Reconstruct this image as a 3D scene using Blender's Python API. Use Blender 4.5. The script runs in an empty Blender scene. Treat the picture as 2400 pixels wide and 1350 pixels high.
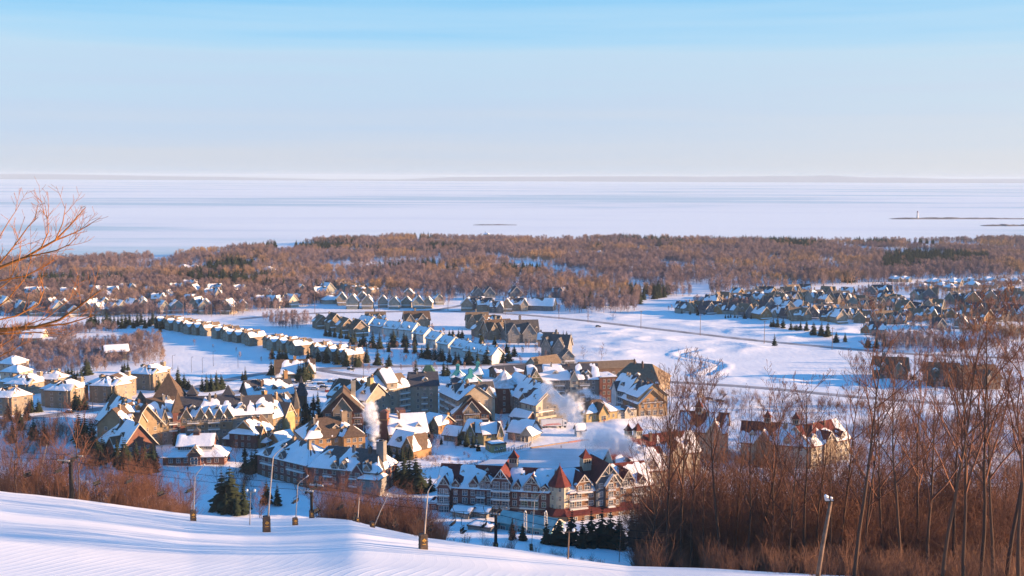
import bpy, math, random
import numpy as np
from mathutils import Matrix, Vector

# ------------------------------------------------------------------ scene, camera, sky, sun, exposure
scene = bpy.context.scene
COL = scene.collection
RNG = random.Random(7)
F, CX, CY = 2700.0, 1200.0, 675.0          # lens in pixels of a 2400 px wide picture
HC = 115.0                                 # camera height above the village
YH = 414.0                                 # row of the true horizon
PITCH = math.atan((CY - YH) / F)
ROLL = math.radians(0.22)

cam_d = bpy.data.cameras.new('camera')
cam_d.sensor_width = 36.0
cam_d.lens = 36.0 * F / 2400.0
cam_d.clip_start = 0.5
cam_d.clip_end = 120000.0
cam = bpy.data.objects.new('camera', cam_d)
COL.objects.link(cam)
CAMROT = Matrix.Rotation(math.pi / 2 - PITCH, 4, 'X') @ Matrix.Rotation(ROLL, 4, 'Z')
cam.matrix_world = Matrix.Translation((0, 0, HC)) @ CAMROT
scene.camera = cam

SUN_AZ = math.radians(92.0)                # clockwise from the view direction (+Y) towards +X
SUN_EL = math.radians(9.2)
sun_dir = Vector((math.cos(SUN_EL) * math.sin(SUN_AZ), math.cos(SUN_EL) * math.cos(SUN_AZ), math.sin(SUN_EL)))
sd = bpy.data.lights.new('sun', 'SUN')
sd.energy = 5.0
sd.color = (1.0, 0.63, 0.35)
sd.angle = math.radians(0.5)
so = bpy.data.objects.new('sun', sd)
COL.objects.link(so)
so.rotation_euler = (-sun_dir).to_track_quat('-Z', 'Y').to_euler()
so.location = (300, 0, 300)

vs = scene.view_settings
scene.display_settings.display_device = 'sRGB'
vs.view_transform = 'Standard'
vs.look = 'None'
vs.gamma = 1.0
vs.use_curve_mapping = False
vs.exposure = 1.6
EXPO = 2.0 ** 1.6

scene.render.engine = 'CYCLES'
cy = scene.cycles
cy.use_denoising = True
cy.max_bounces = 6
cy.diffuse_bounces = 3
cy.glossy_bounces = 2
cy.transmission_bounces = 2
cy.volume_bounces = 1
cy.transparent_max_bounces = 6
cy.caustics_reflective = False
cy.caustics_refractive = False
cy.use_adaptive_sampling = True
cy.adaptive_threshold = 0.015


def lin(r, g, b):
    def f(c):
        c /= 255.0
        return c / 12.92 if c <= 0.04045 else ((c + 0.055) / 1.055) ** 2.4
    return (f(r), f(g), f(b), 1.0)


world = bpy.data.worlds.new('World')
scene.world = world
world.use_nodes = True
nt = world.node_tree
nt.nodes.clear()


def N(tree, kind, **kw):
    n = tree.nodes.new(kind)
    for k, v in kw.items():
        setattr(n, k, v)
    return n


def sky_world():
    L = nt.links.new
    out = N(nt, 'ShaderNodeOutputWorld')
    sky = N(nt, 'ShaderNodeTexSky', sky_type='NISHITA')
    sky.sun_disc = False
    sky.sun_elevation = SUN_EL
    sky.sun_rotation = SUN_AZ
    sky.altitude = 300
    sky.air_density = 1.3
    sky.dust_density = 0.6
    sky.ozone_density = 2.0
    bg1 = N(nt, 'ShaderNodeBackground')
    bg1.inputs['Strength'].default_value = 0.10
    L(sky.outputs[0], bg1.inputs['Color'])
    tc = N(nt, 'ShaderNodeTexCoord')
    sep = N(nt, 'ShaderNodeSeparateXYZ')
    L(tc.outputs['Generated'], sep.inputs[0])
    # thin high haze: a veil that thickens towards the horizon, clear blue higher up
    ramp = N(nt, 'ShaderNodeValToRGB')
    cr = ramp.color_ramp
    stops = [(0.0, (202, 212, 229)), (0.020, (197, 211, 232)), (0.055, (186, 208, 236)), (0.095, (184, 214, 239)),
             (0.13, (164, 210, 243)), (0.17, (122, 196, 243)), (0.30, (80, 166, 233)), (1.0, (48, 130, 218))]
    cr.elements[0].position, cr.elements[1].position = 0.0, 1.0
    for p, c in stops[1:-1]:
        cr.elements.new(p)
    for e, (p, c) in zip(cr.elements, stops):
        e.position = p
        e.color = lin(*c)
    # faint streaky veil: shifts the height at which the ramp is read
    mp = N(nt, 'ShaderNodeMapping')
    mp.inputs['Scale'].default_value = (1.3, 1.3, 34.0)
    mp.inputs['Rotation'].default_value = (0.05, -0.05, 0)
    L(tc.outputs['Generated'], mp.inputs[0])
    nz = N(nt, 'ShaderNodeTexNoise')
    nz.inputs['Scale'].default_value = 1.5
    nz.inputs['Detail'].default_value = 4
    L(mp.outputs[0], nz.inputs['Vector'])
    ma = N(nt, 'ShaderNodeMath', operation='MULTIPLY_ADD')
    L(nz.outputs[0], ma.inputs[0])
    ma.inputs[1].default_value = -0.10
    L(sep.outputs['Z'], ma.inputs[2])
    ad = N(nt, 'ShaderNodeMath', operation='ADD')
    ad.inputs[1].default_value = 0.05
    L(ma.outputs[0], ad.inputs[0])
    L(ad.outputs[0], ramp.inputs[0])
    # warmer and paler towards the low sun
    mr = N(nt, 'ShaderNodeMapRange')
    mr.inputs['From Min'].default_value = -0.05
    mr.inputs['From Max'].default_value = 1.2
    L(sep.outputs['X'], mr.inputs['Value'])
    lo = N(nt, 'ShaderNodeMapRange')
    lo.inputs['From Min'].default_value = 0.16
    lo.inputs['From Max'].default_value = 0.0
    L(sep.outputs['Z'], lo.inputs['Value'])
    mu = N(nt, 'ShaderNodeMath', operation='MULTIPLY')
    L(mr.outputs[0], mu.inputs[0])
    L(lo.outputs[0], mu.inputs[1])
    mix = N(nt, 'ShaderNodeMix', data_type='RGBA')
    L(mu.outputs[0], mix.inputs['Factor'])
    L(ramp.outputs[0], mix.inputs[6])
    mix.inputs[7].default_value = lin(231, 230, 229)
    bg2 = N(nt, 'ShaderNodeBackground')
    bg2.inputs['Strength'].default_value = 1.06 / EXPO
    L(mix.outputs[2], bg2.inputs['Color'])
    ms = N(nt, 'ShaderNodeMixShader')
    ms.inputs[0].default_value = 0.94
    L(bg1.outputs[0], ms.inputs[1])
    L(bg2.outputs[0], ms.inputs[2])
    L(ms.outputs[0], out.inputs[0])


sky_world()

# ------------------------------------------------------------------ picture <-> place
CR3 = CAMROT.to_3x3()


def ray(px, py):
    return CR3 @ Vector(((px - CX) / F, -(py - CY) / F, -1.0))


def G(px, py, z=0.0):
    d = ray(px, py)
    t = (z - HC) / d.z
    return Vector((d.x * t, d.y * t, z))


def atY(px, py, Y):
    d = ray(px, py)
    t = Y / d.y
    return Vector((d.x * t, Y, HC + d.z * t))


CRI = np.array(CR3.inverted())


def proj(P):
    P = np.asarray(P, float).reshape(-1, 3) - np.array([0, 0, HC])
    c = P @ CRI.T
    return CX + F * c[:, 0] / -c[:, 2], CY - F * c[:, 1] / -c[:, 2]


# ------------------------------------------------------------------ noise
def vnoise(x, y, seed=0):
    x = np.asarray(x, float)
    y = np.asarray(y, float)
    xi = np.floor(x).astype(np.int64)
    yi = np.floor(y).astype(np.int64)
    xf = x - xi
    yf = y - yi
    u = xf * xf * (3 - 2 * xf)
    v = yf * yf * (3 - 2 * yf)

    def h(a, b):
        n = (a * 374761393 + b * 668265263 + seed * 1442695041) & 0x7fffffff
        n = ((n ^ (n >> 13)) * 1274126177) & 0x7fffffff
        return ((n ^ (n >> 16)) & 0xffff) / 65535.0
    return (h(xi, yi) * (1 - u) + h(xi + 1, yi) * u) * (1 - v) + (h(xi, yi + 1) * (1 - u) + h(xi + 1, yi + 1) * u) * v


def fbm(x, y, seed=0, oct=4):
    s = 0.0
    a = 0.5
    for i in range(oct):
        s = s + a * vnoise(x * 2 ** i + 13.7 * i, y * 2 ** i - 7.3 * i, seed + i)
        a *= 0.5
    return s / (1 - 0.5 ** oct)


def sstep(a, b, x):
    t = np.clip((np.asarray(x, float) - a) / (b - a), 0, 1)
    return t * t * (3 - 2 * t)


# ------------------------------------------------------------------ materials
MATS = {}


def mat(name, col, rough=0.85, var=0.12, scale=0.6, col2=None, bump=0.0, bscale=4.0, spec=0.25, metallic=0.0):
    if name in MATS:
        return MATS[name]
    m = bpy.data.materials.new(name)
    m.use_nodes = True
    t = m.node_tree
    b = t.nodes['Principled BSDF']
    b.inputs['Roughness'].default_value = rough
    b.inputs['Specular IOR Level'].default_value = spec
    b.inputs['Metallic'].default_value = metallic
    g = N(t, 'ShaderNodeNewGeometry')
    nz = N(t, 'ShaderNodeTexNoise')
    nz.inputs['Scale'].default_value = scale
    nz.inputs['Detail'].default_value = 5
    t.links.new(g.outputs['Position'], nz.inputs['Vector'])
    mx = N(t, 'ShaderNodeMix', data_type='RGBA')
    c = Vector(col)
    c2 = Vector(col2) if col2 else c * (1 + 1.6 * var)
    c1 = c if col2 else c * (1 - 1.6 * var)
    mx.inputs[6].default_value = (*c1, 1)
    mx.inputs[7].default_value = (*c2, 1)
    mr = N(t, 'ShaderNodeMapRange')
    mr.inputs['From Min'].default_value = 0.3
    mr.inputs['From Max'].default_value = 0.7
    t.links.new(nz.outputs[0], mr.inputs['Value'])
    t.links.new(mr.outputs[0], mx.inputs['Factor'])
    t.links.new(mx.outputs[2], b.inputs['Base Color'])
    if bump > 0:
        bp = N(t, 'ShaderNodeBump')
        bp.inputs['Strength'].default_value = 0.6
        bp.inputs['Distance'].default_value = bump
        n2 = N(t, 'ShaderNodeTexNoise')
        n2.inputs['Scale'].default_value = bscale
        n2.inputs['Detail'].default_value = 4
        t.links.new(g.outputs['Position'], n2.inputs['Vector'])
        t.links.new(n2.outputs[0], bp.inputs['Height'])
        t.links.new(bp.outputs[0], b.inputs['Normal'])
    MATS[name] = m
    return m


# ------------------------------------------------------------------ object helpers
def tag(o, label=None, cat=None, group=None, kind=None):
    if label:
        o['label'] = label
    if cat:
        o['category'] = cat
    if group:
        o['group'] = group
    if kind:
        o['kind'] = kind
    return o


def empty(name, loc, rz=0.0, label=None, cat=None, group=None):
    o = bpy.data.objects.new(name, None)
    o.empty_display_size = 1.0
    COL.objects.link(o)
    o.location = loc
    o.rotation_euler = (0, 0, rz)
    return tag(o, label, cat, group)


KIDS = {}


def link(name, me, parent=None, loc=None, rz=None):
    o = bpy.data.objects.new(name, me)
    COL.objects.link(o)
    if parent is not None:
        o.parent = parent
        KIDS.setdefault(parent.name, []).append(o)
    if loc is not None:
        o.location = loc
    if rz is not None:
        o.rotation_euler = (0, 0, rz)
    return o


def np_mesh(name, V, Fq, mats, smooth=False, midx=None):
    """V (n,3), Fq (m,3) or (m,4) int arrays"""
    V = np.asarray(V, np.float32)
    Fq = np.asarray(Fq, np.int32)
    me = bpy.data.meshes.new(name)
    k = Fq.shape[1]
    me.vertices.add(len(V))
    me.vertices.foreach_set('co', V.ravel())
    me.loops.add(Fq.size)
    me.loops.foreach_set('vertex_index', Fq.ravel())
    me.polygons.add(len(Fq))
    me.polygons.foreach_set('loop_start', np.arange(0, Fq.size, k, dtype=np.int32))
    me.polygons.foreach_set('loop_total', np.full(len(Fq), k, np.int32))
    if smooth:
        me.polygons.foreach_set('use_smooth', np.ones(len(Fq), bool))
    for m in (mats if isinstance(mats, (list, tuple)) else [mats]):
        me.materials.append(m)
    if midx is not None:
        me.polygons.foreach_set('material_index', np.asarray(midx, np.int32))
    me.update(calc_edges=True)
    return me


class MB:
    """collects boxes, prisms, tubes; build() makes ONE mesh object"""

    def __init__(s):
        s.v = []
        s.f = []
        s.m = []
        s.c = 0

    def add(s, vs, fs, c=None):
        o = len(s.v)
        s.v += [tuple(p) for p in vs]
        s.f += [tuple(i + o for i in f) for f in fs]
        s.m += [s.c if c is None else c] * len(fs)
        return s

    def box(s, x0, x1, y0, y1, z0, z1, c=None):
        v = [(x0, y0, z0), (x1, y0, z0), (x1, y1, z0), (x0, y1, z0), (x0, y0, z1), (x1, y0, z1), (x1, y1, z1), (x0, y1, z1)]
        return s.add(v, [(0, 3, 2, 1), (4, 5, 6, 7), (0, 1, 5, 4), (1, 2, 6, 5), (2, 3, 7, 6), (3, 0, 4, 7)], c)

    def hexa(s, a, b, c=None):
        """a: 4 lower points ccw from above, b: 4 upper"""
        return s.add(list(a) + list(b), [(0, 3, 2, 1), (4, 5, 6, 7), (0, 1, 5, 4), (1, 2, 6, 5), (2, 3, 7, 6), (3, 0, 4, 7)], c)

    def tube(s, pts, rad, n=6, c=None, cap=True):
        pts = [Vector(p) for p in pts]
        rings = []
        vs = []
        for i, p in enumerate(pts):
            d = (pts[min(i + 1, len(pts) - 1)] - pts[max(i - 1, 0)])
            if d.length < 1e-9:
                d = Vector((0, 0, 1))
            d.normalize()
            a = d.cross(Vector((0, 0, 1)) if abs(d.z) < 0.95 else Vector((1, 0, 0))).normalized()
            b = d.cross(a)
            r = rad[i] if isinstance(rad, (list, tuple)) else rad
            for k in range(n):
                t = 2 * math.pi * k / n
                vs.append(p + a * (r * math.cos(t)) + b * (r * math.sin(t)))
        fs = []
        for i in range(len(pts) - 1):
            for k in range(n):
                fs.append((i * n + k, i * n + (k + 1) % n, (i + 1) * n + (k + 1) % n, (i + 1) * n + k))
        if cap:
            fs.append(tuple(range(n - 1, -1, -1)))
            fs.append(tuple((len(pts) - 1) * n + k for k in range(n)))
        return s.add(vs, fs, c)

    def lathe(s, x, y, prof, n=8, c=None, rot=0.0):
        """prof: list of (r, z)"""
        vs = []
        for r, z in prof:
            for k in range(n):
                t = 2 * math.pi * (k + 0.5) / n + rot
                vs.append((x + r * math.cos(t), y + r * math.sin(t), z))
        fs = []
        for i in range(len(prof) - 1):
            for k in range(n):
                fs.append((i * n + k, i * n + (k + 1) % n, (i + 1) * n + (k + 1) % n, (i + 1) * n + k))
        fs.append(tuple(range(n - 1, -1, -1)))
        fs.append(tuple((len(prof) - 1) * n + k for k in range(n)))
        return s.add(vs, fs, c)

    def mesh(s, name, mats, smooth=False):
        me = bpy.data.meshes.new(name)
        me.from_pydata(s.v, [], s.f)
        for m in (mats if isinstance(mats, (list, tuple)) else [mats]):
            me.materials.append(m)
        me.polygons.foreach_set('material_index', s.m)
        if smooth:
            me.polygons.foreach_set('use_smooth', [True] * len(s.f))
        me.update()
        return me

    def build(s, name, mats, parent=None, loc=None, rz=None, smooth=False):
        return link(name, s.mesh(name, mats, smooth), parent, loc, rz)


# ------------------------------------------------------------------ terrain
def poly_px(pts, z=0.0):
    return np.array([[*G(x, y, z)[:2]] for x, y in pts])


def resample(P, step):
    seg = np.sqrt(((P[1:] - P[:-1]) ** 2).sum(1))
    s = np.concatenate([[0], np.cumsum(seg)])
    n = max(2, int(s[-1] / step) + 1)
    t = np.linspace(0, s[-1], n)
    Q = np.stack([np.interp(t, s, P[:, 0]), np.interp(t, s, P[:, 1])], 1)
    for _ in range(3):
        Q[1:-1] = 0.25 * Q[:-2] + 0.5 * Q[1:-1] + 0.25 * Q[2:]
    return Q


ROADS = [  # pixel centre line, width, wet/dark
    ('golf_road', [(560, 748), (660, 738), (760, 733), (900, 731), (1010, 728), (1110, 731), (1230, 738), (1330, 747), (1420, 757), (1520, 769), (1640, 783),
                   (1760, 797), (1880, 808), (1990, 818), (2120, 829), (2260, 836), (2460, 842)], 12.0),
    ('side_road', [(1000, 730), (1050, 722), (1090, 714), (1150, 708)], 10.0),
    ('east_road', [(1520, 893), (1640, 899), (1760, 907), (1880, 918), (2000, 930), (2120, 939), (2260, 949), (2460, 956)], 10.0),
    ('west_road', [(-60, 995), (110, 975), (230, 960), (330, 941), (430, 917), (520, 893), (600, 877), (700, 867), (820, 861), (960, 858),
                   (1120, 855), (1280, 851)], 11.0),
    ('lot_road', [(745, 866), (800, 876), (860, 884), (930, 893), (990, 900)], 10.0),
    ('inner_road', [(480, 935), (560, 918), (640, 905), (720, 908), (790, 918)], 11.0),
]
ROADW = [resample(poly_px(p), 6.0) for _, p, _ in ROADS]
TRACK = resample(poly_px([(1640, 822), (1590, 830), (1604, 838), (1665, 848), (1692, 858), (1668, 872), (1652, 880)]), 3.0)

SHORE = np.array([(-300, 616), (0, 612), (200, 608), (400, 598), (600, 578), (720, 567), (800, 560), (880, 556), (1000, 556), (1200, 556), (1500, 560),
                  (1700, 563), (2000, 565), (2200, 562), (2400, 558), (2800, 552)], float)
EDGE = np.array([(-700, 1090), (-200, 1128), (0, 1155), (165, 1172), (300, 1190), (430, 1206), (560, 1216), (640, 1218), (740, 1216), (820, 1222), (900, 1242),
                 (1000, 1264), (1200, 1290), (1400, 1319), (1480, 1330), (1700, 1339), (1900, 1349), (2100, 1358), (2400, 1372), (3000, 1392)], float)
EDGED = np.array([(-700, 230), (0, 222), (430, 228), (740, 222), (850, 205), (1000, 190), (1250, 185), (1480, 168), (1700, 150), (1900, 138), (2400, 128), (3000, 120)], float)


def seg_dist(X, Y, P):
    """distance to polyline (vectorised over X,Y)"""
    best = np.full(X.shape, 1e9)
    lo = P.min(0) - 30
    hi = P.max(0) + 30
    idx = np.nonzero((X > lo[0]) & (X < hi[0]) & (Y > lo[1]) & (Y < hi[1]))
    x = X[idx]
    y = Y[idx]
    b = np.full(x.shape, 1e9)
    for a, c in zip(P[:-1], P[1:]):
        d = c - a
        t = np.clip(((x - a[0]) * d[0] + (y - a[1]) * d[1]) / (d @ d + 1e-9), 0, 1)
        b = np.minimum(b, (x - a[0] - t * d[0]) ** 2 + (y - a[1] - t * d[1]) ** 2)
    best[idx] = np.sqrt(b)
    return best


def row_to_z(px, row, Y):
    """height of the point seen at pixel row `row` at distance Y (vectorised)"""
    cx = (px - CX) / F
    cyy = -(row - CY) / F
    M = np.array(CR3)
    dy = M[1, 0] * cx + M[1, 1] * cyy - M[1, 2]
    dz = M[2, 0] * cx + M[2, 1] * cyy - M[2, 2]
    return HC + dz / dy * Y


def hill_z(X, Y):
    Yc = np.maximum(Y, 60.0)
    px = CX + F * np.cos(PITCH) * X / Yc * 1.0
    px = np.clip(px, -650, 2950)
    ye = np.interp(px, EDGE[:, 0], EDGE[:, 1])
    De = np.interp(px, EDGED[:, 0], EDGED[:, 1])
    Yb = 88.0
    yb = 1402.0 + np.maximum(0, ye - 1340) * 0.5
    w = np.clip((De - Yc) / (De - Yb), 0, 1.3)
    row = np.where(Yc <= De, ye + (yb - ye) * w ** 1.9, 0)
    toe = 352.0
    c = np.maximum((1318.0 - ye) / (toe - De) ** 2, 0.0010)
    row = np.where(Yc > De, ye + c * (Yc - De) ** 2, row)
    row = np.minimum(row, 1800.0)
    z = row_to_z(px, row, Yc)
    # near the camera: up to the standing point
    z0 = row_to_z(px, ye + (yb - ye) * np.clip((De - 88.0) / (De - Yb), 0, 1.3) ** 1.9, 88.0 + 0 * Yc)
    t = np.clip(Y / 88.0, 0, 1)
    near = 112.6 + (z0 - 112.6) * t ** 1.02
    z = np.where(Y < 88, near, z)
    # soft toe
    k = 7.0
    return np.where(z > 40, z, np.log1p(np.exp(np.clip(z / k, -40, 40))) * k)


def ground(X, Y):
    X = np.asarray(X, float)
    Y = np.asarray(Y, float)
    sh = X.shape
    X = X.ravel()
    Y = Y.ravel()
    z = hill_z(X, Y) - 0.02
    px, py = proj(np.stack([X, Y, np.zeros_like(X)], 1))
    far = Y > 300
    # wind drifts, small mounds
    road = np.full(X.shape, 1e9)
    bank = np.zeros_like(X)
    for (nm, _, wd), P in zip(ROADS, ROADW):
        d = seg_dist(X, Y, P)
        road = np.minimum(road, d - wd / 2)
    flat = sstep(2.0, 22.0, road)
    bank = np.exp(-((road - 4.0) / 1.9) ** 2) * (0.1 + 0.6 * fbm(X / 9, Y / 9, 5, 3))
    golf = sstep(600, 660, Y) * (1 - sstep(960, 1040, Y)) * sstep(1290, 1400, px)
    smooth = sstep(1450, 1560, px) * sstep(812, 835, py) * (1 - sstep(885, 900, py))   # groomed flat field
    rid = 1 - np.abs(2 * fbm(X / 46, Y / 30, 21, 3) - 1)
    drift = (rid ** 3) * 2.0 * golf * (1 - 0.95 * smooth)
    drift += golf * (fbm(X / 26, Y / 12, 3, 3) - 0.5) * 1.2 * (1 - 0.9 * smooth)
    field = sstep(660, 720, Y) * (1 - sstep(1000, 1060, Y)) * (1 - sstep(1290, 1400, px))
    drift += field * (fbm(X / 70, Y / 22, 9, 3) - 0.5) * 1.3
    vill = sstep(330, 380, Y) * (1 - sstep(640, 700, Y))
    drift += vill * (fbm(X / 12, Y / 12, 11, 4) - 0.45) * 2.6
    rink = sstep(1120, 1180, px) * (1 - sstep(1440, 1500, px)) * sstep(1020, 1030, py) * (1 - sstep(1100, 1120, py))
    rink = np.maximum(rink, sstep(1240, 1300, px) * (1 - sstep(1420, 1460, px)) * sstep(1005, 1030, py) * (1 - sstep(1100, 1120, py)))
    drift *= (1 - rink)
    run = sstep(400, 440, px) * (1 - sstep(560, 600, px)) * sstep(1085, 1110, py) * (Y > 340)
    drift *= (1 - 0.85 * run)
    z = z + np.where(far, drift * flat + bank * (Y > 500), 0)
    td = seg_dist(X, Y, TRACK)
    z += np.exp(-((td - 5.0) / 1.6) ** 2) * 0.9 - np.exp(-(td / 3.0) ** 2) * 0.35
    # undulation of the groomed piste
    ps = sstep(60, 100, Y) * (1 - sstep(240, 300, Y))
    z += ps * ((fbm(X / 40, Y / 20, 31, 3) - 0.5) * 1.2)
    # bay shore
    sy = np.interp(px, SHORE[:, 0], SHORE[:, 1])
    z = np.where(Y > 1000, z - 5.0 * sstep(1.5, -1.0, py - sy), z)
    return z.reshape(sh)


def gz(x, y):
    return float(ground(np.array([x]), np.array([y]))[0])


def onground(px, py):
    """world point of the ground seen at a pixel (valley side)"""
    p = G(px, py)
    return Vector((p.x, p.y, gz(p.x, p.y)))


def snow_mat(name, piste=False):
    m = bpy.data.materials.new(name)
    m.use_nodes = True
    t = m.node_tree
    L = t.links.new
    b = t.nodes['Principled BSDF']
    b.inputs['Base Color'].default_value = (0.86, 0.88, 0.92, 1)
    b.inputs['Roughness'].default_value = 0.62
    b.inputs['Specular IOR Level'].default_value = 0.2
    g = N(t, 'ShaderNodeNewGeometry')
    sep = N(t, 'ShaderNodeSeparateXYZ')
    L(g.outputs['Position'], sep.inputs[0])

    def math_(op, a, bb=None, cc=None):
        n = N(t, 'ShaderNodeMath', operation=op)
        for i, v in enumerate((a, bb, cc)):
            if v is None:
                continue
            if isinstance(v, (int, float)):
                n.inputs[i].default_value = v
            else:
                L(v, n.inputs[i])
        return n.outputs[0]

    def noise(scale, detail, sc=(1, 1, 1)):
        mp = N(t, 'ShaderNodeMapping')
        mp.inputs['Scale'].default_value = sc
        L(g.outputs['Position'], mp.inputs[0])
        n = N(t, 'ShaderNodeTexNoise')
        n.inputs['Scale'].default_value = scale
        n.inputs['Detail'].default_value = detail
        L(mp.outputs[0], n.inputs['Vector'])
        return n.outputs[0]
    h = math_('MULTIPLY', noise(0.35, 6), 0.55)
    n2 = noise(0.06, 3)
    # pale blue-grey crust patches and scuffed areas: colour of the snow itself
    mx = N(t, 'ShaderNodeMix', data_type='RGBA')
    mx.inputs[6].default_value = (0.82, 0.83, 0.84, 1)
    mx.inputs[7].default_value = (0.90, 0.90, 0.89, 1)
    mr = N(t, 'ShaderNodeMapRange')
    mr.inputs['From Min'].default_value = 0.35
    mr.inputs['From Max'].default_value = 0.65
    L(n2, mr.inputs['Value'])
    L(mr.outputs[0], mx.inputs['Factor'])
    L(mx.outputs[2], b.inputs['Base Color'])
    if piste:
        # corduroy left by the groomer: lines bend across the slope
        y = sep.outputs['Y']
        x = sep.outputs['X']
        wob = math_('MULTIPLY', noise(0.03, 2), 4.0)
        c1 = math_('MULTIPLY', math_('POWER', math_('ABSOLUTE', math_('SUBTRACT', y, 112.0)), 1.6), 0.022)
        xx = math_('ADD', math_('ADD', math_('ADD', x, c1), math_('MULTIPLY', y, -0.16)), wob)
        fine = math_('SINE', math_('MULTIPLY', xx, 2 * math.pi / 0.24))
        seam = math_('POWER', math_('ABSOLUTE', math_('SINE', math_('MULTIPLY', xx, math.pi / 1.45))), 18.0)
        fade = N(t, 'ShaderNodeMapRange')
        fade.inputs['From Min'].default_value = 150.0
        fade.inputs['From Max'].default_value = 112.0
        L(y, fade.inputs['Value'])
        patch = N(t, 'ShaderNodeMapRange')
        patch.inputs['From Min'].default_value = 0.40
        patch.inputs['From Max'].default_value = 0.62
        L(noise(0.03, 3), patch.inputs['Value'])
        k = math_('MULTIPLY', fade.outputs[0], math_('ADD', math_('MULTIPLY', patch.outputs[0], 0.8), 0.2))
        rel = math_('ADD', math_('MULTIPLY', fine, 0.010), math_('MULTIPLY', seam, 0.036))
        h = math_('ADD', math_('MULTIPLY', h, 0.06), math_('MULTIPLY', rel, k))
        h = math_('ADD', h, math_('MULTIPLY', noise(0.16, 4, (0.25, 1.0, 1)), 0.10))
    bp = N(t, 'ShaderNodeBump')
    bp.inputs['Strength'].default_value = 0.7
    bp.inputs['Distance'].default_value = 1.0 if piste else 0.6
    L(h, bp.inputs['Height'])
    L(bp.outputs[0], b.inputs['Normal'])
    MATS[name] = m
    return m


SNOW = snow_mat('snow')
PISTE = snow_mat('groomed_snow', True)
ASPH = mat('ploughed_asphalt', (0.17, 0.165, 0.17), 0.9, 0.2, 0.12, (0.42, 0.42, 0.44))


def grid_mesh(name, X, Y, Z, m):
    r, c = X.shape
    V = np.stack([X, Y, Z], -1).reshape(-1, 3)
    i = np.arange(r * c).reshape(r, c)
    Fq = np.stack([i[:-1, :-1], i[:-1, 1:], i[1:, 1:], i[1:, :-1]], -1).reshape(-1, 4)
    return np_mesh(name, V, Fq, m, smooth=True)


def build_terrain():
    rows_near = np.concatenate([np.linspace(-60, 84, 20)[:-1], np.arange(84, 262, 1.5)])
    rows_far = np.concatenate([np.arange(rows_near[-1], 420, 2.0), np.arange(420, 1010, 3.0), np.linspace(1010, 2780, 120)])
    for nm, rows, ncol, m in (('ski_slope', rows_near, 380, PISTE), ('snowy_ground', rows_far, 430, SNOW)):
        u = np.linspace(-0.82, 0.82, ncol)
        w = np.maximum(rows, 60.0) + 30
        X = u[None, :] * w[:, None]
        Y = np.repeat(rows[:, None], ncol, 1)
        Z = ground(X, Y)
        o = link(nm, grid_mesh(nm, X, Y, Z, m))
        tag(o, kind='structure')
    # roads
    for (nm, _, wd), P in zip(ROADS, ROADW):
        Q = resample(P, 2.5)
        T = np.gradient(Q, axis=0)
        T /= np.linalg.norm(T, axis=1)[:, None]
        Nn = np.stack([-T[:, 1], T[:, 0]], 1)
        wj = wd / 2 * (0.9 + 0.25 * fbm(np.arange(len(Q)) * 0.21, np.zeros(len(Q)), 4, 2))
        offs = np.linspace(-1, 1, 5)
        X = Q[:, 0:1] + Nn[:, 0:1] * wj[:, None] * offs
        Y = Q[:, 1:2] + Nn[:, 1:2] * wj[:, None] * offs
        Z = ground(X, Y) + 0.16
        Z[:, 0] -= 0.3
        Z[:, -1] -= 0.3
        o = link('road', grid_mesh('road', X, Y, Z, ASPH))
        tag(o, kind='structure')


build_terrain()


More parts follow.
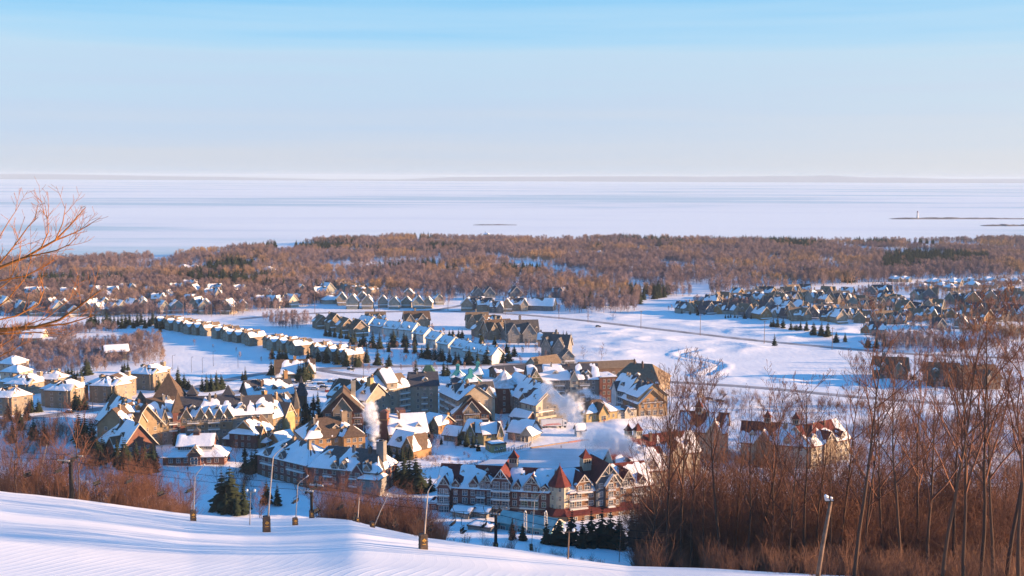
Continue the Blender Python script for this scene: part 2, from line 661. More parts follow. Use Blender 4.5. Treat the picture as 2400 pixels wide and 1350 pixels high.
def build_bay():
    m = bpy.data.materials.new('lake_ice')
    m.use_nodes = True
    t = m.node_tree
    b = t.nodes['Principled BSDF']
    b.inputs['Roughness'].default_value = 0.55
    b.inputs['Specular IOR Level'].default_value = 0.25
    g = N(t, 'ShaderNodeNewGeometry')
    mp = N(t, 'ShaderNodeMapping')
    mp.inputs['Scale'].default_value = (0.00030, 0.0010, 1)
    mp.inputs['Rotation'].default_value = (0, 0, 0.12)
    t.links.new(g.outputs['Position'], mp.inputs[0])
    nz = N(t, 'ShaderNodeTexNoise')
    nz.inputs['Scale'].default_value = 1.0
    nz.inputs['Detail'].default_value = 9
    nz.inputs['Roughness'].default_value = 0.62
    t.links.new(mp.outputs[0], nz.inputs['Vector'])
    cr = N(t, 'ShaderNodeValToRGB')
    cr.color_ramp.elements[0].position = 0.42
    cr.color_ramp.elements[0].color = (0.50, 0.66, 0.69, 1)      # bare ice
    cr.color_ramp.elements[1].position = 0.57
    cr.color_ramp.elements[1].color = (0.88, 0.92, 0.88, 1)      # snow cover
    e = cr.color_ramp.elements.new(0.49)
    e.color = (0.80, 0.85, 0.84, 1)
    t.links.new(nz.outputs[0], cr.inputs[0])
    t.links.new(cr.outputs[0], b.inputs['Base Color'])
    X, Y = np.meshgrid(np.array([-26000, -9000, -3000, 0, 3000, 9000, 26000.0]), np.array([1200, 2500, 5000, 10000, 18000, 30000, 35500.0]))
    o = link('frozen_bay', grid_mesh('frozen_bay', X, Y, 0 * X - 1.5, m))
    tag(o, kind='structure')
    # far shore: low wooded hills across the bay
    hm = mat('far_wood', (0.10, 0.10, 0.11), 0.95, 0.2, 0.0006)
    n = 200
    xs = np.linspace(-20000, 20000, n)
    px = CX + F * xs / 30000
    prof = np.interp(px, [-900, -300, 0, 150, 400, 600, 760, 830, 920, 1050, 1200, 1450, 1700, 1950, 2060, 2200, 2400, 3300],
                     [80, 95, 92, 80, 60, 38, 18, 24, 22, 60, 72, 95, 92, 110, 84, 70, 64, 60])
    prof = 1.55 * prof * (0.86 + 0.3 * fbm(xs / 1500, xs * 0, 8, 4))
    rows = [(29300, -3), (29700, 0.45), (30500, 1.0), (31600, 0.8), (33500, -3)]
    X = np.stack([xs] * 5)
    Y = np.stack([np.full(n, r[0]) + 500 * (fbm(xs / 2500, xs * 0, 15, 3) - 0.5) for r in rows])
    Z = np.stack([prof * r[1] if r[1] > 0 else np.full(n, -6.0) for r in rows])
    o = link('far_hills', grid_mesh('far_hills', X, Y, Z, hm))
    tag(o, kind='structure')
    # air over the bay
    hz = MB()
    hz.box(-27000, 27000, -400, 36000, -14, 150)
    hm = bpy.data.materials.new('haze')
    hm.use_nodes = True
    hm.node_tree.nodes.clear()
    out = N(hm.node_tree, 'ShaderNodeOutputMaterial')
    pv = N(hm.node_tree, 'ShaderNodeVolumePrincipled')
    pv.inputs['Color'].default_value = (0.52, 0.65, 0.77, 1)
    pv.inputs['Density'].default_value = 4.4e-5
    pv.inputs['Anisotropy'].default_value = 0.0
    hm.node_tree.links.new(pv.outputs[0], out.inputs['Volume'])
    o = hz.build('haze', hm)
    tag(o, 'pale winter haze hanging over the bay and village', None, None, 'stuff')


build_bay()

# ------------------------------------------------------------------ building kit
ORD = ['first', 'second', 'third', 'fourth', 'fifth', 'sixth', 'seventh', 'eighth', 'ninth', 'tenth', 'eleventh', 'twelfth', 'thirteenth', 'fourteenth',
       'fifteenth', 'sixteenth', 'seventeenth', 'eighteenth', 'nineteenth', 'twentieth']
TENS = {20: 'twenty', 30: 'thirty', 40: 'forty', 50: 'fifty', 60: 'sixty', 70: 'seventy', 80: 'eighty', 90: 'ninety'}


def ordinal(i):          # i from 0
    if i < 20:
        return ORD[i]
    n = i + 1
    t = n // 10 * 10
    if n % 10 == 0:
        return TENS[t][:-1] + 'ieth' if t < 100 else str(n) + 'th'
    return TENS[t] + '-' + ORD[n % 10 - 1]


C = dict(
    sunlit_umber=(0.21, 0.115, 0.068),     cream=(0.42, 0.37, 0.29), beige=(0.29, 0.245, 0.19), tan=(0.25, 0.19, 0.135), brick=(0.15, 0.062, 0.05), redbrown=(0.18, 0.082, 0.062), maroon=(0.145, 0.068, 0.062),
    umber=(0.13, 0.083, 0.062), grey=(0.20, 0.19, 0.18), stone=(0.20, 0.185, 0.17), white=(0.56, 0.55, 0.52), yellow=(0.38, 0.29, 0.14), ochre=(0.25, 0.185, 0.115),
    olive=(0.19, 0.185, 0.11), slate=(0.08, 0.095, 0.115), green=(0.13, 0.17, 0.145), sage=(0.26, 0.27, 0.24), orange=(0.30, 0.175, 0.085), bluegrey=(0.125, 0.145, 0.165))
CR = dict(
    red=(0.125, 0.030, 0.026), brown=(0.11, 0.074, 0.052), char=(0.062, 0.064, 0.075), tanroof=(0.185, 0.135, 0.09), greyroof=(0.10, 0.09, 0.085), greenroof=(0.05, 0.115, 0.075),
    teal=(0.05, 0.27, 0.27), plum=(0.13, 0.07, 0.06))


def wallm(n):
    return mat('wall_' + n, C[n], 0.85, 0.10, 0.5)


def roofm(n):
    return mat('roof_' + n, CR[n], 0.9, 0.16, 1.2)


TRIM = mat('painted_trim', (0.48, 0.43, 0.37), 0.7, 0.06)
WTRIM = mat('white_trim', (0.58, 0.56, 0.53), 0.7, 0.05)
GLASS = mat('window_glass', (0.05, 0.062, 0.08), 0.10, 0.6, 0.9, spec=1.0)
DARK = mat('dark_metal', (0.035, 0.034, 0.036), 0.6, 0.2)
RSNOW = mat('roof_snow', (0.86, 0.86, 0.86), 0.65, 0.03, 0.4, bump=0.12, bscale=1.1, spec=0.2)
STEEL = mat('galvanised_steel', (0.42, 0.42, 0.42), 0.45, 0.12, spec=0.4)
WINC = {}


def window_mesh(w, h, style):
    k = (round(w, 2), round(h, 2), style)
    if k not in WINC:
        b = MB()
        t = 0.13
        b.box(-w / 2, w / 2, -0.09, 0.05, 0, t)
        b.box(-w / 2, w / 2, -0.09, 0.05, h - t, h)
        b.box(-w / 2, -w / 2 + t, -0.09, 0.05, t, h - t)
        b.box(w / 2 - t, w / 2, -0.09, 0.05, t, h - t)
        if style >= 1:
            b.box(-0.05, 0.05, -0.07, 0.05, t, h - t)
        if style >= 2:
            b.box(-w / 2 + t, -0.05, -0.07, 0.05, h * 0.55, h * 0.55 + 0.08)
            b.box(0.05, w / 2 - t, -0.07, 0.05, h * 0.55, h * 0.55 + 0.08)
        p = MB()
        p.add([(-w / 2 + t, -0.03, t), (w / 2 - t, -0.03, t), (w / 2 - t, -0.03, h - t), (-w / 2 + t, -0.03, h - t)], [(0, 1, 2, 3)])
        WINC[k] = (b, p.mesh('pane', GLASS), {})
    return WINC[k]


class Bld:
    def __init__(s, name, label, cat, at, group=None):
        s.root = empty(name, (at[0], at[1], 0), 0, label, cat, group)
        s.at = Vector((at[0], at[1], 0))
        s.rng = random.Random(hash(label) & 0xffff if False else sum(map(ord, label)))


class Frame:
    """x along the facade (left to right from outside), y into the building, z up"""

    def __init__(s, bld, o, ang, z0=0.0):
        s.b = bld
        s.o = Vector((o[0], o[1], 0)) - bld.at
        s.ang = ang
        s.z0 = z0
        s.c, s.s = math.cos(ang), math.sin(ang)

    def P(s, x, y, z):
        return (s.o.x + s.c * x - s.s * y, s.o.y + s.s * x + s.c * y, s.z0 + z)

    def put(s, mb, name, mats, smooth=False, parent=None):
        mb.v = [s.P(*p) for p in mb.v]
        return mb.build(name, mats, parent or s.b.root, smooth=smooth)

    # ---- pieces
    def window(s, x, z, w=1.3, h=1.6, y=0.0, face='F', style=1, trim=None, pane=True):
        fr, pm, cache = window_mesh(w, h, style)
        trim = trim or TRIM
        if trim.name not in cache:
            cache[trim.name] = fr.mesh('window', trim)
        rz = s.ang + {'F': 0, 'R': math.pi / 2, 'L': -math.pi / 2, 'B': math.pi}[face]
        o = link('window', cache[trim.name], s.b.root, s.P(x, y, z), rz)
        if pane:
            link('pane', pm, o)
        return o

    def balcony(s, x0, x1, z, y=0.0, pr=1.3, trim=None, snow=True):
        b = MB()
        b.box(x0, x1, y - pr, y - 0.02, z - 0.22, z, 0)
        b.box(x0, x1, y - pr, y - pr + 0.07, z + 0.95, z + 1.05, 0)
        b.box(x0, x0 + 0.07, y - pr + 0.07, y - 0.02, z + 0.95, z + 1.05, 0)
        b.box(x1 - 0.07, x1, y - pr + 0.07, y - 0.02, z + 0.95, z + 1.05, 0)
        n = max(2, int((x1 - x0) / 0.45))
        for i in range(n + 1):
            xx = x0 + 0.03 + (x1 - x0 - 0.09) * i / n
            b.box(xx - 0.025, xx + 0.025, y - pr + 0.01, y - pr + 0.06, z, z + 0.95, 0)
        if snow:
            b.box(x0 + 0.1, x1 - 0.1, y - pr + 0.1, y - 0.3, z, z + 0.22, 1)
        return s.put(b, 'balcony', [trim or WTRIM, RSNOW])

    def chimney(s, x, y, z0, z1, w=1.3, m=None, snow=True):
        b = MB()
        b.box(x - w / 2, x + w / 2, y - w / 2, y + w / 2, z0, z1, 0)
        b.box(x - w / 2 - 0.12, x + w / 2 + 0.12, y - w / 2 - 0.12, y + w / 2 + 0.12, z1 - 0.5, z1 - 0.25, 0)
        b.box(x - w / 4, x + w / 4, y - w / 4, y + w / 4, z1, z1 + 0.5, 1)
        if snow:
            b.box(x - w / 2 - .05, x - w / 4 - .02, y - w / 2, y + w / 2, z1 + 0.004, z1 + 0.25, 2)
        return s.put(b, 'chimney', [m or wallm('tan'), DARK, RSNOW])

    def snow_sheet(s, quads, cov, seed, res=1.0, thick=0.34):
        """drifts lying on roof planes; quads: eave-left, eave-right, ridge-right, ridge-left in frame coordinates"""
        VV = []
        FF = []
        off = 0
        for qi, (a, b_, c_, d_) in enumerate(quads):
            a, b_, c_, d_ = (np.array(p, float) for p in (a, b_, c_, d_))
            lx = max(np.linalg.norm(b_ - a), np.linalg.norm(c_ - d_))
            ly = max(np.linalg.norm(d_ - a), np.linalg.norm(c_ - b_))
            nx = max(3, int(lx / res) + 1)
            ny = max(3, int(ly / res) + 1)
            U, V = np.meshgrid(np.linspace(0, 1, nx + 1), np.linspace(0, 1, ny + 1))
            P = (a * ((1 - U) * (1 - V))[..., None] + b_ * (U * (1 - V))[..., None] + c_ * (U * V)[..., None] + d_ * ((1 - U) * V)[..., None])
            n = np.cross(b_ - a, d_ - a)
            if np.linalg.norm(n) < 1e-6:
                n = np.cross(c_ - a, d_ - a)
            n /= np.linalg.norm(n)
            if n[2] < 0:
                n = -n
            sd_ = seed * 7 + qi * 3
            f = 0.62 * fbm(U * lx / 3.4 + sd_, V * ly / 15.0 + sd_ * 1.7, sd_ % 97, 3) + 0.38 * fbm(U * lx / 9.0 + sd_, V * ly / 9.0, sd_ % 89 + 5, 2)
            f = f + 0.30 * (0.5 - V)
            th = 0.5 + (0.5 - cov) * 0.72
            t = sstep(th - 0.04, th + 0.07, f) * thick * (0.8 + 0.5 * fbm(U * lx / 2, V * ly / 2, 77, 2)) - 0.12
            edge = (U < 1e-6) | (U > 1 - 1e-6) | (V < 1e-6) | (V > 1 - 1e-6)
            t = np.where(edge, np.minimum(t, -0.02), t)
            P = P + n * t[..., None]
            i = np.arange((nx + 1) * (ny + 1)).reshape(ny + 1, nx + 1) + off
            q = np.stack([i[:-1, :-1], i[:-1, 1:], i[1:, 1:], i[1:, :-1]], -1).reshape(-1, 4)
            keep = (t.ravel()[q - off] > -0.115).any(1)
            FF.append(q[keep])
            VV.append(P.reshape(-1, 3))
            off += (nx + 1) * (ny + 1)
        V = np.concatenate(VV)
        Fq = np.concatenate(FF)
        if len(Fq) == 0:
            return
        used = np.unique(Fq)
        mp = np.zeros(len(V), int)
        mp[used] = np.arange(len(used))
        V = V[used]
        W = np.stack([s.o.x + s.c * V[:, 0] - s.s * V[:, 1], s.o.y + s.s * V[:, 0] + s.c * V[:, 1], s.z0 + V[:, 2]], 1)
        o = link('roof_snow', np_mesh('roof_snow', W, mp[Fq], RSNOW, smooth=True), s.b.root)
        o['kind'] = 'stuff'
        return o

    def roof_gable(s, x0, x1, y0, y1, ze, zr, rm, ov=0.7, axis='x', cov=0.5, seed=0, th=0.32, name='roof', trim=None, res=1.0, snow=True):
        """two slabs. axis: direction of the ridge"""
        b = MB()
        if axis == 'x':
            hw = (y1 - y0) / 2
            m = (zr - ze) / hw
            ys = (y0 - ov, (y0 + y1) / 2, y1 + ov)
            zs = (ze - m * ov, zr, ze - m * ov)
            X0, X1 = x0 - ov, x1 + ov
            sec = [(ys[0], zs[0]), (ys[1], zs[1]), (ys[2], zs[2])]
            f = lambda x, p, d: (x, p[0], p[1] + d)
        else:
            hw = (x1 - x0) / 2
            m = (zr - ze) / hw
            xs = (x0 - ov, (x0 + x1) / 2, x1 + ov)
            zs = (ze - m * ov, zr, ze - m * ov)
            X0, X1 = y0 - ov, y1 + (0 if name != 'roof' else ov)
            sec = [(xs[0], zs[0]), (xs[1], zs[1]), (xs[2], zs[2])]
            f = lambda y, p, d: (p[0], y, p[1] + d)
        for p, q in ((sec[0], sec[1]), (sec[1], sec[2])):
            v = [f(X0, p, 0), f(X1, p, 0), f(X1, q, 0), f(X0, q, 0)]
            w = [f(X0, p, th), f(X1, p, th), f(X1, q, th), f(X0, q, th)]
            b.add(v + w, [(0, 3, 2, 1), (4, 5, 6, 7), (0, 1, 5, 4), (1, 2, 6, 5), (2, 3, 7, 6), (3, 0, 4, 7)], 0)
        o = s.put(b, name, rm)
        if trim is not None:      # bargeboards on the two gable ends
            ends = (X0 - 0.06, X1 + 0.06) if axis == 'x' else (X0 - 0.06,)
            for e in ends:
                e2 = e + (0.13 if e < (X0 + X1) / 2 else -0.13)
                t = MB()
                v = []
                for ee in (e, e2):
                    v += [f(ee, sec[0], -0.16), f(ee, sec[1], -0.2), f(ee, sec[2], -0.16), f(ee, sec[2], th + .05), f(ee, sec[1], th + .05), f(ee, sec[0], th + .05)]
                t.add(v, [(0, 1, 4, 5), (1, 2, 3, 4), (6, 11, 10, 7), (7, 10, 9, 8), (5, 4, 10, 11), (4, 3, 9, 10), (0, 6, 7, 1), (1, 7, 8, 2), (0, 5, 11, 6), (2, 8, 9, 3)])
                s.put(t, 'bargeboard', trim)
        if snow and cov > 0:
            q = []
            if axis == 'x':
                q.append((f(X0, sec[0], th), f(X1, sec[0], th), f(X1, sec[1], th), f(X0, sec[1], th)))
                q.append((f(X1, sec[2], th), f(X0, sec[2], th), f(X0, sec[1], th), f(X1, sec[1], th)))
            else:
                q.append((f(X1, sec[0], th), f(X0, sec[0], th), f(X0, sec[1], th), f(X1, sec[1], th)))
                q.append((f(X0, sec[2], th), f(X1, sec[2], th), f(X1, sec[1], th), f(X0, sec[1], th)))
            s.snow_sheet(q, cov, seed, res)
        return o

    def roof_hip(s, x0, x1, y0, y1, ze, zr, rm, ov=0.7, cov=0.5, seed=0, inset=None, res=1.0, flat=0.0):
        hw = (y1 - y0) / 2
        ins = inset if inset is not None else min(hw, (x1 - x0) / 2 - 0.3)
        m = (zr - ze) / max(hw, .1)
        a = [(x0 - ov, y0 - ov, ze - 0.35), (x1 + ov, y0 - ov, ze - 0.35), (x1 + ov, y1 + ov, ze - 0.35), (x0 - ov, y1 + ov, ze - 0.35)]
        t = [(p[0], p[1], ze - 0.05) for p in a]
        ym = (y0 + y1) / 2
        r = [(x0 + ins, ym - flat - 0.05, zr), (x1 - ins, ym - flat - 0.05, zr), (x1 - ins, ym + flat + 0.05, zr), (x0 + ins, ym + flat + 0.05, zr)]
        b = MB()
        b.hexa(a, t)
        b.f.pop(1)
        b.m.pop(1)
        b.add(t + r, [(4, 5, 6, 7), (0, 1, 5, 4), (1, 2, 6, 5), (2, 3, 7, 6), (3, 0, 4, 7)])
        o = s.put(b, 'roof', rm)
        if cov > 0:
            s.snow_sheet([(t[0], t[1], r[1], r[0]), (t[1], t[2], r[2], r[1]), (t[3], t[0], r[0], r[3])], cov, seed, res)
        return o

    def body(s, x0, x1, y0, y1, z0, ze, m, zr=None, axis='x', name='wall'):
        b = MB()
        if zr is None:
            b.box(x0, x1, y0, y1, z0, ze)
        elif axis == 'x':
            ym = (y0 + y1) / 2
            v = []
            for x in (x0, x1):
                v += [(x, y0, z0), (x, y1, z0), (x, y1, ze), (x, ym, zr), (x, y0, ze)]
            b.add(v, [(4, 3, 2, 1, 0), (5, 6, 7, 8, 9), (0, 5, 9, 4), (1, 2, 7, 6), (0, 1, 6, 5), (2, 3, 8, 7), (3, 4, 9, 8)])
        else:
            xm = (x0 + x1) / 2
            v = []
            for y in (y0, y1):
                v += [(x0, y, z0), (x1, y, z0), (x1, y, ze), (xm, y, zr), (x0, y, ze)]
            b.add(v, [(0, 1, 2, 3, 4), (9, 8, 7, 6, 5), (0, 5, 6, 1), (1, 6, 7, 2), (4, 9, 5, 0), (2, 7, 8, 3), (3, 8, 9, 4)])
        return s.put(b, name, m)

    def gable(s, x0, x1, y, zb, ze, za, back, wm, rm, trim=TRIM, cov=0.3, seed=1, truss=False, ov=0.5):
        """a cross gable: wall with pointed top in front, its own ridge running back into the main roof"""
        s.body(x0, x1, y, back, zb, ze, wm, za, 'y', 'gable')
        s.roof_gable(x0, x1, y, back, ze, za, rm, ov, 'y', cov, seed, 0.26, 'gable_roof', trim, 0.8)
        if truss:
            b = MB()
            xm = (x0 + x1) / 2
            zt = ze + (za - ze) * 0.28
            hw = (x1 - x0) / 2 * 0.72
            b.box(xm - hw, xm + hw, y - 0.5, y - 0.32, zt - 0.1, zt + 0.14)
            b.box(xm - 0.1, xm + 0.1, y - 0.48, y - 0.34, zt + 0.14, za - 0.2)
            for sg in (-1, 1):
                b.tube([(xm, y - 0.41, zt + 0.1), (xm + sg * hw * 0.45, y - 0.41, zt + (za - zt) * 0.5)], 0.09, 4)
            s.put(b, 'truss', trim)

    def dormer(s, x, w, y, zb, h, rise, wm, rm, trim=TRIM, back=None, style=1, cov=0.35, win=True, seed=3):
        back = y + (h + rise) * 1.15 + 0.6 if back is None else back
        s.gable(x - w / 2, x + w / 2, y, zb, zb + h, zb + h + rise, back, wm, rm, trim, cov, seed, False, 0.35)
        if win:
            n = 2 if w > 2.6 else 1
            for i in range(n):
                ww = (w - 0.6) / n - 0.15
                s.window(x + (i - (n - 1) / 2) * (ww + 0.15), zb + 0.35, ww, h - 0.5, y, 'F', style, trim)

    def vent(s, x, y, z, w=0.9):
        """small triangular roof vent"""
        b = MB()
        b.add([(x - w, y, z), (x + w, y, z), (x, y, z + w * 0.9), (x, y + w * 1.6, z + w * 0.9), (x - w, y + .4, z), (x + w, y + .4, z)],
              [(0, 1, 2), (0, 2, 3, 4), (1, 5, 3, 2)])
        return s.put(b, 'roof_vent', TRIM)

    def cupola(s, x, y, z, w=2.2, h=3.0, rh=3.2, wm=None, rm=None):
        b = MB()
        b.box(x - w / 2, x + w / 2, y - w / 2, y + w / 2, z - 2.5, z + h, 0)
        b.box(x - w / 2 - .15, x + w / 2 + .15, y - w / 2 - .15, y + w / 2 + .15, z + h * 0.12, z + h * 0.2, 0)
        b.lathe(x, y, [((w / 2 + 0.35) * 1.414, z + h), ((w / 2 + 0.3) * 1.414, z + h + 0.12), (w * 0.36, z + h + rh * 0.5), (0.05, z + h + rh)], 4, 1)
        b.tube([(x, y, z + h + rh - 0.1), (x, y, z + h + rh + 1.2)], 0.06, 4, 2)
        for sx in (-1, 0, 1):
            b.box(x + sx * w * 0.28 - w * 0.1, x + sx * w * 0.28 + w * 0.1, y - w / 2 - 0.03, y - w / 2, z + h * 0.3, z + h * 0.85, 2)
            b.box(x + w / 2, x + w / 2 + 0.03, y + sx * w * 0.28 - w * 0.1, y + sx * w * 0.28 + w * 0.1, z + h * 0.3, z + h * 0.85, 2)
        return s.put(b, 'cupola', [wm or wallm('cream'), rm or roofm('red'), DARK])

    def turret(s, x, y, r, h, rh, wm, rm, floors=3, n=8, fh=3.0, zb=0.8, snow=False):
        b = MB()
        b.lathe(x, y, [(r, -1.5), (r, h)], n)
        s.put(b, 'turret', wm)
        b = MB()
        b.lathe(x, y, [(r + 0.55, h - 0.15), (r + 0.5, h + 0.1), (r * 0.5, h + rh * 0.52), (0.06, h + rh)], n)
        b.tube([(x, y, h + rh - 0.1), (x, y, h + rh + 0.9)], 0.06, 4)
        s.put(b, 'turret_roof', rm)
        if floors:
            ap = r * math.cos(math.pi / n)
            side = 2 * r * math.sin(math.pi / n)
            for i in range(floors):
                for k in range(n):
                    t = 2 * math.pi * (k + 1) / n
                    d = (math.cos(t), math.sin(t))
                    wd = (s.c * d[0] - s.s * d[1], s.s * d[0] + s.c * d[1])
                    if wd[1] > 0.3:
                        continue
                    fr, pm, cache = window_mesh(min(1.1, side * 0.62), 1.7, 2)
                    if TRIM.name not in cache:
                        cache[TRIM.name] = fr.mesh('window', TRIM)
                    o = link('window', cache[TRIM.name], s.b.root, s.P(x + d[0] * (ap + .01), y + d[1] * (ap + .01), zb + i * fh), s.ang + t + math.pi / 2)
                    link('pane', pm, o)


FOOT = []      # footprints of wings, to keep trees out of them


def outside(q, margin=1.5):
    k = np.ones(len(q), bool)
    for x, y, c_, s_, L, d in FOOT:
        u = (q[:, 0] - x) * c_ + (q[:, 1] - y) * s_
        v = -(q[:, 0] - x) * s_ + (q[:, 1] - y) * c_
        k &= ~((u > -margin) & (u < L + margin) & (v > -margin - 1.5) & (v < d + margin))
    return k


def wing(b, p0, p1, dep, nf, wm, rm, roof='g', rh=5.0, fh=3.0, cov=0.5, win=(3.4, 1.3, 1.6, 1), band=None, seed=1, ov=0.7, z0=0.0, ends=True, trim=None,
         ground=None, wtrim=None, inset=None, res=1.0, base=0.9, pane=True, flat=0.0, skip=()):
    """one rectangular wing of a building. p0, p1: base of its facade in picture pixels (left, right)"""
    a = G(*p0) if len(p0) == 2 else Vector(p0)
    c = G(*p1) if len(p1) == 2 else Vector(p1)
    d = c - a
    L = math.hypot(d.x, d.y)
    fr = Frame(b, a, math.atan2(d.y, d.x), z0)
    fr.L = L
    fr.dep = dep
    if len(p0) == 2:
        FOOT.append((a.x, a.y, fr.c, fr.s, L, dep))
    auto = len(p0) == 2 and roof in 'gh' and nf >= 2 and rh >= 4.5 and L > 11 and win
    h = nf * fh + base * 0.3
    fr.h = h
    fr.zr = h + rh
    if 0.1 < cov < 0.9 and len(p0) == 2:
        cov = min(cov + 0.08, 0.9)
    W = wallm(wm) if isinstance(wm, str) else wm
    R = roofm(rm) if isinstance(rm, str) else rm
    if roof == 'g':
        fr.body(0, L, 0, dep, -2, h, W, h + rh, 'x')
        fr.roof_gable(0, L, 0, dep, h, h + rh, R, ov, 'x', cov, seed, trim=trim, res=res)
    elif roof == 'y':
        fr.body(0, L, 0, dep, -2, h, W, h + rh, 'y')
        fr.roof_gable(0, L, 0, dep, h, h + rh, R, ov, 'y', cov, seed, trim=trim, res=res)
    elif roof == 'h':
        fr.body(0, L, 0, dep, -2, h, W)
        fr.roof_hip(0, L, 0, dep, h, h + rh, R, ov, cov, seed, inset, res, flat)
    elif roof == 'f':
        fr.body(0, L, 0, dep, -2, h, W)
        bb = MB()
        bb.box(-0.25, L + .25, -0.25, dep + .25, h, h + 0.55, 0)
        fr.put(bb, 'parapet', R)
        fr.snow_sheet([((0, 0, h + .56), (L, 0, h + .56), (L, dep, h + .56), (0, dep, h + .56))], cov, seed, res)
    if auto:
        rr = random.Random(seed)
        nd = int(L / 7.5)
        for k in range(nd):
            x = L * (k + 0.5) / nd + rr.uniform(-1, 1)
            if roof == 'h' and not 5 < x < L - 5:
                continue
            y = dep * rr.uniform(0.10, 0.16)
            fr.dormer(x, rr.uniform(1.7, 2.5), y, h + rh * y / (dep / 2) - 0.15, rr.uniform(0.9, 1.3), rr.uniform(0.8, 1.3), W, R, TRIM, cov=0.7, seed=k)
        for k in range(2):
            fr.chimney(L * rr.uniform(.2, .8), dep * rr.uniform(0.35, 0.5), h + rh * 0.4, h + rh * rr.uniform(1.05, 1.25), rr.uniform(0.7, 1.1), wallm(rr.choice(['stone', 'umber', 'tan'])))
    if ground:
        bb = MB()
        bb.box(-0.06, L + 0.06, -0.06, dep + 0.06, -1.9, ground[0])
        fr.put(bb, 'base_wall', wallm(ground[1]))
    if band:
        bb = MB()
        for zb in band:
            bb.box(-0.08, L + 0.08, -0.08, dep + 0.08, zb - 0.12, zb + 0.12)
        fr.put(bb, 'string_course', wtrim or TRIM)
    if win:
        sp, w, hh, st = win
        n = max(1, int((L - 0.8) / sp))
        for i in range(nf):
            if i in skip:
                continue
            for k in range(n):
                x = L / 2 + (k - (n - 1) / 2) * sp
                yy = -0.06 if (ground and i * fh + base + hh < ground[0]) else 0.0
                fr.window(x, i * fh + base, w, hh, yy, 'F', st, wtrim, pane)
            if ends:
                n2 = max(1, int((dep - 1.5) / (sp * 1.15)))
                mid = fr.P(L / 2, dep / 2, 0)
                ex = b.at + Vector(mid)
                rightside = (Vector((fr.c, fr.s, 0)).dot(Vector((-ex.x, -ex.y, 0))) > 0)
                for k in range(n2):
                    yq = dep / 2 + (k - (n2 - 1) / 2) * sp * 1.15
                    fr.window(L if rightside else 0.0, i * fh + base, w, hh, yq, 'R' if rightside else 'L', st, wtrim, pane)
    return fr


def copy_tree(o, parent=None):
    c = o.copy()
    COL.objects.link(c)
    if parent is not None:
        c.parent = parent
        KIDS.setdefault(parent.name, []).append(c)
    for ch in list(KIDS.get(o.name, ())):
        copy_tree(ch, c)
    return c

